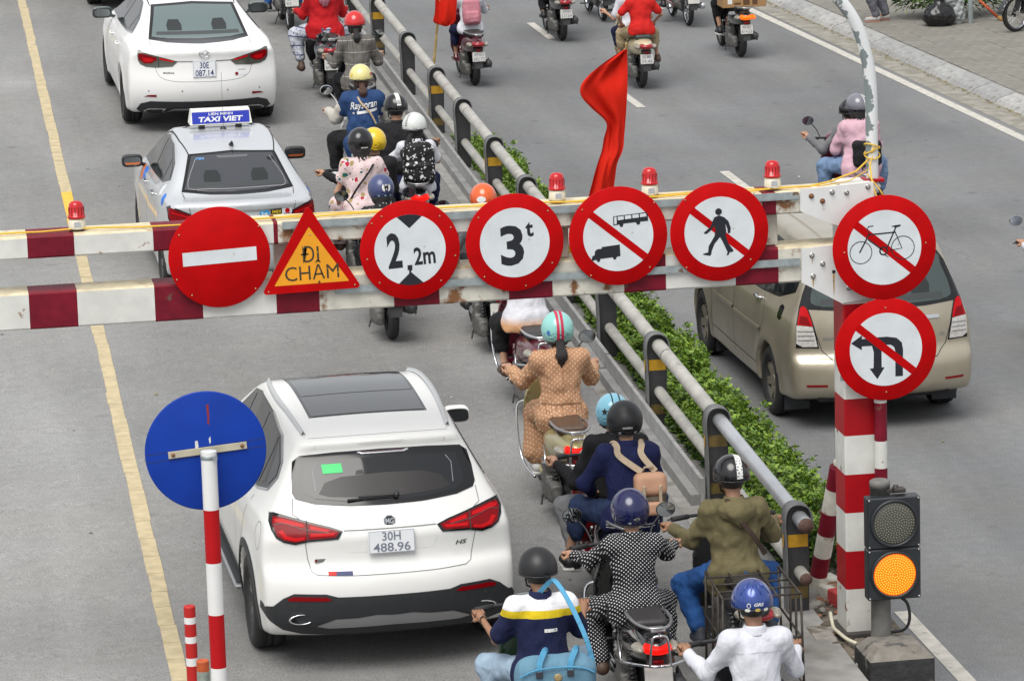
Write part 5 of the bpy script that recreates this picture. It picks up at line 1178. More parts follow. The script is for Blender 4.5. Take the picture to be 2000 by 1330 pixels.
def sticker(x0, z0, x1, z1, m, txt, tm, root_=root):
    s_ = patch('sticker', fs, [(x0,z0),(x1,z0),(x1,z1),(x0,z1)], 'rear', m, root_, .004); c_ = drop(fs, [((x0+x1)/2,(z0+z1)/2)], 'rear')[0]
    if txt: stick_text(fs, txt, (x0+x1)/2, (z0+z1)/2-(.016 if txt[0] == 'T' else -.006), (z1-z0)*(.24 if txt[0] == 'T' else .42), (x1-x0)*.76, tm, s_, 'lettering', off=.007)
CY = mat('cyan sticker', (.02,.30,.62), .5)
s_ = patch('sticker', fs, [(.22+.055*math.cos(R(60*k)), .895+.048*math.sin(R(60*k))) for k in range(6)], 'rear', CY, root, .004); stick_text(fs, 'be', .22, .895, .042, .062, PLW, s_, 'lettering', off=.007)
sticker(.285,.865,.405,.935, BLACK, 'EMDI', mat('yellow print', (.75,.55,.03), .5)); patch('sticker_band', fs, [(.285,.865),(.405,.865),(.405,.878),(.285,.878)], 'rear', MATS['yellow print'], root, .006)
sticker(.408,.855,.515,.93, PLW, 'TAXI VIET', LRED); patch('sticker_mark', fs, circle(.465,.907,.026,14), 'rear', LRED2, root, .0065); stick_text(fs, 'i10', .565, .895, .035, .075, GAP, root)
ts = empty('roof_sign', (0,1.93,0)); ts.parent = root
zr = float(drop(fs, [(0,1.93)], 'top')[0][2]); BLS = mat('blue sign panel', (.012,.028,.36), .35)
V = []
for z, hd, hw in ((.05,.115,.335),(.205,.065,.315)): V += [(-hw,-hd,zr+z),(hw,-hd,zr+z),(hw,hd,zr+z),(-hw,hd,zr+z)]
MB().add(V, [(3,2,1,0),(4,5,6,7),(0,1,5,4),(1,2,6,5),(2,3,7,6),(3,0,4,7)]).build('sign_box', mat('white sign plastic', (.72,.72,.68), .4), ts)
tl_ = math.atan2(.05, .155); M3 = Matrix.Rotation(-tl_, 3, 'X')
pn = MB().box((0,0,0), (.31,.002,.064), 0, .001).build('sign_panel', BLS, ts); pn.location = (0,-.0945,zr+.123); pn.rotation_euler = (-tl_,0,0)
lettering('LIEN MINH', .028, PLW, pn, (.0,-.004,.038), .26, .02); lettering('TAXI VIET', .056, PLW, pn, (0,-.004,-.018), .48, .035, .15)
for s_ in (-.2,.2): MB().box((s_,0,zr+.02), (.03,.06,.03), 0, .004).build('sign_foot', BLACK, ts)
for s_ in (-1,1): ribbon('roof_seam', fs, [(s_*.455,.99),(s_*.50,1.4),(s_*.51,2.1)], 'top', .014, GAP, root, smooth=2)
MB().lathe([(.04,0),(.03,.02),(.008,.035)], 14, Matrix.Translation((.02,1.80,zr-.005))).tube([(.02,1.80,zr+.03),(.015,1.79,zr+.62)], .0022, 4).build('whip_aerial', BLACK, root)
za = float(drop(fs, [(.02,1.12)], 'top')[0][2]); MB().tube([(.02,1.15,za-.005),(.02,1.08,za+.03),(.02,1.07,za+.055)], [.03,.018,.006], 8).tube([(.02,1.1,za+.01),(.02,.98,za+.02)], .004, 5).build('roof_aerial', BLACK, root)
MB().tube([(-.56,2.05,zr-.055),(-.3,2.04,zr+.01),(0,2.04,zr+.012),(.3,2.04,zr+.01),(.56,2.05,zr-.055)], .006, 6).build('rack_strap', BLACK, root)
for ax in ('left', 'right'):
    dlo = [(3.02,1.03),(2.45,1.365),(2.0,1.425),(1.5,1.41),(1.0,1.30),(.78,1.16),(1.1,1.08),(2.0,1.045)]
    w = patch('side_window_surround', fs, dlo, ax, GLASSB, root, .003, .09)
    for q in ([(2.9,1.06),(2.4,1.34),(1.98,1.39),(1.93,1.07)], [(1.86,1.39),(1.5,1.375),(1.2,1.31),(1.18,1.10),(1.84,1.075)], [(1.12,1.29),(.98,1.25),(.85,1.165),(1.1,1.115)]): patch('side_window', fs, q, ax, GLASS, w, .006, .09)
    for q in ([(1.89,1.05),(1.89,.35)], [(2.72,1.02),(2.74,.35)], [(1.02,1.09),(1.12,.85),(1.2,.5)]): ribbon('door_seam', fs, q, ax, .006, GAP, root, smooth=3)
    sgn = -1 if ax == 'left' else 1
    for yy_, zz_ in ((1.36,.93),(2.12,.92)):
        px_ = float(drop(fs, [(yy_, zz_)], ax)[0][0]); MB().tube([(px_-sgn*.01,yy_-.1,zz_),(px_+sgn*.035,yy_-.08,zz_),(px_+sgn*.035,yy_+.08,zz_),(px_-sgn*.01,yy_+.1,zz_)], .013, 6).build('door_handle', CHROME, root)
    patch('sticker', fs, circle(.62,.99,.06,18), ax, mat('blue film', (.02,.16,.6), .5), root, .004)
    patch('livery_band', fs, [(2.5,1.0),(2.3,1.02),(2.2,.88),(2.42,.86)], ax, MATS['blue film'], root, .004); patch('livery_band', fs, [(2.72,1.0),(2.52,1.0),(2.44,.86),(2.62,.84)], ax, mat('orange film', (.62,.16,.04), .5), root, .004)
    patch('sticker', fs, [(.84,1.11),(.95,1.06),(.93,.96),(.83,1.0)], ax, PLW, root, .004)
for s_ in (-1, 1):
    for wy in f.wheels: wheel(root, s_*.725, wy, .298, .175, s_, ALLOY, 7, 0)
mirror_pair(root, 'taxi', 2.62, 1.045, .80, BLACK, (.115,.08,.078))
for o in root.children:
    if o.name.startswith('mirror'):
        x_ = .80+.10; sg = -1 if o.data.vertices[0].co.x < 0 else 1
        flat('mirror_stripe', [[(-.07,-.035),(.07,-.035),(.085,-.012),(-.085,-.012)]], MATS['orange film'], o, 0, loc=(sg*x_,2.62-.05,1.045))
# ---- champagne people carrier
root, f = start_car('innova', 'champagne_people_carrier', 'dusty champagne people carrier passing on the far side of the barrier post', 'van'); fs = f.solid
win = [(-.55,1.60),(0,1.63),(.55,1.60),(.62,1.50),(.72,1.26),(.76,1.14),(.4,1.115),(0,1.11),(-.4,1.115),(-.76,1.14),(-.72,1.26),(-.62,1.50)]
patch('rear_window_surround', fs, win, 'rear', GLASSB, root, .003, .025); patch('rear_window', fs, [(-.52,1.57),(0,1.60),(.52,1.57),(.58,1.46),(.65,1.26),(.62,1.17),(.3,1.15),(-.3,1.15),(-.62,1.17),(-.65,1.26),(-.58,1.46)], 'rear', mat('dark green glass', (.035,.055,.052), .07, spec=.7, coat=.4), root, .006, rnd=3)
cabin(fs, root, (-.36,.0,.36), 1.23, 1.36, (1.175,1.225), .58)
lampU = [(-.785,1.0),(-.745,1.15),(-.72,1.165),(-.695,1.14),(-.665,1.04),(-.655,.985)]; lampD = [(-.80,.83),(-.792,.995),(-.655,.98),(-.618,.80),(-.75,.80)]
for S_ in ((lambda L: L), sym):
    l = patch('tail_light', fs, S_([(-.805,.79),(-.795,1.0),(-.752,1.165),(-.72,1.185),(-.686,1.15),(-.645,1.0),(-.605,.785)]), 'rear', GLASSB, root, .006, .05); patch('red_lens', fs, S_(lampU), 'rear', LRED2, l, .012, .05); patch('clear_lens', fs, S_(lampD), 'rear', LCLR, l, .012, .05); patch('light_bar', fs, S_([(-.77,1.01),(-.755,1.08),(-.70,1.07),(-.67,.995)]), 'rear', LRED, l, .0145, .05)
    for zq in (.86,.90,.94): ribbon('lens_rib', fs, S_([(-.785,zq),(-.645,zq)]), 'rear', .008, SILVER, l, .0142)
    patch('reflector', fs, S_([(-.74,.46),(-.55,.46),(-.555,.442),(-.73,.442)]), 'rear', LRED, root, .006); ribbon('tailgate_seam', fs, S_([(-.71,1.15),(-.64,.95),(-.58,.76),(-.48,.665)]), 'rear', .008, GAP, root)
    MB().box((S_([(-.70,0)])[0][0], .62, .22), (.12,.008,.10), 0, .004).build('mud_flap', TRIM, root); MB().box((S_([(-.70,0)])[0][0], 3.36, .22), (.12,.008,.12), 0, .004).build('mud_flap', TRIM, root)
ribbon('tailgate_seam', fs, [(-.48,.662),(0,.655),(.48,.662)], 'rear', .008, GAP, root); patch('chrome_handle', fs, [(-.35,1.03),(.52,1.03),(.52,1.0),(-.35,1.0)], 'rear', CHROME, root, .014)
y0 = float(drop(fs, [(0,.86)], 'rear')[0][1]); plate_car(root, (0,y0-.018,.86), .33, .165, '', '', tilt=-4); stick_text(fs, 'G', .55, .85, .035, .05, CHROME, root)
stick_text(fs, 'INNOVA', -.50, .87, .03, .14, CHROME, root)
for ax in ('left', 'right'):
    dlo = [(3.30,1.04),(2.68,1.52),(2.3,1.585),(1.4,1.60),(.55,1.57),(.42,1.48),(.46,1.25),(.85,1.14),(1.4,1.10),(2.4,1.07)]
    w = patch('side_window_surround', fs, dlo, ax, GLASSB, root, .003, .1)
    for q in ([(3.1,1.08),(2.62,1.49),(2.32,1.55),(2.30,1.08)], [(2.24,1.55),(1.38,1.57),(1.36,1.11),(2.22,1.085)], [(1.30,1.57),(.58,1.54),(.48,1.47),(.51,1.27),(.88,1.165),(1.28,1.13)]): patch('side_window', fs, q, ax, GLASS, w, .006, .1)
    for q in ([(2.36,1.05),(2.33,.35)], [(1.30,1.09),(1.18,.95),(1.26,.72),(1.42,.40)], [(3.26,1.0),(3.28,.35)]): ribbon('door_seam', fs, q, ax, .008, GAP, root, smooth=3)
    for a, b in ((3.2,2.36),(2.32,1.28)): ribbon('side_moulding', fs, [(a,.735),(b,.755)], ax, .05, PAINT['innova'], root, .004, .06, 0, .012)
    sgn = -1 if ax == 'left' else 1
    for yy_, zz_ in ((1.42,1.04),(2.50,1.02)):
        px_ = float(drop(fs, [(yy_, zz_)], ax)[0][0]); MB().tube([(px_-sgn*.01,yy_-.1,zz_),(px_+sgn*.035,yy_-.08,zz_),(px_+sgn*.035,yy_+.08,zz_),(px_-sgn*.01,yy_+.1,zz_)], .016, 6).build('door_handle', CHROME, root)
    if ax == 'left': patch('quarter_vent', fs, [(.72,.98),(.725,1.08),(.675,1.105),(.61,1.09),(.60,.99),(.65,.965)], ax, GLASSB, root, .004, .1)
    ribbon('sill_seam', fs, [(1.42,.40),(3.25,.40)], ax, .01, GAP, root)
for s_ in (-1, 1):
    for wy in f.wheels: wheel(root, s_*.765, wy, .325, .205, s_, ALLOYD, 7, 0)
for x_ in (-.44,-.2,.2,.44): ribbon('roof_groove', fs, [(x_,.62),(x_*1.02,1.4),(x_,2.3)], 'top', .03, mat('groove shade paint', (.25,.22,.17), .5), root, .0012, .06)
MB().lathe([(.03,0),(.03,.16),(.026,.16),(.024,0)], 14, Matrix.Translation((.52,.34,.33))@Matrix.Rotation(R(80), 4, 'X')).build('exhaust_tip', TRIM, root)
MB().box((0,.3,.33), (.62,.16,.05), 0, .02).build('spare_wheel_carrier', UNDER, root)
mirror_pair(root, 'innova', 2.85, 1.1, .86, PAINT['innova'], (.12,.085,.09))
# ---- van ahead, only its rear wheels show
CARS['van'] = CarSolid(sil=[(.1,.28),(0,.42),(0,.7),(.05,1.05),(.12,1.4),(.25,1.85),(.5,1.93),(3,1.95),(3.6,1.8),(4.3,1.1),(4.8,.85),(4.9,.5),(4.8,.25),(2.5,.22),(.6,.24)], belt=[(0,1.05),(5,1.0)], wb=[(0,.88),(.4,.93),(4,.93),(5,.8)], wr=[(0,.72),(3,.76),(5,.6)], low=[(0,.95),(.3,.98),(.6,1),(1,.975),(1.15,.96)], ra=.12, rp=3, fa=.2, crown=.03, zroof=1.95, wheels=(1.0,3.8), wr_r=.34, arch_r=.39)
PLACE['van'] = (4.19, 59.4, 'ramp', -.77, 1.0, 0)
root, f = start_car('van', 'dark_van', 'dark van at the top edge, ahead of the white saloon', 'van', .05); fs = f.solid
patch('bumper_trim', fs, [(-.86,.32),(-.86,.55),(.86,.55),(.86,.32)], 'rear', TRIM, root, .006, .1); patch('rear_window', fs, [(-.6,1.75),(.6,1.75),(.68,1.2),(-.68,1.2)], 'rear', GLASS, root, .006, .1)
for s_ in (-1, 1):
    patch('tail_light', fs, [(s_*.85,1.2),(s_*.74,1.2),(s_*.74,.8),(s_*.88,.8)], 'rear', LRED, root, .006, .08)
    for wy in f.wheels: wheel(root, s_*.80, wy, .34, .22, s_, ALLOYD, 5, 0)
# ---------------------------------------------------------------- motorbikes (x right, y forward, origin where the rear tyre meets the road)
ALU = mat('dirty engine alloy', (.17,.165,.155), .55, .5, var=.35, vs=22, bump=.2, bs=60); DKP = mat('dark matt plastic', (.028,.028,.030), .55, var=.2, vs=12); SEATM = mat('black vinyl', (.030,.028,.028), .5, var=.15, vs=25, bump=.1, bs=120)
TLOFF = mat('unlit tail lamp', (.30,.006,.012), .15, coat=.4); TLON = mat('lit tail lamp', (.5,.003,.002), .35, emit=.5, ecol=(1,.008,.002), spec=.2); TLAMB = mat('lit amber lamp', (.7,.12,.01), .35, emit=.6, ecol=(1,.13,.004), spec=.2); CLRL = mat('clear indicator', (.30,.275,.23), .15, coat=.4, var=.3, vs=60)
MIRG = mat('mirror glass', (.45,.48,.50), .04, 1.0); EXH = mat('exhaust steel', (.09,.09,.092), .45, .6, var=.3, vs=18); PLD = mat('dusty white plate', (.52,.51,.48), .55, var=.12, vs=12); GRIP = mat('grip rubber', (.02,.02,.02), .75)
PROTO = {}
def proto(key, fn):
    if key not in PROTO: PROTO[key] = fn()
    return PROTO[key]
def cylx(P, y, z, r): return np.hypot(P[:, 1]-y, P[:, 2]-z)-r
def sm(key, f, lo, hi, h):
    def mk():
        V, Q = nets(f, lo, hi, h); return mesh(key, V, Q, BLACK)
    return proto(key, mk)
def f_tail(P):
    d = smin(s_ell(P, (0,.10,.60), (.165,.44,.150)), s_ell(P, (0,-.20,.665), (.118,.27,.085)), .08)
    d = smin(d, s_box(P, (0,.42,.45), (.115,.16,.17), .08), .08)
    d = smax(d, P[:, 2]-.745, .03)
    return smax(d, -smax(cylx(P, 0, .24, .315), np.abs(P[:, 0])-.085, .02), .02)
def f_tail2(P):
    d = smin(s_ell(P, (0,.18,.62), (.15,.40,.12)), s_ell(P, (0,-.22,.70), (.085,.30,.06)), .07)
    d = smin(d, s_ell(P, (0,.25,.60), (.16,.22,.07)), .05)
    d = smax(d, P[:, 2]-.75, .03)
    return smax(d, -smax(cylx(P, 0, .25, .33), np.abs(P[:, 0])-.085, .02), .02)
def f_seat(P): return smin(s_box(P, (0,-.03,.765), (.118,.20,.036), .034), s_box(P, (0,.36,.745), (.130,.24,.036), .034), .06)
def f_shield(P):
    Q = P.copy(); Q[:, 1] = P[:, 1]+1.5*P[:, 0]**2+.30*(P[:, 2]-.62)
    w = np.interp(P[:, 2], [.3,.45,.75,.95], [.13,.19,.205,.15]).astype(f32)
    d = np.maximum(np.abs(Q[:, 1]-1.03)-.028, np.abs(P[:, 0])-w); d = smax(d.astype(f32), np.abs(P[:, 2]-.63)-.33, .04)
    return smin(d, s_box(P, (0,.74,.285), (.155,.30,.035), .03), .05)
def f_cowl(P): return smin(s_ell(P, (0,.99,1.0), (.135,.115,.085)), s_box(P, (0,.97,.93), (.06,.06,.1), .04), .05)
def f_ffend(P): return smax(smax(np.abs(cylx(P, 1.28, .245, .285))-.012, np.abs(P[:, 0])-.065, .02), .30-P[:, 2], .02)
def f_eng(P):
    d = smin(s_box(P, (-.125,.08,.255), (.045,.27,.085), .04), s_box(P, (0,.34,.30), (.13,.13,.10), .04), .03)
    d = smin(d, smax(cylx(P, .16, .26, .115), np.abs(P[:, 0]+.12)-.055, .02), .02)
    d = smin(d, smax(cylx(P, -.0, .25, .09), np.abs(P[:, 0]+.12)-.05, .02), .02)
    d = smin(d, s_box(P, (-.12,.20,.40), (.05,.13,.055), .03), .02)
    return smax(d, -smax(cylx(P, 0, .24, .265), np.abs(P[:, 0])-.062, .01), .01)+.006*np.sin(P[:, 1]*90)*np.sin(P[:, 2]*70)
def f_exh(P):
    d = s_cap(P, (.165,-.24,.345), (.155,.16,.275), .062, .055); d = smin(d, s_cap(P, (.15,.16,.27), (.07,.42,.22), .022), .03)
    return smin(d, s_box(P, (.215,-.06,.325), (.012,.13,.045), .012, rot('x', 9)), .01)
def f_eng2(P):
    d = smin(s_ell(P, (0,.56,.34), (.12,.17,.13)), s_cap(P, (0,.62,.36), (0,.86,.42), .075, .085), .05)
    d = smin(d, smax(cylx(P, .52, .33, .10), np.abs(P[:, 0])-.15, .03), .03)
    d = smin(d, s_box(P, (-.085,.25,.30), (.022,.30,.05), .02), .01)
    return d+.005*np.sin(P[:, 1]*110)
def f_exh2(P): return smin(s_cap(P, (.16,-.36,.36), (.15,.25,.29), .052, .046), s_cap(P, (.15,.25,.29), (.06,.75,.26), .02), .02)
def wheel_mb(r, w, y, spoked):
    M = Matrix.Translation((0, y, r))@Matrix.Rotation(R(90), 4, 'Y'); t = w/2; ri = r-.055
    tm = MB().lathe([(ri,-t*.75),(ri+.02,-t),(r-.025,-t*.9),(r-.006,-t*.5),(r,-t*.12),(r-.004,0),(r,t*.12),(r-.006,t*.5),(r-.025,t*.9),(ri+.02,t),(ri,t*.75)], 36, M)
    for k in range(36):
        a = 2*math.pi*k/36
        tm.box((r-.0035, 0, 0), (.0045, .006, t*.55), 0, 0, None) if 0 else None
    rm = MB().lathe([(ri+.004,-t*.7),(ri-.012,-t*.6),(ri-.016,0),(ri-.012,t*.6),(ri+.004,t*.7)], 36, M)
    rm.lathe([(.045,-t*.9),(.045,t*.9),(.0,t*.9)], 16, M).lathe([(0,-t*.9),(.045,-t*.9)], 16, M)
    if spoked:
        for k in range(18): 
            a = 2*math.pi*k/18; b = a+(.5 if k % 2 else -.5); s_ = (1 if k % 4 < 2 else -1)*t*.7
            rm.tube([M@Vector((.04*math.cos(b), .04*math.sin(b), s_)), M@Vector((ri*math.cos(a), ri*math.sin(a), 0))], .0035, 4, 0, False)
    else:
        for k in range(5):
            a = 2*math.pi*k/5; rm.tube([M@Vector((.03*math.cos(a), .03*math.sin(a), 0)), M@Vector((ri*math.cos(a+.12), ri*math.sin(a+.12), 0))], [.022,.013], 6, 0, False)
    return tm, rm
def bike(name, label, x, y, z, yaw, paint, seat=None, plate=('29-G1','682.73'), style='scooter', lit=0, amber=0, rail='steel', guard=0, group='motorbikes and scooters', dirty=1, shield=None, mirrors=3, tint=None, sc=1.0, steer=0):
    b = empty(name, (x, y, z), R(yaw), label, 'motorbike' if style == 'underbone' else 'scooter', group); b.scale = (sc,)*3
    ub = style == 'underbone'; seat = seat or SEATM
    def part(nm, me, m, par=b): o = link(nm, me, par); setmat(o, m); return o
    part('rear_body', sm('tail2', f_tail2, (-.2,-.6,.35), (.2,.65,.8), .022) if style != 'scooter' else sm('tail', f_tail, (-.2,-.55,.25), (.2,.65,.8), .022), paint)
    part('seat', sm('seat', f_seat, (-.18,-.28,.68), (.18,.65,.84), .018), seat)
    part('leg_shield', sm('shield', f_shield, (-.25,.35,.2), (.25,1.2,1.0), .022), shield or paint); part('headlight_cowl', sm('cowl', f_cowl, (-.2,.8,.8), (.2,1.15,1.12), .02), paint)
    part('front_fender', sm('ffend', f_ffend, (-.1,.9,.25), (.1,1.6,.56), .02), paint)
    part('engine', sm('eng2', f_eng2, (-.2,-.1,.15), (.2,1.0,.56), .024) if ub else sm('eng', f_eng, (-.2,-.25,.12), (.2,.55,.5), .018), ALU)
    part('exhaust', sm('exh2', f_exh2, (.02,-.45,.2), (.25,.85,.44), .02) if ub else sm('exh', f_exh, (.02,-.35,.18), (.26,.5,.44), .018), EXH if not ub else CHROME)
    key = 'wheelU' if ub else 'wheelS'
    def mkw():
        out = []
        for yy_ in (0, 1.28 if not ub else 1.22):
            for q in wheel_mb(.285 if ub else .245, .085 if ub else .105, yy_, ub):
                o = q.build('w', TYRE, None); out.append(o.data); bpy.data.objects.remove(o)
        return out
    w = proto(key, mkw)
    for i in (0, 2): t = part('wheel', w[i], TYRE); part('rim', w[i+1], CHROME if ub else EXH, t)
    def mkrail():
        o = MB().tube(curve([(.115,.12,.765),(.135,.0,.79),(.125,-.25,.80),(.07,-.41,.80),(0,-.44,.80),(-.07,-.41,.80),(-.125,-.25,.80),(-.135,0,.79),(-.115,.12,.765)], 5), .0125, 8).box((0,-.40,.785), (.05,.05,.010), 0, .005).build('r', BLACK); d = o.data; bpy.data.objects.remove(o); return d
    if rail: part('grab_rail', proto('rail', mkrail), {'steel': SILVER, 'black': DKP, 'chrome': CHROME}[rail])
    part('tail_light', sm('tl', lambda P: smax(smax(s_ell(P, (0,-.36,.655), (.115,.125,.05)), P[:, 1]+.37, .01), np.abs(P[:, 0])-.095, .02), (-.14,-.52,.58), (.14,-.3,.73), .011), TLAMB if amber else (TLON if lit else TLOFF))
    for s_, mm in ((-1, CLRL), (1, TLAMB if amber else CLRL)): part('indicator', sm('ind%d' % s_, lambda P: smax(s_ell(P, (s_*.115,-.30,.645), (.05,.13,.036)), P[:, 1]+.29, .02), (s_*.115-.07,-.46,.59), (s_*.115+.07,-.24,.70), .011), mm)
    def mkf():
        o = MB().add([(-.07,-.36,.60),(.07,-.36,.60),(.075,-.41,.47),(-.075,-.41,.47),(-.055,-.44,.30),(.055,-.44,.30)], [(0,1,2,3),(3,2,5,4)]).box((0,-.37,.50), (.055,.03,.10), 0, .01).build('f', BLACK); d = o.data; bpy.data.objects.remove(o); return d
    part('rear_fender', proto('rfend', mkf), DKP)
    pl = MB().box((0,0,0), (.095,.003,.07), 0, .006).build('number_plate', PLD, b); pl.location = (0,-.43,.475); pl.rotation_euler = (R(-14), 0, 0)
    
    if plate:
        for t_, z_, w_ in ((plate[0], .033, .135), (plate[1], -.033, .16)):
            if t_: lettering(t_, .047, PLG, pl, ((0 if len(t_) > 3 else -w_*.28),-.004,z_), w_*(1 if len(t_) > 3 else .42), .012)
    part('reflector', proto('refl', lambda: mesh('refl', *(lambda q: (q.V, q.F))(MB().box((0,-.425,.565), (.035,.008,.014), 0, .004)), BLACK)), LRED)
    def mkh():
        q = MB().tube(curve([(-.30,.86,1.035),(-.18,.93,1.03),(0,.98,1.01),(.18,.93,1.03),(.30,.86,1.035)], 4), .013, 8); o = q.build('h', BLACK); d = o.data; bpy.data.objects.remove(o); return d
    hb = part('handlebar', proto('hbar', mkh), DKP)
    for s_ in (-1, 1):
        def mkg(s_=s_):
            o = MB().tube([(s_*.24,.90,1.033),(s_*.37,.83,1.037)], .019, 10).tube([(s_*.25,.93,1.03),(s_*.30,.95,1.025),(s_*.39,.88,1.02)], .006, 5).build('g', BLACK); d = o.data; bpy.data.objects.remove(o); return d
        part('grip', proto('grip%d' % s_, mkg), GRIP, hb)
        if mirrors & (1 if s_ < 0 else 2):
            def mkm(s_=s_):
                M = Matrix.Translation((s_*.33,.97,1.235))@Matrix.Rotation(R(90), 4, 'X')@Matrix.Diagonal((1,.78,1,1))
                o = MB().tube(curve([(s_*.20,.93,1.04),(s_*.235,.97,1.13),(s_*.30,.98,1.21)], 4), .006, 6).lathe([(.066,0),(.070,-.012),(.05,-.032),(0,-.04)], 20, M).build('m', BLACK); d = o.data; bpy.data.objects.remove(o)
                o = MB().lathe([(.064,.001),(0,.002)], 20, M).build('m', BLACK); e = o.data; bpy.data.objects.remove(o); return d, e
            d, e = proto('mir%d' % s_, mkm); mo = part('mirror', d, tint or DKP, hb); part('mirror_glass', e, MIRG, mo)
    def mks(n=9):
        P_ = [(-.11+.028*math.cos(t), -.06+.03*math.sin(t)+.09*(t/(2*math.pi*n)), .31+.26*t/(2*math.pi*n)) for t in np.linspace(0, 2*math.pi*n, n*10)]
        o = MB().tube(P_, .0065, 4).tube([(-.11,-.07,.27),(-.11,.03,.60)], .016, 6).build('s', BLACK); d = o.data; bpy.data.objects.remove(o); return d
    part('shock', proto('shock', mks), EXH)
    if ub:
        o = part('shock', proto('shock', mks), EXH); o.location = (.22, 0, 0)
        part('swing_arm', proto('swing', lambda: mesh('s', *(lambda q: (q.V, q.F))(MB().box((.075,.25,.29), (.015,.28,.022), 0, .006).box((-.075,.25,.29), (.015,.28,.022), 0, .006).box((0,.5,.24), (.28,.02,.015), 0, .008)), BLACK)), EXH)
    part('floor_frame', proto('stand', lambda: mesh('s', *(lambda q: (q.V, q.F))(MB().box((0,.45,.22), (.05,.2,.03), 0, .01).tube([(-.12,.38,.2),(-.17,.30,.12),(-.19,.22,.09)], .009, 6)), BLACK)), DKP); part('fork', proto('fork', lambda: mesh('s', *(lambda q: (q.V, q.F))(MB().tube([(0,1.28,.245),(0,1.02,.75)], .035, 8)), BLACK)), DKP)
    if guard:
        def mkc():
            q = MB()
            for s_ in (-1, 1):
                q.tube(curve([(s_*.16,.98,.75),(s_*.245,1.0,.70),(s_*.255,.92,.45),(s_*.23,.80,.28),(s_*.19,.5,.24)], 5), .011, 7)
                q.tube(curve([(s_*.165,.30,.42),(s_*.20,.05,.47),(s_*.215,-.22,.53),(s_*.18,-.40,.56),(s_*.06,-.50,.56),(0,-.51,.56)], 5), .011, 7)
                q.tube([(s_*.19,-.02,.62),(s_*.215,-.2,.535)], .008, 6)
                q.tube(curve([(s_*.07,-.50,.56),(s_*.06,-.505,.68),(s_*.045,-.50,.755),(0,-.5,.765)], 4), .009, 6)
            o = q.build('g', BLACK); d = o.data; bpy.data.objects.remove(o); return d
        part('crash_guard', proto('guard', mkc), CHROME)
    return b
# where a thing stands, from its height above the road: pixel of the 2000 px photograph were turned into metres beforehand
# ---------------------------------------------------------------- people
SKIN = mat('skin', (.42,.235,.15), .55, var=.08, vs=12); SKIND = mat('tanned skin', (.30,.155,.09), .55, var=.1, vs=12); HAIR = mat('black hair', (.012,.010,.010), .4, var=.3, vs=60, bump=.5, bs=160); HAIRB = mat('brown hair', (.07,.03,.018), .42, var=.3, vs=60, bump=.5, bs=160)
EYE = mat('eye white', (.7,.7,.68), .2)
def crease(m, k):
    """fine wrinkles of cloth: stretched ridges, as relief only"""
    if m.get('creased'): return m
    t, b, N, L = nodes(m); tc = N('ShaderNodeTexCoord'); mp = N('ShaderNodeMapping'); mp.inputs['Scale'].default_value = (1,1,.6); mp.inputs['Rotation'].default_value = (.2,.5,.3); L(tc.outputs['Object'], mp.inputs[0]); h = None
    for sc_, w_ in ((6, 1.0), (15, .22), (130, .04)):
        n = N('ShaderNodeTexNoise'); n.inputs['Scale'].default_value = sc_; n.inputs['Detail'].default_value = 2; n.inputs['Distortion'].default_value = 1.6; L(mp.outputs[0], n.inputs['Vector'])
        a = N('ShaderNodeMath'); a.operation = 'SUBTRACT'; L(n.outputs['Fac'], a.inputs[0]); a.inputs[1].default_value = .5
        c = N('ShaderNodeMath'); c.operation = 'ABSOLUTE'; L(a.outputs[0], c.inputs[0])
        d = N('ShaderNodeMath'); d.operation = 'MULTIPLY_ADD'; L(c.outputs[0], d.inputs[0]); d.inputs[1].default_value = w_
        if h is not None: L(h, d.inputs[2])
        else: d.inputs[2].default_value = 0
        h = d.outputs[0]
    bp = N('ShaderNodeBump'); bp.inputs['Strength'].default_value = .85; bp.inputs['Distance'].default_value = .026*k; L(h, bp.inputs['Height']); L(bp.outputs[0], b.inputs['Normal']); m['creased'] = 1; return m
def cloth_mat(name, col, var=.12, bump=.3, bs=22, rough=.85):
    return crease(mat(name, col, rough, var=var, vs=9, spec=.25), 1.0)
def ik(a, t, l1, l2, pole):
    a, t, pole = Vector(a), Vector(t), Vector(pole); d = t-a; L = min(max(d.length, abs(l1-l2)+.01), (l1+l2)*.995); d.normalize()
    x = (l1*l1-l2*l2+L*L)/(2*L); h = math.sqrt(max(l1*l1-x*x, 0)); p = pole-d*pole.dot(d); p.normalize()
    return tuple(a+d*x+p*h), tuple(a+d*L)
HELM = {}
def f_helm(kind):
    def f(P):
        o = s_ell(P, (0,0,0), (.128,.152,.142)); i = s_ell(P, (0,.0,-.01), (.112,.136,.128)); z, y = P[:, 2], P[:, 1]
        if kind == 'half': k = -(z+.035+.10*np.clip(-y, -.1, .15)); d = smax(smax(o, -i, .006), k, .006)
        else: k = np.minimum(-(z-.005), np.maximum(y-.035, -(z+.105))); d = smax(smax(o, -i, .006), k, .008)
        if kind == 'half': d = smin(d, smax(smax(np.abs(s_ell(P, (0,.02,-.01), (.128,.165,.10)))-.004, np.abs(z+.02+.25*(y-.1))-.008, .004), -(y-.10), .01), .015)
        return d
    return f
def helm_me(kind):
    if kind not in HELM: V, Q = nets(f_helm(kind), (-.16,-.19,-.15), (.16,.22,.17), .0115); HELM[kind] = mesh('helmet', V, Q, BLACK)
    return HELM[kind]
def on_dome(u, v, off=.0025):
    """u: degrees left-right from the crown line seen from behind, v: degrees up from the back horizon"""
    a, b = R(u), R(v); d = Vector((math.sin(a)*math.cos(b) if abs(v) < 95 else math.sin(a)*math.cos(b), -math.cos(a)*math.cos(b), math.sin(b)))
    return Vector((d.x*(.128+off), d.y*(.152+off), d.z*(.142+off)))
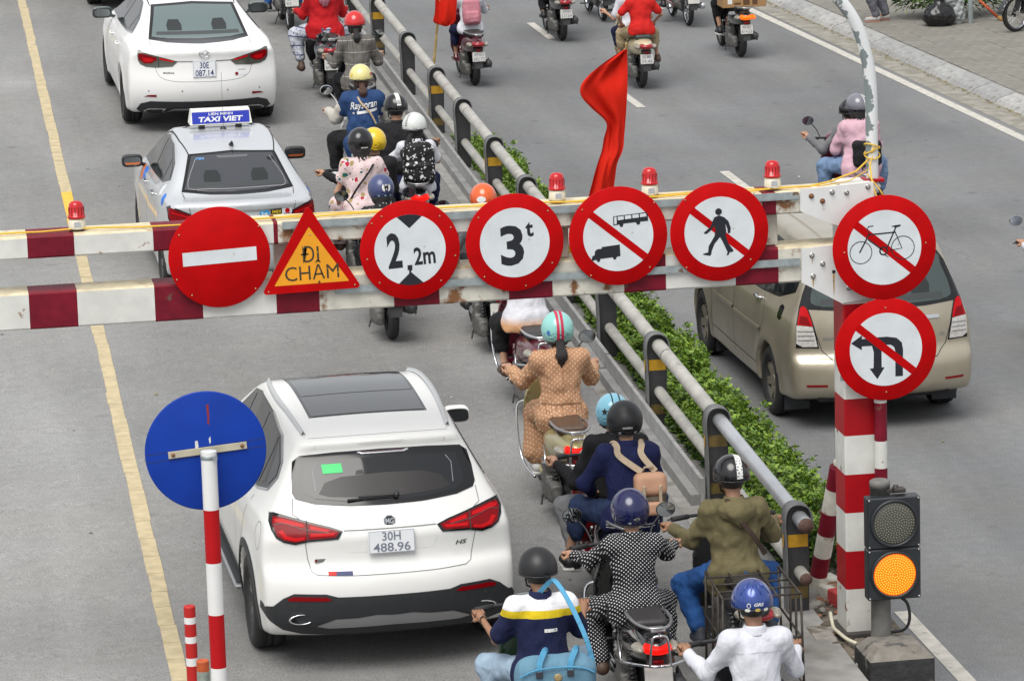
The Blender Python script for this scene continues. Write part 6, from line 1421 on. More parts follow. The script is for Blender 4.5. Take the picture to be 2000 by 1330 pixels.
def dome_band(name, x0, x1, m, par, v0=-14, v1=150, off=.0025):
    """a stripe running front to back over the shell between two sideways offsets (metres)"""
    n = 22; V = []; ax, ay, az = .128+off, .152+off, .142+off
    for i in range(n+1):
        b = R(v0+(v1-v0)*i/n)
        for x in (x0, x1):
            s_ = math.sqrt(max(0, 1-(x/ax)**2)); V.append((x, -math.cos(b)*ay*s_, math.sin(b)*az*s_))
    return link(name, mesh(name, V, [(2*i, 2*i+1, 2*i+3, 2*i+2) for i in range(n)], m), par)
def dome_patch(name, cx, cv, pts, m, par, off=.003):
    """a small print on the back of the shell: pts in metres round (cx degrees, cv degrees)"""
    V = [(0, 0)]+list(pts); out = []
    for a, b in V: out.append(on_dome(cx+math.degrees(a/.13), cv+math.degrees(b/.145), off))
    return link(name, mesh(name, out, [(0, i, i+1) for i in range(1, len(pts))]+[(0, len(pts), 1)], m), par)
class Pose: pass
def person(label, base, hip=(0,.22,.88), lean=10, size=1.0, sex='f', hands=None, feet=None, head=(0, -8, 0), skin=None, top=None, bottom=None, shoes=None, helmet=None, hair=None, mask=None, sway=0, bulk=1.0, group='riders on motorbikes and scooters', stand=False, pole=None, knee_out=.10, hs=1.0, vox=.017, twist=0):
    """base: the bike's Empty (same frame) or (loc, yaw). top: (material, sleeve, hem, ease, folds); bottom: (material, leg fraction, ease)"""
    loc, rz, bs_ = (base.location, base.rotation_euler.z, base.scale[0]) if not isinstance(base, tuple) else (base[0], R(base[1]), 1)
    p = empty('person', loc, rz, label, 'person', group); p.scale = (bs_,)*3
    skin = skin or SKIN; S = size*(.94 if not stand else 1); w = (1.0 if sex == 'm' else .94)*size
    if not stand: hip = (hip[0], hip[1], hip[2]-.055)
    Lm = rot('x', -lean); H = np.array(hip, float)
    def tp(v, q=1.0):  # torso frame with a curved spine
        L_ = rot('x', -lean*(.7+.5*q)); r = L_@np.array(v, f32); T = rot('y', sway*q)@(rot('z', twist*q)@r); return tuple(H+S*T)
    waist = tp((0,.0,.16), .4); chest = tp((0,.012,.335), .8); neckb = tp((0,-.005,.505), 1); neckt = tp((0,.03,.575), 1)
    sh = {s_: tp((s_*.158*w/S,-.005,.452), 1) for s_ in (-1, 1)}; hj = {s_: tuple(H+np.array((s_*.092*w, .02, -.01))) for s_ in (-1, 1)}
    hd = np.array(neckt)+rot('x', head[1])@np.array((0,.025,.098))*1.0
    HM = rot('z', head[0])@rot('y', head[2])@rot('x', head[1])
    hands = hands or {-1: (-.315,.75,1.03), 1: (.315,.75,1.03)}
    feet = feet or {-1: (-.16,.70,.355), 1: (.16,.70,.355)}
    pole = pole or {-1: (-.25,-.3,-1), 1: (.25,-.3,-1)}
    el = {}; wr = {}; kn = {}; an = {}
    for s_ in (-1, 1):
        el[s_], wr[s_] = ik(sh[s_], hands[s_], .292*size, .262*size, pole[s_])
        kp = (s_*knee_out*3, 1, .6) if not stand else (0, 1, 0)
        kn[s_], an[s_] = ik(hj[s_], feet[s_], .42*S, .41*S, kp)
    B = bulk
    def torso(P, e=0, lower=True):
        d = smin(s_ell(P, chest, (.132*w*B+e, .100*S*B+e, .165*S+e), Lm), s_ell(P, waist, (.110*w*B+e, .088*S*B+e, .15*S+e), Lm), .08)
        d = smin(d, s_cap(P, sh[-1], sh[1], .050*S+e), .07)
        if lower: d = smin(d, s_ell(P, tuple(H+np.array((0,-.01,.0))), (.152*w*B+e, .120*S*B+e, .12*S+e)), .07)
        return d
    def trunk(P, e):
        k_ = np.array((1,1.3,1), f32); return s_cap(P*k_, tuple(H*k_), tuple(np.array(chest)*k_), .118*w*B+e, .122*w*B+e)*.86
    def arm(P, s_, e, f0=0, f1=2):
        a, b, c = (np.array(q, float) for q in (sh[s_], el[s_], wr[s_])); d = s_cap(P, a, b if f1 >= 1 else a+(b-a)*f1, .041*S*B**.5+e, (.034 if f1 >= 1 else .045)*S+e)
        if f1 > 1: d = smin(d, s_cap(P, b, b+(c-b)*(f1-1), .033*S+e*.9, .026*S+e*.7), .03)
        return d
    def leg(P, s_, e, f1=2):
        a, b, c = (np.array(q, float) for q in (hj[s_], kn[s_], an[s_])); d = s_cap(P, a, b if f1 >= 1 else a+(b-a)*f1, .080*S*B**.6+e, .055*S+e)
        if f1 > 1: d = smin(d, smin(s_cap(P, b, b+(c-b)*(f1-1), .054*S+e, .036*S+e), s_ell(P, b+(c-b)*.3+np.array((0,-.012,0)), (.05*S+e,.055*S+e,.12*S+e)), .03), .04)
        return d
    palm = {}; 
    for s_ in (-1, 1):
        d_ = (np.array(wr[s_])-np.array(el[s_])); d_ /= np.linalg.norm(d_); palm[s_] = np.array(wr[s_])+d_*.045
    def fbody(P):
        d = torso(P, -.004)
        for s_ in (-1, 1):
            d = smin(d, arm(P, s_, -.006), .05); d = smin(d, leg(P, s_, -.006), .04)
            d = smin(d, s_cap(P, wr[s_], palm[s_], .026*S, .032*S), .02)
            f_ = np.array(an[s_])+np.array((0,.10,-.05)); d = smin(d, s_cap(P, an[s_], f_, .036, .03), .03)
        d = smin(d, s_cap(P, neckb, neckt, .056*S, .052*S), .04)
        d = smin(d, s_ell(P, hd, (.074,.092,.108), HM), .03); q = lambda v: tuple(hd+HM@np.array(v))
        d = smin(d, s_ell(P, q((0,.045,-.065)), (.046,.045,.05), HM), .03); d = smin(d, s_cap(P, q((0,.088,.005)), q((0,.105,-.028)), .010, .013), .012)
        for s_ in (-1, 1): d = smin(d, s_ell(P, q((s_*.078,-.005,-.012)), (.012,.022,.032), HM), .01)
        return d
    pts = [H, chest, hd]+[d_[s_] for d_ in (sh, el, wr, kn, an, palm) for s_ in (-1, 1)]
    lo = np.min(pts, 0)-.26; hi = np.max(pts, 0)+.24; lo[2] = min(q[2] for q in pts)-.12
    V, Q = nets(fbody, lo, hi, vox*1.08, 1)
    mb = MB().add(V, Q, 0, True)
    for s_ in (-1, 1):   # five fingers closing on the grip
        c = palm[s_]; g = np.array(hands[s_]); d_ = (np.array(wr[s_])-np.array(el[s_])); d_ /= np.linalg.norm(d_); ax = np.cross(d_, (0,0,1)); ax /= np.linalg.norm(ax)+1e-6; ax *= s_ if True else 1
        for k, ln in enumerate((.9, 1.0, .95, .78)):
            o_ = c+ax*(.028-.019*k)+np.array((0,0,.012)); P_ = [o_]+[o_+d_*.034*ln*math.cos(a)*i_+np.array((0,0,-1))*(.030*ln*i_*math.sin(a))+d_*.02 for i_, a in ((1, .1), (1.7, .6), (1.75, 1.15), (1.3, 1.6))]
            mb.tube(P_, [.0105,.0105,.010,.009,.007], 6)
        o_ = c-d_*.03-ax*.03*(-1); mb.tube([o_-np.array((0,0,.005)), o_+d_*.03-np.array((0,0,.028))-ax*.012*(-1), o_+d_*.06-np.array((0,0,.036))], [.013,.012,.009], 6)
    body = mb.build('body', skin, p, fix=False)
    # face
    q = lambda v: Vector([float(t) for t in hd+HM@np.array(v)])
    HB = Matrix([[float(t) for t in r] for r in HM]).to_4x4(); HB.translation = Vector([float(t) for t in hd])
    for s_ in (-1, 1):
        mb = MB().lathe([(.011,0),(.009,.006),(.005,.009),(0,.010)], 10, HB@Matrix.Translation((s_*.031,.083,.012))@Matrix.Rotation(R(-90), 4, 'X')); mb.build('eye', EYE, p)
    if mask:
        fm = lambda P: smax(s_ell(P, q((0,.042,-.045)), (.066,.078,.062), HM), -((P-np.array(q((0,.04,0)), f32))@HM[:, 1].astype(f32)), .01)
        o = solid('face_mask', fm, tuple(hd-.2), tuple(hd+.2), .018, mask, p)
    # clothes
    if top:
        m, sl, hem, e, fo = top
        def ftop(P):
            d = smin(torso(P, e), trunk(P, e-.004), .05)
            if sl: 
                for s_ in (-1, 1): d = smin(d, arm(P, s_, e*.9+.002, 0, sl), .06)
            if hem > .0: d = smin(d, s_cap(P, tuple(H+np.array((-.07,-.02,.0-hem*.6))), tuple(H+np.array((.07,-.02,-hem*.6))), .108*S*B+e), .1)
            d = smax(d, (H[2]-.02-hem)-P[:, 2], .02)
            d = smax(d, (P-np.array(neckb, f32))@np.array(tp((0,0,1), 1), f32)*0+(P[:, 2]-neckb[2]-.045), .02) if 1 else d
            lo_ = np.clip((neckb[2]-P[:, 2])/.5, 0, 1)
            return d+folds(P*np.array((1,1,1.5), f32), fo*.60, 16, int(abs(hash_(label))) % 997)*(.45+lo_)+folds(P, fo*.40, 42, 7)
        o = solid('top', ftop, tuple(np.min([H, *sh.values(), *el.values(), *wr.values()], 0)-.2), tuple(np.max([neckb, *sh.values(), *el.values(), *wr.values()], 0)+np.array((.2,.2,.12))), vox, m, p); p_top = o
        # collar
        NB = Matrix.Translation(Vector(neckb)+Vector((0,.0,.012)))@Matrix.Rotation(R(-lean*1.1), 4, 'X')
        MB().lathe([(.080,-.02),(.074,.018),(.067,.036),(.060,.034),(.058,.0)], 20, NB).build('collar', m, p)
    if bottom:
        m, f1, e = bottom
        if f1 == 'skirt':
            def fb(P):
                d = s_ell(P, tuple(H+np.array((0,-.01,.02))), (.150*w,.135*S,.15*S)); mk = (np.array(kn[-1])+np.array(kn[1]))/2
                d = smin(d, s_cap(P, tuple(H+np.array((-.07,-.05,-.06))), tuple(H+np.array((.07,-.05,-.06))), .105), .05)
                for s_ in (-1, 1):
                    K = np.array(kn[s_]); A_ = K+(np.array(an[s_])-K)*.8
                    d = smin(d, smin(s_cap(P, hj[s_], K, .095, .085), s_cap(P, K, A_, .085, .11), .05), .07)
                ma = (np.array(an[-1])+np.array(an[1]))/2; d = smin(d, smin(s_cap(P, tuple(H), tuple(mk), .11, .09), s_cap(P, tuple(mk), tuple(mk+(ma-mk)*.8), .09, .12), .06), .10)
                pl_ = np.abs(np.sin(P[:, 0]*62+P[:, 1]*34+2.2*np.sin(P[:, 2]*7)))
                return d+folds(P*np.array((1,1,.3), f32), .004, 30, 3)+(.007*(pl_-.5)).astype(f32)*np.clip((H[2]+.16-P[:, 2])*6, 0, 1)
        else:
            def fb(P):
                d = s_ell(P, tuple(H+np.array((0,-.005,.0))), (.156*w*B+e,.124*S*B+e,.125*S+e))
                for s_ in (-1, 1): d = smin(d, leg(P, s_, e, f1), .05)
                return d+folds(P, .0042, 26, 11)+folds(P, .0025, 55, 12)
        pts = [H, *hj.values(), *kn.values(), *an.values()]
        solid('skirt' if f1 == 'skirt' else 'trousers', fb, tuple(np.min(pts, 0)-.22), tuple(np.max(pts, 0)+.22), vox, m, p)
    if shoes:
        for s_ in (-1, 1):
            A = np.array(an[s_]); 
            fs_ = lambda P: smax(smin(s_cap(P, A+np.array((0,-.03,-.045)), A+np.array((s_*.015,.15,-.06)), .042, .036), s_cap(P, A+np.array((0,-.01,-.03)), A+np.array((0,.0,.01)), .044, .042), .03), (A[2]-.092)-P[:, 2], .008)
            sh_ = solid('shoe', fs_, tuple(A-np.array((.1,.12,.13))), tuple(A+np.array((.1,.24,.08))), .014, shoes[0], p)
            if len(shoes) > 1: MB().box((0,0,0), (.042,.125,.012), 0, .008).build('sole', shoes[1], sh_).location = tuple(A+np.array((s_*.008,.06,-.092)))
    if hair:
        m, kind, ln = hair[:3]
        if kind == 'tail':
            a = hd+HM@np.array((0,-.10,-.03)); b_ = hd+HM@np.array((hair[3] if len(hair) > 3 else 0,-.15,-.03-ln*.55)); c_ = np.array((b_[0]*1.0, b_[1]+.015, hd[2]-.03-ln))
            fh = lambda P: smin(smin(s_cap(P, a, b_, .026, .042), s_cap(P, b_, c_, .042, .014), .03), smax(s_ell(P, hd+np.array((0,-.02,-.03)), (.088,.10,.10), HM), P[:, 1]-hd[1]-.03, .02), .02)+.003*np.sin(P[:, 0]*260)
        elif kind == 'long':
            fh = lambda P: smin(smax(s_ell(P, hd+np.array((0,-.015,-.03)), (.095,.105,.11), HM), P[:, 1]-hd[1]-.03, .02), s_cap(P, hd+np.array((0,-.06,-.08)), hd+np.array((0,-.085,-.08-ln)), .085, .06), .05)+.004*np.sin(P[:, 0]*170+8*np.sin(P[:, 2]*20))
        else:
            fh = lambda P: smax(s_ell(P, hd+np.array((0,-.012,.0)), (.083,.098,.112), HM), np.maximum(P[:, 1]-hd[1]-.045, hd[2]-.062-P[:, 2]), .015)
        solid('hair', fh, tuple(hd-np.array((.2,.28,.14+ln))), tuple(hd+np.array((.2,.12,.14))), .0135, m, p)
    if helmet:
        kind, m = helmet[:2]; o = link('helmet', helm_me(kind), p); setmat(o, m)
        Z = HB.copy(); Z.translation = Vector([float(t) for t in hd+HM@np.array((0,-.006,.022))]); o.matrix_basis = Z@Matrix.Diagonal((hs, hs, hs, 1)); p['hel'] = 1
        MB().tube([q((-.086,.0,-.02)), q((-.07,.045,-.09)), q((0,.07,-.125)), q((.07,.045,-.09)), q((.086,.0,-.02))], .007, 5).build('chin_strap', BLACK, p)
        ring = [on_dome(u, -20 if kind == 'half' else -44) for u in range(-80, 81, 10)]
        if kind == 'open': MB().tube([on_dome(u, -46+6*abs(u)/80, .001) for u in range(-95, 96, 8)], .006, 6).build('rim_trim', BLACK, o)
        else: MB().tube([on_dome(u, -17+6*abs(u)/90, .001) for u in range(-90, 91, 8)], .005, 6).build('rim_trim', BLACK, o)
        person.helm = o
    person.P = dict(H=H, chest=chest, neckb=neckb, sh=sh, hd=hd, lean=lean, S=S, w=w, tp=tp, waist=waist)
    return p
def hash_(s):
    h = 5381
    for c in s: h = (h*33+ord(c)) & 0xffffff
    return h
def back_point(x, z, S=1.0): return person.P['tp']((x, -.125, z), 1)
def strap(name, pts, w, m, par, th=.006, n=6):
    """flat band through points"""
    P = [Vector(q) for q in curve(pts, n)]; V = []; F = []
    for i, p in enumerate(P):
        t = (P[min(i+1, len(P)-1)]-P[max(i-1, 0)]).normalized(); nrm = Vector((0,-1,.35)); s_ = t.cross(nrm); s_ = s_.normalized() if s_.length > .05 else Vector((1,0,0)); n_ = s_.cross(t).normalized()
        V += [p+s_*w/2+n_*th, p-s_*w/2+n_*th, p-s_*w/2-n_*th, p+s_*w/2-n_*th]
    for i in range(len(P)-1):
        for k in range(4): F.append((i*4+k, i*4+(k+1) % 4, i*4+4+(k+1) % 4, i*4+4+k))
    mb = MB().add(V, F, 0, False); return mb.build(name, m, par)
# ---------------------------------------------------------------- cloth patterns
def pattern(name, base, layers, rough=.85, bump=.25, bs=24, squash=None):
    """layers: ('dots', scale, radius, colour, jitter) | ('grid', spacing, width, colour, axis) | ('polka', spacing, threshold, colour) | ('blot', scale, threshold, colour, seed) | ('fade', z0, z1, colour)"""
    m = mat(name, base, rough, spec=.25); t, b, N, L = nodes(m); tc = N('ShaderNodeTexCoord'); cur = None
    def math_(op, a, bb=None):
        n = N('ShaderNodeMath'); n.operation = op
        for i, q in enumerate((a, bb)):
            if q is None: continue
            if isinstance(q, (int, float)): n.inputs[i].default_value = q
            else: L(q, n.inputs[i])
        return n.outputs[0]
    sep = N('ShaderNodeSeparateXYZ'); L(tc.outputs['Object'], sep.inputs[0])
    for ly in layers:
        k = ly[0]
        if k == 'dots' or k == 'blot':
            mp = N('ShaderNodeMapping'); L(tc.outputs['Object'], mp.inputs[0])
            if squash: mp.inputs['Scale'].default_value = squash
            mp.inputs['Location'].default_value = (ly[4] if len(ly) > 4 else 0,)*3
        if k == 'dots':
            v = N('ShaderNodeTexVoronoi'); v.inputs['Scale'].default_value = ly[1]; L(mp.outputs[0], v.inputs['Vector']); f = math_('LESS_THAN', v.outputs['Distance'], ly[2])
        elif k == 'blot':
            v = N('ShaderNodeTexVoronoi'); v.inputs['Scale'].default_value = ly[1]
            ns = N('ShaderNodeTexNoise'); ns.inputs['Scale'].default_value = ly[1]*2.2; L(mp.outputs[0], ns.inputs['Vector']); ad = N('ShaderNodeVectorMath'); ad.operation = 'MULTIPLY_ADD'; L(ns.outputs['Color'], ad.inputs[0]); ad.inputs[1].default_value = (.5/ly[1],)*3; L(mp.outputs[0], ad.inputs[2]); L(ad.outputs[0], v.inputs['Vector'])
            f = math_('LESS_THAN', v.outputs['Distance'], ly[2])
        elif k == 'grid':
            a = math_('FRACT', math_('DIVIDE', sep.outputs['XYZ'.index(ly[4])], ly[1])); f = math_('LESS_THAN', a, ly[2])
        elif k == 'polka':
            w = 2*math.pi/ly[1]; a = math_('COSINE', math_('MULTIPLY', sep.outputs[0], w)); zz = math_('ADD', sep.outputs[2], math_('MULTIPLY', sep.outputs[1], .6)); c = math_('COSINE', math_('MULTIPLY', zz, w)); f = math_('GREATER_THAN', math_('MULTIPLY', a, c), ly[2])
        elif k == 'fade':
            mr = N('ShaderNodeMapRange'); mr.inputs[1].default_value = ly[1]; mr.inputs[2].default_value = ly[2]; L(sep.outputs[2], mr.inputs[0]); f = mr.outputs[0]
        elif k == 'above': f = math_('GREATER_THAN', math_('ADD', sep.outputs[2], math_('MULTIPLY', sep.outputs[1], ly[3] if len(ly) > 3 else 0)), ly[1])
        mx = N('ShaderNodeMix'); mx.data_type = 'RGBA'; L(f, mx.inputs[0])
        if cur is None: mx.inputs[6].default_value = tuple(base)+(1,)
        else: L(cur, mx.inputs[6])
        mx.inputs[7].default_value = tuple(ly[2] if k == 'above' else ly[3])+(1,); cur = mx.outputs[2]
    L(cur, b.inputs['Base Color']); return crease(m, 1.0 if rough > .7 else .45) if rough > .65 else m
def hm(name, col, coat=.6, rough=.22, metal=0): return mat(name, col, rough, metal, coat=coat)
C_ = cloth_mat
BLK = C_('black cloth', (.014,.014,.016)); NAVY = C_('navy cloth', (.012,.016,.055)); WHITEC = C_('white cotton', (.60,.61,.66), .06); JEAN = C_('blue denim', (.018,.075,.24), .3); LJEAN = C_('pale denim', (.30,.40,.50), .2); DJEAN = C_('dark denim', (.018,.03,.06), .25); GREYC = C_('grey cloth', (.16,.16,.17)); KHAKI = C_('khaki cloth', (.36,.28,.17)); REDC = C_('red knit', (.42,.008,.012), .1); DARKTR = C_('charcoal trousers', (.025,.025,.03))
SHOEB = mat('black shoe', (.015,.015,.016), .5); SHOEW = mat('white shoe', (.62,.62,.62), .6); SOLE = mat('pale sole', (.55,.55,.52), .7); SANDAL = mat('brown sandal', (.08,.045,.03), .6); MASKB = C_('blue face mask', (.25,.42,.55)); MASKW = C_('white face mask', (.62,.64,.66)); MASKK = C_('black face mask', (.02,.02,.022))
H_BLK = hm('gloss black helmet', (.004,.004,.005), .35); H_MAT = hm('matt black helmet', (.012,.0125,.014), .0, .45); H_RED = hm('gloss red helmet', (.55,.010,.010)); H_CRM = hm('cream yellow helmet', (.70,.62,.26)); H_WHT = hm('white helmet', (.62,.64,.62), .5); H_YEL = hm('yellow helmet', (.70,.48,.01)); H_BLU = hm('slate blue helmet', (.045,.06,.16), .4, .35); H_ORG = hm('orange helmet', (.68,.10,.012)); H_MNT = hm('mint helmet', (.25,.56,.52)); H_SKY = hm('sky blue helmet', (.22,.52,.66), .5); H_NVY = hm('gloss navy helmet', (.004,.006,.06), .5); H_GRS = hm('metallic blue helmet', (.015,.05,.25), 1, .25, .4); H_GRY = hm('grey helmet', (.16,.16,.19))
INK = mat('white print', (.70,.70,.68), .5); INKK = mat('black print', (.012,.012,.012), .5); INKR = mat('crimson print', (.48,.015,.06), .5)
P_DK = mat('dark grey scooter paint', (.020,.021,.026), .25, coat=.8); P_BK = mat('black scooter paint', (.008,.008,.009), .12, coat=1); P_MAR = mat('maroon scooter paint', (.10,.012,.022), .25, coat=.8); P_WH = mat('white scooter paint', (.62,.63,.62), .3, coat=.7); P_CRM = mat('cream scooter paint', (.52,.45,.30), .3, coat=.7); P_GLD = mat('gold beige scooter paint', (.38,.33,.15), .3, .25, coat=.7); P_GRN = mat('dark green scooter paint', (.015,.05,.025), .25, coat=.8); P_SLV = mat('silver scooter paint', (.42,.43,.44), .35, .5, coat=.5); P_OLD = mat('worn black bike paint', (.03,.03,.03), .6, var=.4, vs=12); P_BLU = mat('blue scooter paint', (.02,.06,.28), .25, coat=.8); P_TEAL = mat('teal scooter paint', (.02,.12,.11), .3, coat=.6); P_RED = mat('red scooter paint', (.25,.01,.015), .25, coat=.8); BRSEAT = mat('brown seat vinyl', (.085,.05,.032), .45, var=.15, vs=20)
YW = -.77
def ramp_bike(name, label, x, y, paint, **k): return bike(name, label, x, y, RZ(y)+.004, k.pop('yaw', YW), paint, **k)
def text_on_back(s, x, z, h, w, m, par, tilt=-10, bold=.02, shear=0, ang=0, depth=None):
    q = person.P['tp']((x, 0, z), 1); o = bpy.data.objects
    top = [c for c in par.children if c.name.startswith('top')][0]; me = top.data
    V, F = text_mesh(s, 1.0, bold, 1, shear); V = V.copy(); V *= h/max(V[:, 1].max()-V[:, 1].min(), 1e-6); V[:, 0] *= w/(V[:, 0].max()-V[:, 0].min())
    c_, s_ = math.cos(R(ang)), math.sin(R(ang)); X = V[:, 0]*c_-V[:, 1]*s_+q[0]; Z = V[:, 0]*s_+V[:, 1]*c_+q[2]
    return wrap_print('lettering', np.stack([X, Z], 1), F, m, par)
def wrap_print(name, XZ, F, m, par, off=.004):
    """lay a flat print onto the back of the garment"""
    from mathutils.bvhtree import BVHTree
    top = [c for c in par.children if c.name.startswith('top')][0]; me = top.data
    b = BVHTree.FromPolygons([v.co[:] for v in me.vertices], [tuple(p.vertices) for p in me.polygons]); out = []; last = 0
    for x, z in XZ:
        h = b.ray_cast(Vector((x, -1.2, z)), Vector((0, 1, 0)))
        if h[0] is not None: last = h[0].y
        out.append((x, last-off, z))
    return link(name, mesh(name, out, F, m, False), par)
def wrap_poly(name, pts, m, par, off=.004, n=10):
    """quad strip between two lists of points given as [(x, z_low, z_high)]"""
    XZ = []; F = []
    for i, (x, a, b) in enumerate(pts): XZ += [(x, a+(b-a)*k/3) for k in range(4)]
    for i in range(len(pts)-1):
        for k in range(3): F.append((i*4+k, i*4+4+k, i*4+5+k, i*4+k+1))
    return wrap_print(name, np.array(XZ), F, m, par, off)
def backpack(name, label, m1, m2, w=.15, h=.21, d=.085, dz=.0, straps=True, m3=None, S=1):
    P = person.P; c = np.array(P['tp']((P.get('xo', 0),-.125-d,.27+dz), .9)); M = rot('x', -P['lean']*1.1)
    f = lambda p: smin(smax(s_box(p, c, (w,d,h), .06, M), s_ell(p, c+np.array((0,.0,-.03)), (w*1.35,d*1.7,h*1.22), M), .04), s_box(p, c+M@np.array((0,-d*.75,-h*.42)), (w*.78,.045,h*.42), .035, M), .015)+folds(p, .0025, 35, 5)
    r = empty(name, person.base.location if hasattr(person, 'base') else (0,0,0), person.rz, label, 'backpack')
    r.scale = (person.bs,)*3
    solid('pack', f, tuple(c-.32), tuple(c+.32), .014, m1, r)
    mb = MB().tube([tuple(c+M@np.array(q)) for q in ((-.04,.02,h),(-.03,-.01,h+.04),(.03,-.01,h+.04),(.04,.02,h))], .008, 6); mb.build('carry_loop', m2, r)
    if straps:
        for s_ in (-1, 1):
            strap('shoulder_strap', [tuple(c+M@np.array((s_*.075,.03,h*.9))), P['tp']((s_*.10,-.09,.50), 1), P['tp']((s_*.115,.0,.535), 1), P['tp']((s_*.13,.09,.46), 1), P['tp']((s_*.15,.10,.30), 1)], .05, m2, r, .005)
    return r, c, M
def rider(label, base, drive=True, **k):
    if drive:
        h_ = k.get('hip', (0,.22,.88)); k['hip'] = (h_[0], h_[1]+(.12 if h_[1] < .3 else .04), h_[2]-.015)
        if k.get('hands'): k['hands'] = {q_: (v[0]*.93, max(v[1], .73), v[2]) for q_, v in k['hands'].items()}
    p = person(label, base, **k); person.base = p; person.rz = p.rotation_euler.z; person.bs = p.scale[0]; return p
PH = {-1: (-.15,.30,.90), 1: (.15,.30,.90)}; PF = {-1: (-.23,.30,.40), 1: (.23,.30,.40)}
def passenger(label, base, **k):
    d = dict(hip=(0,-.10,.90), lean=6, hands=PH, feet=PF, knee_out=.13, pole={-1: (-1,-.7,-.3), 1: (1,-.7,-.3)}); d.update(k); return rider(label, base, False, **d)
# ================================================================ on the ramp, far to near
b = ramp_bike('motorbike', 'dark motorbike at the top edge with a chrome spoked wheel and white plate', 5.94, 56.73, P_OLD, style='underbone', plate=('29','93'))
rider('rider in blue jeans and black boots at the top edge of the ramp', b, size=1.03, sex='m', top=(BLK, 2, .06, .016, .006), bottom=(JEAN, 1.9, .016), shoes=(SHOEB,), helmet=('half', H_BLK), hair=(HAIR, 'short', 0), feet={-1: (-.24,.62,.30), 1: (.2,.62,.30)})
b = ramp_bike('scooter', 'dark grey scooter with a wide plate under the woman in red', 5.83, 51.15, P_DK, plate=('29-E1','600.64'), lit=0, rail='steel', mirrors=0)
SCARF = pattern('pink scarf', (.50,.20,.25), [('grid', .05, .3, (.42,.13,.18), 'X')]); PTR = pattern('printed white trousers', (.50,.52,.58), [('blot', 24, .26, (.05,.06,.16)), ('grid', .12, .12, (.05,.06,.15), 'Z'), ('dots', 55, .2, (.08,.09,.2))])
p = rider('woman in a red jacket with a pink scarf and printed trousers', b, size=1.04, bulk=1.28, lean=6, hip=(0,.20,.90), top=(REDC, 1.9, .08, .026, .008), bottom=(PTR, 1.75, .035), shoes=(SANDAL,), helmet=('half', H_WHT), hair=(HAIR, 'short', 0), feet={-1: (-.30,.52,.36), 1: (.30,.52,.36)}, knee_out=.24)
q = person.P; f = lambda P: smin(s_cap(P, q['tp']((0,-.06,.52)), q['tp']((0,-.165,.40)), .10, .07), s_cap(P, q['tp']((0,-.165,.40)), q['tp']((0,-.16,.29)), .06, .02), .05)+.003*np.sin(P[:, 0]*140)
solid('scarf', f, np.array(q['hd'])-.34, np.array(q['hd'])+np.array((.25,.2,.0)), .016, SCARF, p)
b = ramp_bike('scooter', 'black scooter with round mirrors ridden by the person in the plaid blazer', 5.785, 47.4, P_BK, plate=None, rail='steel')
PLAID = pattern('grey plaid', (.125,.115,.105), [('grid', .115, .07, (.50,.47,.43), 'X'), ('grid', .14, .055, (.36,.34,.31), 'Z'), ('grid', .0575, .12, (.075,.07,.065), 'X')])
p = rider('rider in a grey plaid blazer with a red helmet and thin black ponytail', b, size=1.0, lean=7, top=(PLAID, 1.95, .13, .024, .007), bottom=(BLK, 1.9, .02), shoes=(SHOEB,), helmet=('half', H_RED), hair=(HAIR, 'tail', .24), hands={-1: (-.34,.66,1.02), 1: (.34,.66,1.02)})
for v, m in ((2, INK),): dome_band('trim_line', -.125, .125, INKK, person.helm, -8, -2)
b = ramp_bike('scooter', 'white scooter with a white mirror shell under the woman in the blue top', 5.36, 43.6, P_WH, plate=None, tint=P_WH, shield=P_WH, mirrors=1)
TEE = pattern('faded navy tee', (.022,.055,.15), [('blot', 5, .3, (.028,.068,.18))]); CRS = C_('cream sleeves', (.50,.47,.42))
p = rider('woman in a navy printed top with cream sleeves and a cream yellow helmet', b, size=1.02, bulk=1.12, lean=5, hip=(0,.16,.86), top=(TEE, .62, .20, .034, .008), bottom=(BLK, 1.75, .035), shoes=(SHOEW, SOLE), helmet=('half', H_CRM), hair=(HAIRB, 'tail', .22), feet={-1: (-.29,.60,.34), 1: (.26,.60,.34)}, hands={-1: (-.36,.62,1.03), 1: (.36,.62,1.03)}, knee_out=.16)
P = person.P; q = P
def sleeves(par, m, e=.022):
    hh = {-1: (-.36*.93,.73,1.03), 1: (.36*.93,.73,1.03)}
    for s_ in (-1, 1):
        E_, W_ = ik(P['sh'][s_], hh[s_], .292*P['S']/.94, .262*P['S']/.94, (s_*.38,-.35,-1))
        f = lambda p: smin(s_cap(p, np.array(P['sh'][s_])*.6+np.array(E_)*.4, E_, .06+e*.5, .05+e), s_cap(p, E_, W_, .048+e, .03+e), .04)+folds(p, .004, 40, 3)
        lo = np.min([P['sh'][s_], E_, W_], 0)-.14; hi = np.max([P['sh'][s_], E_, W_], 0)+.14; solid('sleeve', f, lo, hi, .016, m, par)
sleeves(p, CRS)
text_on_back('Raysoran', 0, .385, .105, .30, INK, p, shear=.35, bold=.015, ang=5); wrap_poly('swoosh', [(x, .0+q['H'][2]+.285+.12*x+.18*x*x, q['H'][2]+.315+.12*x+.10*x*x) for x in np.linspace(-.08, .15, 9)], INK, p)
wrap_print('star', np.array([(-.115+.018*(1 if k % 2 == 0 else .42)*math.cos(R(90+36*k)), q['H'][2]+.29+.018*(1 if k % 2 == 0 else .42)*math.sin(R(90+36*k))) for k in range(10)]), [tuple(range(10))], INK, p)
strap('bag_strap', [q['tp']((-.07,-.06,.52)), q['tp']((-.04,-.145,.42)), q['tp']((.06,-.165,.30)), q['tp']((.13,-.15,.16))], .018, mat('tan strap', (.45,.33,.2), .6), p, .004)
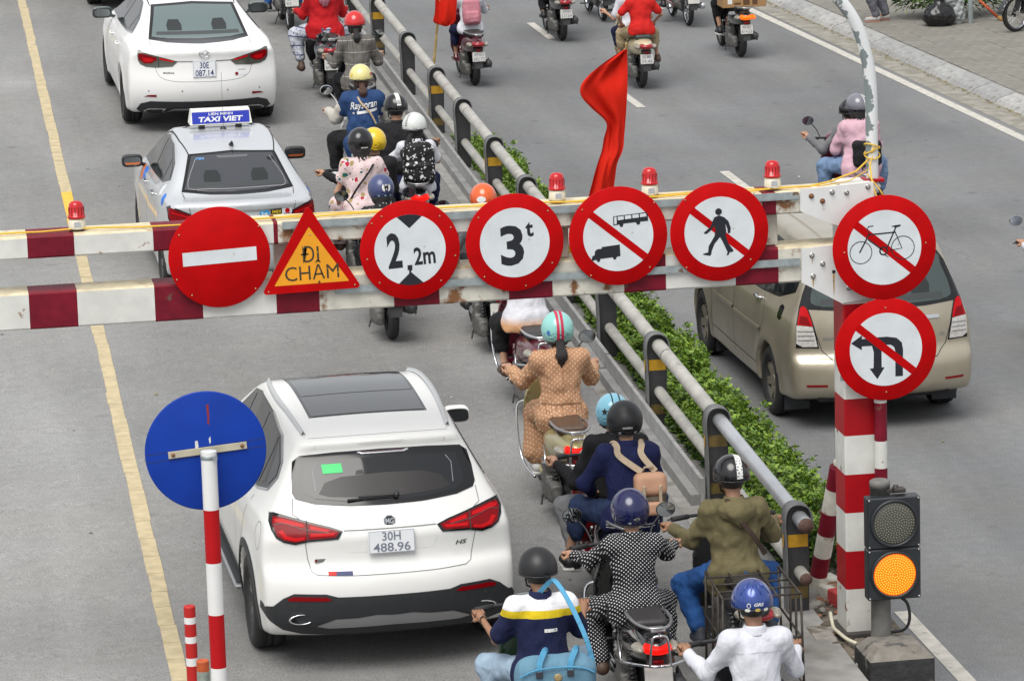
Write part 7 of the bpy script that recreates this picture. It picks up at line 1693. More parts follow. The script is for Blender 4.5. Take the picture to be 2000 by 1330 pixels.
for a_ in (-58, 58): dome_patch('helmet_sticker', a_, 10, circle(0, 0, .02, 10), H_YEL if a_ < 0 else INKR, person.helm)
# couple: dark jacket in front, girl with spotted pack behind
b = ramp_bike('scooter', 'black scooter with lit tail lamps carrying the girl with the spotted backpack', 5.57, 41.35, P_BK, plate=None, lit=1, mirrors=0)
p = rider('driver in a black jacket with a white striped black helmet', b, sex='m', size=1.07, bulk=1.2, hip=(-.11,.34,.86), lean=8, top=(BLK, 1.95, .06, .026, .008), bottom=(DJEAN, 1.9, .018), shoes=(SHOEB,), helmet=('half', H_BLK), hair=(HAIR, 'short', 0), mask=MASKW, head=(8,-6,0), skin=SKIND)
dome_band('stripe', -.022, .022, INK, person.helm, 6, 130); 
for k in range(4): dome_patch('check', 0, 14+5*k, [(-.02,-.002),(.02,-.002),(.02,.002),(-.02,.002)], INKK, person.helm, .004)
p = passenger('girl in a white shirt and white helmet wearing a spotted black backpack', b, size=.90, hip=(.02,-.10,.80), top=(WHITEC, .72, .06, .022, .006), bottom=(NAVY, 1.9, .02), shoes=(SHOEB,), helmet=('half', H_WHT), hair=(HAIR, 'tail', .40, -.07), mask=MASKW, head=(-22,-6,0))
for k in range(7): dome_patch('dash_print', -24, 4+9*k, [(-.013,-.0045),(.013,-.0045),(.013,.0045),(-.013,.0045)], INKK, person.helm, .004)
SPOT = pattern('spotted pack cloth', (.012,.012,.013), [('blot', 15, .30, (.62,.62,.62)), ('dots', 30, .22, (.58,.58,.58), 3)], rough=.6)
backpack('spotted_backpack', 'black backpack with white spots on the back of the girl in white', SPOT, BLK, .165, .225, .09)
# floral dress
b = ramp_bike('scooter', 'dark scooter behind the triangular sign under the woman in the floral dress', 4.86, 39.95, P_DK, plate=None, mirrors=0)
p = rider('driver in dark clothes with a yellow helmet in front of the floral dress', b, size=.98, hip=(.18,.34,.815), lean=8, top=(BLK, 1.95, .06, .022, .006), bottom=(BLK, 1.9, .02), shoes=(SANDAL,), helmet=('open', H_YEL), hair=(HAIR, 'short', 0), knee_out=.2)
FLOR = pattern('floral cotton', (.66,.52,.52), [('blot', 9, .24, (.36,.27,.12)), ('blot', 9, .20, (.015,.14,.12), 2), ('blot', 8, .18, (.42,.02,.05), 5), ('blot', 14, .13, (.06,.05,.03), 9), ('dots', 16, .12, (.40,.30,.10), 4)])
p = passenger('woman in a pale floral dress with a glossy black helmet', b, size=1.0, bulk=1.06, lean=3, hip=(-.02,-.12,.875), top=(FLOR, .45, .05, .024, .008), bottom=(FLOR, 'skirt', 0), shoes=(SANDAL,), helmet=('open', H_BLK), hair=(HAIR, 'long', .06), head=(-14,-4,0), hands={-1: (-.24,.12,.80), 1: (.20,.22,.86)}, pole={-1: (-.7,-.9,-.2), 1: (1,-.7,-.3)})
q = person.P; strap('bag_strap', [q['tp']((.14,-.06,.50)), q['tp']((.05,-.15,.38)), q['tp']((-.08,-.16,.22)), q['tp']((-.16,-.10,.08))], .02, BLK, p, .004)
dome_patch('visor_label', 30, -22, [(-.04,-.006),(.04,-.006),(.04,.006),(-.04,.006)], INK, person.helm, .004)
hb_ = empty('handbag', (4.86-.26, 39.95+.25, RZ(40)+.44), 0, 'black shoulder bag hanging beside the floral dress', 'handbag'); solid('bag_body', lambda P: s_box(P, (0,0,.13), (.07,.16,.13), .06)+folds(P, .004, 30, 2), (-.15,-.25,-.05), (.15,.25,.35), .018, BLK, hb_); MB().tube(curve([(0,-.12,.24),(.03,-.1,.40),(.05,.0,.46),(.03,.1,.40),(0,.12,.24)], 4), .008, 6).build('handle', BLK, hb_)
# slate blue helmet
b = ramp_bike('scooter', 'black scooter half hidden by the height limit sign, rear wheel in view', 4.78, 37.5, P_BK, plate=None, rail='black')
p = rider('rider with curly hair and a slate blue helmet behind the height limit sign', b, size=.98, top=(pattern('dark dotted blouse', (.02,.02,.022), [('dots', 34, .2, (.4,.4,.38))]), 1.9, .06, .02, .006), bottom=(BLK, 1.9, .02), shoes=(SHOEB,), helmet=('open', H_BLU), hair=(HAIR, 'long', .05), hip=(0,.18,.82))
em = [(-.035,.030),(-.018,.012),(-.010,.03),(0,.018),(.010,.03),(.018,.012),(.035,.030),(.045,.0),(.038,-.03),(.02,-.045),(.012,-.012),(0,-.03),(-.012,-.012),(-.02,-.045),(-.038,-.03),(-.045,.0)]
dome_patch('emblem', 16, 6, em, INK, person.helm, .004); dome_patch('emblem_mark', 16, 6, [(.5*a, .55*b_) for a, b_ in em], INKK, person.helm, .0055)
for u in (-20, 12, 40): dome_patch('sticker', u, -27, circle(0, 0, .013, 9, ry=.008), mat('pale blue print', (.35,.6,.7), .5), person.helm, .004)
# orange helmet
b = ramp_bike('scooter', 'silver scooter beside the rail, mostly hidden by the 3 t sign', 5.66, 36.75, P_SLV, plate=('','37'), rail='steel')
p = rider('rider with an orange helmet just showing above the 3 t sign', b, size=.97, hip=(0,.22,.82), top=(GREYC, 1.9, .06, .02, .006), bottom=(DARKTR, 1.9, .02), shoes=(SHOEB,), helmet=('open', H_ORG), hair=(HAIR, 'short', 0))
dome_band('stripe', -.13, .13, INKK, person.helm, -30, -24); dome_band('stripe', -.13, .13, H_YEL, person.helm, -38, -31); dome_patch('helmet_sticker', -18, -4, circle(0, 0, .045, 14, ry=.03), INK, person.helm, .004)
# white to orange top
b = ramp_bike('scooter', 'dark maroon scooter with a chrome rack in front of the peach dress', 5.63, 34.2, P_MAR, plate=None, rail='chrome', guard=1, mirrors=0)
FADE = pattern('white top fading to peach', (.58,.58,.62), [('fade', -.0+.87, .79, (.66,.36,.18))])
p = rider('rider in a white top fading to peach with black trousers', b, size=1.02, bulk=1.1, lean=4, hip=(-.03,.16,.90), top=(FADE, .8, .08, .03, .006), bottom=(BLK, 1.55, .03), shoes=(SANDAL,), helmet=('half', H_WHT), hair=(HAIR, 'short', 0), feet={-1: (-.20,.58,.34), 1: (.20,.58,.34)})
# peach dress
b = ramp_bike('scooter', 'gold beige scooter with chrome guards and a lit tail lamp', 5.315, 30.85, P_GLD, plate=('29','54'), rail='steel', guard=1, lit=1, seat=BRSEAT, sc=1.03, mirrors=2)
PEACH = pattern('dotted peach cotton', (.42,.225,.125), [('polka', .042, .74, (.68,.53,.36)), ('blot', 30, .15, (.13,.055,.03), 7)], rough=.69)
p = rider('woman in a dotted peach dress with a mint helmet and black ponytail', b, size=.98, bulk=1.04, lean=3, hip=(.0,.17,.865), top=(PEACH, 1.8, .13, .030, .008), bottom=(PEACH, 'skirt', 0), shoes=(SHOEW, SOLE), helmet=('open', H_MNT), hair=(HAIR, 'tail', .27), hands={-1: (-.355,.60,1.06), 1: (.355,.60,1.06)}, feet={-1: (-.15,.62,.34), 1: (.11,.62,.34)}, knee_out=.05, vox=.0145)
q = person.P; zw = float(q['tp']((0,0,.10), .5)[2]); PSM = mat('dress seam', (.22,.105,.055), .8)
wrap_poly('waist_seam', [(x+q['H'][0], zw-.006, zw+.006) for x in np.linspace(-.16,.16,13)], PSM, p, .003)
for k in range(8): wrap_poly('gather', [(q['H'][0]-.14+.04*k+.004*math.sin(k*3)+d_, zw-.10-.012*(k % 3), zw-.008) for d_ in (-.0022,.0022)], PSM, p, .002)
wrap_poly('back_seam', [(q['H'][0]+d_, zw, zw+.26) for d_ in (-.0022,.0022)], PSM, p, .002)
for s_ in (-1, 1):   # loose gathered sleeves
    hh = (s_*(.355 if 1 else 0)*.93, .73, 1.06); E_, W_ = ik(q['sh'][s_], hh, .292*.98, .262*.98, (s_*.25,-.3,-1)); W2_ = tuple(np.array(E_)+(np.array(W_)-np.array(E_))*.78)
    f = lambda P: smin(s_cap(P, q['sh'][s_], E_, .062, .058), smin(s_cap(P, E_, W2_, .060, .052), s_cap(P, W2_, np.array(E_)+(np.array(W_)-np.array(E_))*.86, .036, .034), .02), .04)+folds(P, .005, 34, 3)+.003*np.sin(P[:, 0]*120+P[:, 2]*60)
    solid('sleeve', f, np.min([q['sh'][s_], E_, W_], 0)-.14, np.max([q['sh'][s_], E_, W_], 0)+.14, .014, PEACH, p)
for x in (-.017, .017): dome_band('stripe', x-.011, x+.011, INKR, person.helm, -36, 150)
dome_patch('helmet_sticker', -44, -8, circle(0, 0, .016, 10, ry=.02), mat('blue print', (.04,.16,.45), .5), person.helm)
q = person.P; 
for s_ in (-1, 1):
    c = np.array(q['sh'][s_]); solid('puff_sleeve', lambda P: s_ell(P, c+np.array((s_*.02,0,.012)), (.075,.075,.07))+.005*np.sin(P[:, 0]*110+P[:, 1]*60), c-.14, c+.14, .014, PEACH, p)
# two friends
b = ramp_bike('scooter', 'black and red scooter carrying two riders in dark jackets', 5.22, 28.15, P_BK, plate=None, shield=P_RED, mirrors=0)
GJ = C_('grey denim', (.20,.20,.21), .2)
p = rider('driver in a black jacket with a sky blue starred helmet', b, sex='m', size=1.03, bulk=1.08, hip=(.06,.33,.85), lean=12, top=(BLK, 1.95, .09, .026, .008), bottom=(GJ, 1.85, .022), shoes=(SHOEB, SOLE), helmet=('open', H_SKY), hair=(HAIR, 'short', 0), hands={-1: (-.37,.70,1.02), 1: (.34,.75,1.02)}, feet={-1: (-.26,.50,.36), 1: (.22,.5,.36)}, knee_out=.2, vox=.0155)
star = [(.030*(1 if k % 2 == 0 else .42)*math.cos(R(90+36*k)), .030*(1 if k % 2 == 0 else .42)*math.sin(R(90+36*k))) for k in range(10)]
dome_band('stripe', -.02, .045, INKK, person.helm, -34, 140); dome_patch('star', -38, 6, star, INKK, person.helm, .004)
NJ = C_('navy jacket cloth', (.010,.014,.060), .15); SHORTS = C_('navy shorts', (.02,.035,.085), .2)
p = passenger('passenger in a navy jacket with a matt black helmet and tan backpack', b, sex='m', size=1.02, bulk=1.08, hip=(.06,-.10,.885), lean=8, top=(NJ, 1.9, .10, .022, .008), bottom=(SHORTS, 1.12, .03), shoes=(SHOEB, SOLE), helmet=('open', H_MAT), hair=(HAIR, 'short', 0), head=(0,-8,0), feet={-1: (-.34,.32,.42), 1: (.24,.30,.42)}, knee_out=.2, hs=1.03, vox=.0155)
V, F = text_mesh('HONDA', 1.0, .02, 1, 0); 
def dome_text(s, cu, cv, h, w, m, helm, bold=.02, shear=0, off=.004):
    V, F = text_mesh(s, 1.0, bold, 1, shear); V = V.copy(); V *= h/max(V[:, 1].max()-V[:, 1].min(), 1e-6); V[:, 0] *= w/(V[:, 0].max()-V[:, 0].min())
    return link('lettering', mesh('lettering', [on_dome(cu+math.degrees(a/.13), cv+math.degrees(c/.145), off) for a, c, _ in V], F, m, False), helm)
dome_text('HONDA', -2, -18, .016, .075, INK, person.helm); dome_patch('sticker', -32, -34, [(-.012,-.009),(.012,-.009),(.012,.009),(-.012,.009)], mat('pale print', (.45,.40,.35), .5), person.helm); dome_patch('sticker', 30, -34, [(-.015,-.009),(.015,-.009),(.015,.009),(-.015,.009)], mat('pale print', (.45,.40,.35), .5), person.helm)
wrap_poly('hem_stripe', [(x+.06, person.P['H'][2]-.075, person.P['H'][2]-.068) for x in np.linspace(-.2, .2, 9)], INK, p); wrap_poly('hem_stripe', [(x+.06, person.P['H'][2]-.055, person.P['H'][2]-.048) for x in np.linspace(-.2, .2, 9)], INK, p)
TAN = mat('tan leather', (.48,.27,.17), .6, var=.1, vs=9); BRN = C_('brown canvas', (.12,.095,.07)); STRP = C_('beige webbing', (.44,.35,.25))
person.P['xo'] = .12; pk, c, M = backpack('tan_backpack', 'tan and brown backpack hanging low on the passenger in navy', BRN, STRP, .115, .155, .07, -.12, False)
pk.location = p.location
P_ = person.P
for s_ in (-1, 1): strap('shoulder_strap', [tuple(c+M@np.array((s_*.05,-.0,.16))), P_['tp']((s_*.085,-.135,.44), 1), P_['tp']((s_*.095,-.09,.51), 1), P_['tp']((s_*.11,.0,.53), 1), P_['tp']((s_*.13,.10,.46), 1)], .045, STRP, pk, .007)
fl = lambda P: s_box(P, c+M@np.array((0,-.045,.075)), (.118,.075,.085), .05, M); solid('flap', fl, c-.25, c+.25, .012, TAN, pk); solid('pocket', lambda P: s_box(P, c+M@np.array((0,-.075,-.10)), (.10,.045,.05), .025, M), c-.25, c+.25, .012, TAN, pk)
for s_ in (-1, 1): MB().box(tuple(c+M@np.array((s_*.06,-.115,-.0))), (.011,.012,.07), 0, .003, ).build('buckle_strap', STRP, pk)
# polka dots
b = ramp_bike('scooter', 'large black scooter with chrome guards and a bright red tail lamp', 4.935, 25.75, P_BK, plate=None, rail='steel', guard=1, lit=1, sc=1.0)
POLKA = pattern('polka dot cloth', (.012,.012,.015), [('polka', .029, .60, (.66,.66,.66))])
p = rider('woman in a black suit with white polka dots and a glossy navy helmet', b, size=.97, bulk=1.06, lean=4, hip=(-.03,.13,.85), top=(POLKA, 1.92, .10, .020, .006), bottom=(POLKA, 1.95, .028), shoes=(SANDAL,), helmet=('open', H_NVY), hair=(HAIR, 'short', 0), hands={-1: (-.40,.58,1.02), 1: (.36,.58,1.05)}, feet={-1: (-.24,.42,.34), 1: (.22,.45,.34)}, knee_out=.13, hs=1.03, vox=.0145)
dome_patch('badge', 10, -22, circle(0, 0, .022, 12, ry=.010), INK, person.helm); dome_patch('badge_field', 10, -22, circle(0, 0, .018, 12, ry=.007), INKK, person.helm, .0045); dome_patch('sticker', -14, -33, circle(0, 0, .014, 9, ry=.010), mat('grey print', (.35,.38,.42), .4), person.helm)
# polo shirt
b = ramp_bike('scooter', 'dark green scooter at the bottom edge beside the white SUV', 4.07, 24.5, P_GRN, plate=None, mirrors=0)
POLO = pattern('striped polo', (.010,.014,.050), [('above', 1.115, (.62,.46,.015)), ('above', 1.165, (.74,.74,.76))])
p = rider('man in a navy polo with white and yellow shoulders and a matt black helmet', b, sex='m', size=1.01, bulk=1.04, lean=4, hip=(0,.22,.81), skin=SKIND, top=(POLO, .78, .08, .026, .006), bottom=(LJEAN, 1.9, .022), shoes=(SHOEB,), helmet=('half', H_MAT), hair=(HAIR, 'short', 0), mask=MASKK, hands={-1: (-.36,.72,1.00), 1: (.36,.72,1.02)}, feet={-1: (-.25,.6,.33), 1: (.24,.6,.33)}, knee_out=.22, vox=.0145)
q = person.P; z0 = q['H'][2]
POLO_Z = q['tp']((0,-.12,.36), 1)[2]
NB = MB().lathe([(.079,-.01),(.074,.03),(.064,.045),(.060,.04)], 20, Matrix.Translation(Vector(q['neckb'])+Vector((0,.0,.014)))).build('collar_band', NAVY, p)
lab = q['tp']((0,0,.315), 1); wrap_poly('chest_label', [(x, lab[2]-.011, lab[2]+.011) for x in (.0,.03,.06,.085)], INK, p, .005); text_on_back('LACOSTE', .043, .315, .011, .07, INKK, p); 
MB().lathe([(.031,-.008),(.034,-.004),(.034,.004),(.031,.008)], 14, Matrix.Translation((-.325,.70,1.0))@Matrix.Rotation(R(70), 4, 'X')).build('watch', SHOEB, p)
BLUEB = C_('sky blue canvas', (.12,.24,.33), .12, .25, 60); BLD = C_('blue webbing', (.09,.30,.48))
bagR = empty('duffel_bag', p.location, p.rotation_euler.z, 'sky blue canvas duffel bag slung behind the man in the polo', 'duffel bag'); c = np.array((-.0,-.17,.86))
solid('bag_body', lambda P: s_box(P, c, (.265,.115,.135), .11)+folds(P, .004, 16, 8)+.0015*np.sin(P[:, 0]*60), c-.36, c+.36, .015, BLUEB, bagR)
MB().tube(curve([tuple(c+np.array(v)) for v in ((-.24,-.095,.03),(-.15,-.117,.075),(0,-.119,.088),(.15,-.117,.075),(.24,-.095,.03))], 5), .006, 6).build('piping', BLD, bagR)
MB().lathe([(.026,0),(.026,.004),(.02,.006),(0,.006)], 18, Matrix.Translation(tuple(c+np.array((0,-.114,.02))))@Matrix.Rotation(R(90), 4, 'X')).build('brass_eyelet', mat('brass disc', (.40,.30,.15), .5, .4), bagR)
for x in (-.10,.10): 
    strap('handle', [tuple(c+np.array(v)) for v in ((x-.02,-.115,.05),(x-.015,-.105,.115),(x+.02,-.06,.175),(x+.045,.02,.165),(x+.04,.06,.12))], .036, BLD, bagR); MB().box(tuple(c+np.array((x-.02,-.118,.045))), (.021,.005,.022), 0, .003).build('leather_tab', mat('dark tab', (.03,.03,.04), .6), bagR)
strap('shoulder_strap', [tuple(c+np.array(v)) for v in ((.24,-.02,.08),(.20,-.0,.24),(.13,.11,.42),(.075,.28,.52),(.05,.42,.50),(-.02,.50,.40))], .03, BLD, bagR)
# olive jacket
b = ramp_bike('motorbike', 'old black motorbike with a welded luggage frame', 5.76, 26.3, P_OLD, plate=None, style='underbone', rail=None, tint=P_OLD, mirrors=0)
FRM = mat('rusty luggage frame', (.06,.05,.042), .6, .4, var=.4, vs=20); q_ = MB()
lf = empty('luggage_frame', b.location, b.rotation_euler.z, 'welded steel luggage frame bolted over the tail of the old black motorbike', 'rack')
for s_ in (-1, 1):
    x1 = s_*.27
    for P2_ in ([(x1,-.46,.80),(x1*.95,.20,.82)], [(x1,-.46,.80),(x1*1.05,-.46,.16)], [(x1*.95,.20,.82),(x1,.16,.2)], [(x1*1.05,-.46,.16),(x1,.16,.2)], [(x1,-.30,.80),(x1*1.02,-.28,.17)], [(x1,-.12,.81),(x1*1.02,-.1,.18)], [(x1,-.45,.50),(x1,.18,.52)], [(x1,-.44,.5),(x1,.0,.18)], [(x1*.4,-.48,.80),(x1*.4,.18,.81)], [(x1*1.05,-.46,.16),(x1*1.25,-.62,.16),(x1*1.25,-.62,.13),(x1*1.0,-.3,.13)]): q_.tube(P2_, .0085, 6)
for y_ in (-.46,-.28,-.1,.1): q_.tube([(-.27,y_,.80),(.27,y_,.805)], .0085, 6)
for z_ in (.5,.17): q_.tube([(-.27,-.46,z_),(.27,-.46,z_)], .0085, 6)
q_.build('welded_bars', FRM, lf, fix=False); lf.parent = None
OLV = C_('olive canvas', (.135,.115,.058), .22, .35, 18)
p = rider('man in an olive jacket with a checked black helmet on the old motorbike', b, sex='m', size=1.03, bulk=1.06, lean=4, hip=(-.02,.18,.845), skin=SKIND, top=(OLV, 1.92, .12, .024, .010), bottom=(JEAN, 1.85, .026), shoes=(mat('dark slip-on', (.03,.035,.05), .7),), helmet=('half', H_BLK), hair=(HAIR, 'short', 0), hands={-1: (-.42,.60,1.0), 1: (.38,.62,1.0)}, feet={-1: (-.27,.36,.33), 1: (.25,.42,.33)}, knee_out=.12, mask=MASKK, vox=.0145)
dome_band('stripe', .01, .055, INK, person.helm, -8, 125)
for k in range(9):
    for j in range(2): dome_patch('check', 7.5+15*j+(3 if k % 2 else 0), 0+9*k, [(-.006,-.003),(.006,-.003),(.006,.003),(-.006,.003)], INKK, person.helm, .0045)
q = person.P; solid('hood', lambda P: smin(s_ell(P, q['tp']((0,-.115,.46)), (.13,.055,.085)), s_cap(P, q['tp']((0,-.14,.44)), q['tp']((0.02,-.15,.35)), .07, .02), .05)+folds(P, .004, 34, 4), np.array(q['tp']((0,-.1,.4)))-.26, np.array(q['tp']((0,-.1,.4)))+.22, .0145, OLV, p)
strap('bag_strap', [q['tp']((-.06,-.05,.54)), q['tp']((-.02,-.17,.44)), q['tp']((.10,-.185,.28)), q['tp']((.19,-.13,.14))], .034, C_('brown strap', (.05,.032,.025)), p, .006)
# white shirt, nearest
b = ramp_bike('scooter', 'dark scooter at the bottom edge under the man in the white shirt', 5.24, 23.4, P_DK, plate=None, mirrors=0)
p = rider('man in a white shirt with a metallic blue helmet at the bottom edge', b, sex='m', size=1.01, bulk=1.02, lean=4, hip=(0,.22,.83), skin=SKIND, top=(WHITEC, 1.94, .08, .020, .007), bottom=(DARKTR, 1.9, .022), shoes=(SHOEB,), helmet=('half', H_GRS), hair=(HAIR, 'short', 0), hands={-1: (-.38,.66,1.02), 1: (.36,.68,1.0)}, hs=1.02, mask=MASKB, vox=.0145)
dome_text('GRS', 6, -2, .020, .062, INK, person.helm, .03, .3); dome_patch('sticker', -22, -4, circle(0, 0, .013, 10, ry=.016), INK, person.helm); dome_patch('sticker_field', -22, -4, circle(0, 0, .009, 10, ry=.011), H_GRS, person.helm, .0045)
for u, m in ((-26, INK), (2, mat('gold sticker', (.55,.42,.10), .5)), (27, INK)): dome_patch('sticker', u, -15, circle(0, 0, .018, 10, ry=.011), m, person.helm, .006)
for u in (-30,-10,10,30): MB().tube([on_dome(u*1.6, 22, .003), on_dome(u*1.1, 45, .004), on_dome(u*.6, 70, .003)], [.002,.006,.002], 5).build('shell_ridge', H_GRS, person.helm)
q = person.P; wrap_poly('yoke_seam', [(x, q['tp']((0,-.1,.39))[2]-.02*abs(x)/.2, q['tp']((0,-.1,.39))[2]+.004-.02*abs(x)/.2) for x in np.linspace(-.19,.19,9)], C_('shirt seam', (.50,.50,.54)), p, .003)
# ================================================================ on the street
def street(name, label, x, y, paint, **k): return bike(name, label, x, y, .004, k.pop('yaw', .4), paint, **k)
b = street('scooter', 'maroon scooter near the guard rail under the girl with the pink backpack', 8.786, 58.21, P_MAR, plate=('29-G1','682.73'), rail='steel')
p = rider('girl in a white shirt with a pink backpack and brown ponytail', b, size=.98, lean=5, hip=(0,.16,.88), top=(WHITEC, 1.5, .06, .022, .006), bottom=(NAVY, 1.1, .02), shoes=(P_MAR,), helmet=('half', H_WHT), hair=(HAIRB, 'tail', .32), head=(0,-5,0))
PINK = C_('pink pack cloth', (.50,.20,.24), .1); backpack('pink_backpack', 'dusty pink backpack on the back of the girl in white', PINK, C_('dark pink webbing', (.30,.10,.14)), .135, .20, .08)
b = street('scooter', 'black scooter over a white lane dash, its rider cut by the top edge', 10.823, 62.37, P_BK, plate=('29-E1','537.64'))
rider('rider in dark trousers on the black scooter at the top edge', b, size=1.0, top=(GREYC, 1.9, .06, .02, .006), bottom=(DARKTR, 1.75, .02), shoes=(SHOEB,), helmet=('half', H_BLK), hair=(HAIR, 'short', 0))
b = street('scooter', 'cream scooter behind the big flag carrying the boy in red', 11.06, 57.1, P_CRM, plate=('30-M5','29.46'), rail=None, seat=mat('green grey vinyl', (.035,.05,.045), .5))
rider('driver in a white T-shirt hidden behind the boy in red', b, sex='m', size=1.0, hip=(-.02,.34,.88), top=(WHITEC, .75, .06, .022, .006), bottom=(NAVY, 1.1, .02), shoes=(SANDAL,), helmet=('half', H_BLK), hair=(HAIR, 'short', 0), mask=MASKB, hands={-1: (-.40,.62,1.03), 1: (.38,.62,1.03)})
passenger('boy in a red T-shirt and khaki shorts on the cream scooter', b, sex='m', size=.90, bulk=1.05, hip=(0,-.05,.92), lean=6, top=(C_('bright red cotton', (.52,.015,.012), .08), .7, .06, .022, .006), bottom=(KHAKI, 1.02, .03), shoes=(SANDAL,), hair=(HAIR, 'short', 0), mask=MASKB, head=(0,0,0), feet={-1: (-.26,.30,.42), 1: (.30,.28,.40)}, hands={-1: (-.24,.20,.92), 1: (.24,.20,.92)}, pole={-1: (-1,-.5,-.3), 1: (1,-.5,-.3)})
b = street('motorbike', 'red and black motorbike at the top edge left of the cardboard box', 13.05, 63.3, P_RED, style='underbone', plate=None)
rider('rider with black trousers and black and white sneakers at the top edge', b, sex='m', top=(BLK, 1.9, .06, .02, .006), bottom=(DARKTR, 1.85, .02), shoes=(SHOEB, SOLE), helmet=('half', H_BLK), hair=(HAIR, 'short', 0), feet={-1: (-.30,.50,.33), 1: (.2,.5,.33)}, knee_out=.22)
b = street('scooter', 'black scooter with a glowing amber tail lamp carrying the cardboard box', 13.09, 59.61, P_BK, plate=('90-B2','814.55'), amber=1, lit=1)
rider('rider in dark clothes in front of the cardboard box', b, hip=(0,.40,.87), top=(BLK, 1.9, .06, .02, .006), bottom=(BLK, 1.12, .022), shoes=(SHOEB, SOLE), helmet=('half', H_BLK), hair=(HAIR, 'short', 0))
CB = mat('corrugated cardboard', (.34,.20,.085), .85, var=.12, vs=8); bx_ = empty('cardboard_box', (13.09, 59.61, 0), R(.4), 'brown printed cardboard box strapped across the scooter tail', 'box')
MB().box((.02,-.02,.97), (.335,.20,.185), 0, .006).build('carton', CB, bx_); PT = mat('clear tape', (.48,.38,.25), .25); MB().box((.02,-.02,1.157), (.335,.03,.001)).box((.02,-.2215,1.07), (.03,.0012,.08)).build('tape', PT, bx_)
flat('carton_print', [[(-.24,.84),(-.17,.84),(-.17,.95),(-.24,.95)]], INK, bx_, 0, loc=(0,-.222,0)); flat('carton_print', [[(.0,.82),(.10,.82),(.10,.93),(.0,.93)],[(.14,.82),(.22,.82),(.22,.93),(.14,.93)],[(-.14,.83),(-.04,.83),(-.04,.86),(-.14,.86)]], mat('brown ink', (.10,.05,.02), .8), bx_, 0, loc=(0,-.222,0))
b = street('motorbike', 'blue and black motorbike at the top edge left of the boy in red', 11.86, 64.4, P_BLU, style='underbone', plate=None)
rider('rider in blue shorts and grey socks at the top edge', b, top=(WHITEC, .7, .06, .02, .006), bottom=(DJEAN, 1.3, .02), shoes=(SHOEB,), helmet=('open', H_YEL), hair=(HAIR, 'short', 0))
b = street('scooter', 'grey scooter mostly above the top edge behind the boy in red', 13.0, 66.6, P_SLV, plate=None)
rider('rider mostly above the top edge behind the boy in red', b, top=(GREYC, 1.9, .06, .02, .006), bottom=(DARKTR, 1.9, .02), shoes=(SHOEB,), helmet=('half', H_GRY), hair=(HAIR, 'short', 0))
b = street('scooter', 'maroon and black scooter behind the bent white pole', 11.24, 44.95, P_MAR, plate=None, yaw=2)
rider('driver with grey sleeves hidden behind the passenger in pink', b, size=1.0, hip=(.06,.34,.83), lean=10, top=(GREYC, 1.95, .06, .024, .006), bottom=(DARKTR, 1.9, .02), shoes=(SHOEB,), helmet=('half', H_BLK), hair=(HAIR, 'short', 0), hands={-1: (-.42,.62,1.08), 1: (.36,.66,1.05)})
PKS = C_('pale pink cotton', (.60,.38,.45), .08); p = passenger('passenger in a pale pink shirt with a grey striped helmet', b, size=1.03, bulk=1.16, hip=(0,-.08,.92), lean=5, top=(PKS, 1.85, .14, .034, .010), bottom=(C_('washed denim', (.16,.24,.38), .2), 1.7, .035), shoes=(SANDAL,), helmet=('half', H_GRY), hair=(HAIR, 'long', .05), mask=MASKK, feet={-1: (-.34,.30,.42), 1: (.34,.28,.42)}, knee_out=.24, head=(12,-4,0))
dome_band('stripe', .02, .07, INK, person.helm, -6, 120); dome_band('band', -.125, .125, INKK, person.helm, -10, 14, .004)
q = person.P; bgk = empty('shoulder_bag', p.location, p.rotation_euler.z, 'black shoulder bag on the back of the passenger in pink', 'bag'); c = np.array(q['tp']((.03,-.21,.14))); solid('bag_body', lambda P: s_box(P, c, (.17,.06,.15), .05)+folds(P, .005, 22, 3), c-.27, c+.27, .016, BLK, bgk); strap('bag_strap', [tuple(c+np.array((.12,.02,.13))), q['tp']((.13,-.15,.40)), q['tp']((.14,-.03,.53)), q['tp']((.13,.09,.45))], .03, BLK, bgk)
b = street('scooter', 'white scooter entering at the right edge with a round mirror', 11.73, 38.06, P_WH, plate=None, tint=CHROME)
rider('rider in white at the right edge of the street', b, top=(WHITEC, 1.9, .06, .022, .006), bottom=(DARKTR, 1.9, .02), shoes=(SHOEB,), helmet=('half', H_WHT), hair=(HAIR, 'short', 0))
# ================================================================ on the pavement
p = rider('pedestrian in grey trousers and trainers standing on the pavement', ((15.85, 61.75, .135), 75), hip=(0,0,.93), lean=2, stand=True, sex='m', top=(GREYC, 1.9, .1, .02, .006), bottom=(C_('grey jeans', (.13,.13,.15), .25), 1.95, .03), shoes=(mat('grey trainer', (.42,.40,.38), .7, var=.3, vs=30), mat('orange sole', (.30,.12,.08), .7)), hair=(HAIR, 'short', 0), hands={-1: (-.26,.05,.80), 1: (.26,.05,.80)}, feet={-1: (-.09,.09,.10), 1: (.10,-.06,.10)}, pole={-1: (-.5,-1,0), 1: (.5,-1,0)}, group='people on foot')
DL = [mat('glossy dark leaf', (.028,.065,.014), .35, var=.4, vs=5), mat('mid leaf', (.06,.12,.02), .4, var=.3, vs=5), mat('light leaf', (.13,.22,.03), .4, var=.3, vs=5)]
sb = empty('shrub', (17.0, 61.9, .13), 0, 'dark leafy shrub on the pavement behind the rubbish bags', 'shrub')
r = random.Random(21); V = []; F = []; I = []
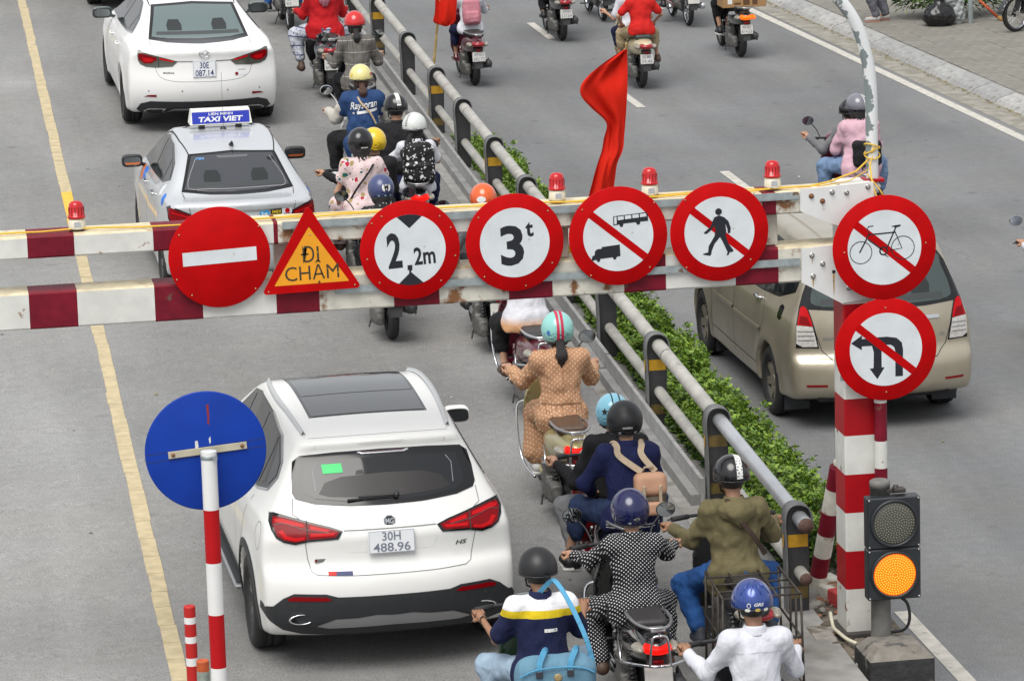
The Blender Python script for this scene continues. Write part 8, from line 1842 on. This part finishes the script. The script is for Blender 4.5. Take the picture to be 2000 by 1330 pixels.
for k in range(3200):
    a = r.uniform(0, 6.28); el = r.uniform(-.2, 1.5); rad = .95*r.random()**.4; c = Vector((math.cos(a)*math.cos(el)*rad*.95, math.sin(a)*math.cos(el)*rad*.55, .1+1.25*abs(math.sin(el))*rad+r.uniform(0,.25)))
    d = Vector((math.cos(a)+r.uniform(-.6,.6), math.sin(a)+r.uniform(-.6,.6), r.uniform(-.8,.5))).normalized(); s_ = d.cross(Vector((0,0,1))).normalized(); L_ = r.uniform(.07,.13); n = len(V)
    V += [c, c+d*L_*.5+s_*L_*.22+Vector((0,0,.01)), c+d*L_-Vector((0,0,.02)), c+d*L_*.5-s_*L_*.22+Vector((0,0,.01))]; F.append((n,n+1,n+2,n+3)); I.append(r.choices((0,1,2),(6,3,1.2))[0])
mb = MB().add(V, F); mb.I = I; o = mb.build('foliage', DL, sb, fix=False); o['kind'] = 'stuff'
mb = MB(); [mb.tube([(r.uniform(-.12,.12), r.uniform(-.08,.08), 0), (r.uniform(-.4,.4), r.uniform(-.2,.2), .5), (r.uniform(-.6,.6), r.uniform(-.3,.3), 1.1)], [.02,.014,.006], 5) for _ in range(9)]; mb.build('stems', STM, sb)
gb = empty('rubbish_bag', (16.55, 60.95, .13), 0, 'knotted black plastic rubbish bag at the foot of the shrub', 'bag'); BAGM = mat('black plastic film', (.010,.010,.011), .22)
solid('sack', lambda P: smin(s_ell(P, (0,0,.15), (.27,.22,.19)), s_cap(P, (.0,0,.28), (.02,0,.44), .05, .09), .1)+folds(P, .010, 14, 3)+folds(P, .005, 36, 4), (-.4,-.35,-.05), (.4,.35,.6), .02, BAGM, gb)
g2 = empty('clear_bag', (16.85, 61.05, .13), 0, 'crumpled clear plastic bag of scraps beside the black rubbish bag', 'bag'); solid('sack', lambda P: smin(s_ell(P, (0,0,.17), (.16,.14,.2)), s_ell(P, (-.08,0,.38), (.17,.12,.12)), .1)+folds(P, .012, 22, 6)+folds(P, .006, 50, 4), (-.35,-.3,-.05), (.3,.3,.65), .018, mat('cloudy plastic film', (.36,.38,.38), .25, var=.5, vs=14), g2)
gpz = empty('steel_post', (17.08, 61.0, .13), 0, 'thin grey steel post standing in front of the shrub', 'post'); MB().lathe([(.042,0),(.042,2.4),(0,2.42)], 16).build('tube', mat('grey post paint', (.24,.27,.27), .5, var=.15), gpz)
ob = empty('broom_handle', (17.25, 61.2, .13), 0, 'orange broom handle leaning in the shrub', 'broom'); MB().tube([(.30,-.1,.06),(-.05,.1,.42)], .022, 8).build('handle', ORP, ob); MB().tube([(.30,-.1,.06),(.42,-.17,.0)], [.03,.055], 8).build('bristles', mat('straw bristles', (.28,.16,.05), .9), ob)
b = bike('motorbike', 'parked black motorbike with its wheel at the right edge of the pavement', 18.55, 60.4, .135, 118, P_BK, style='underbone', plate=None, group='parked motorbikes')
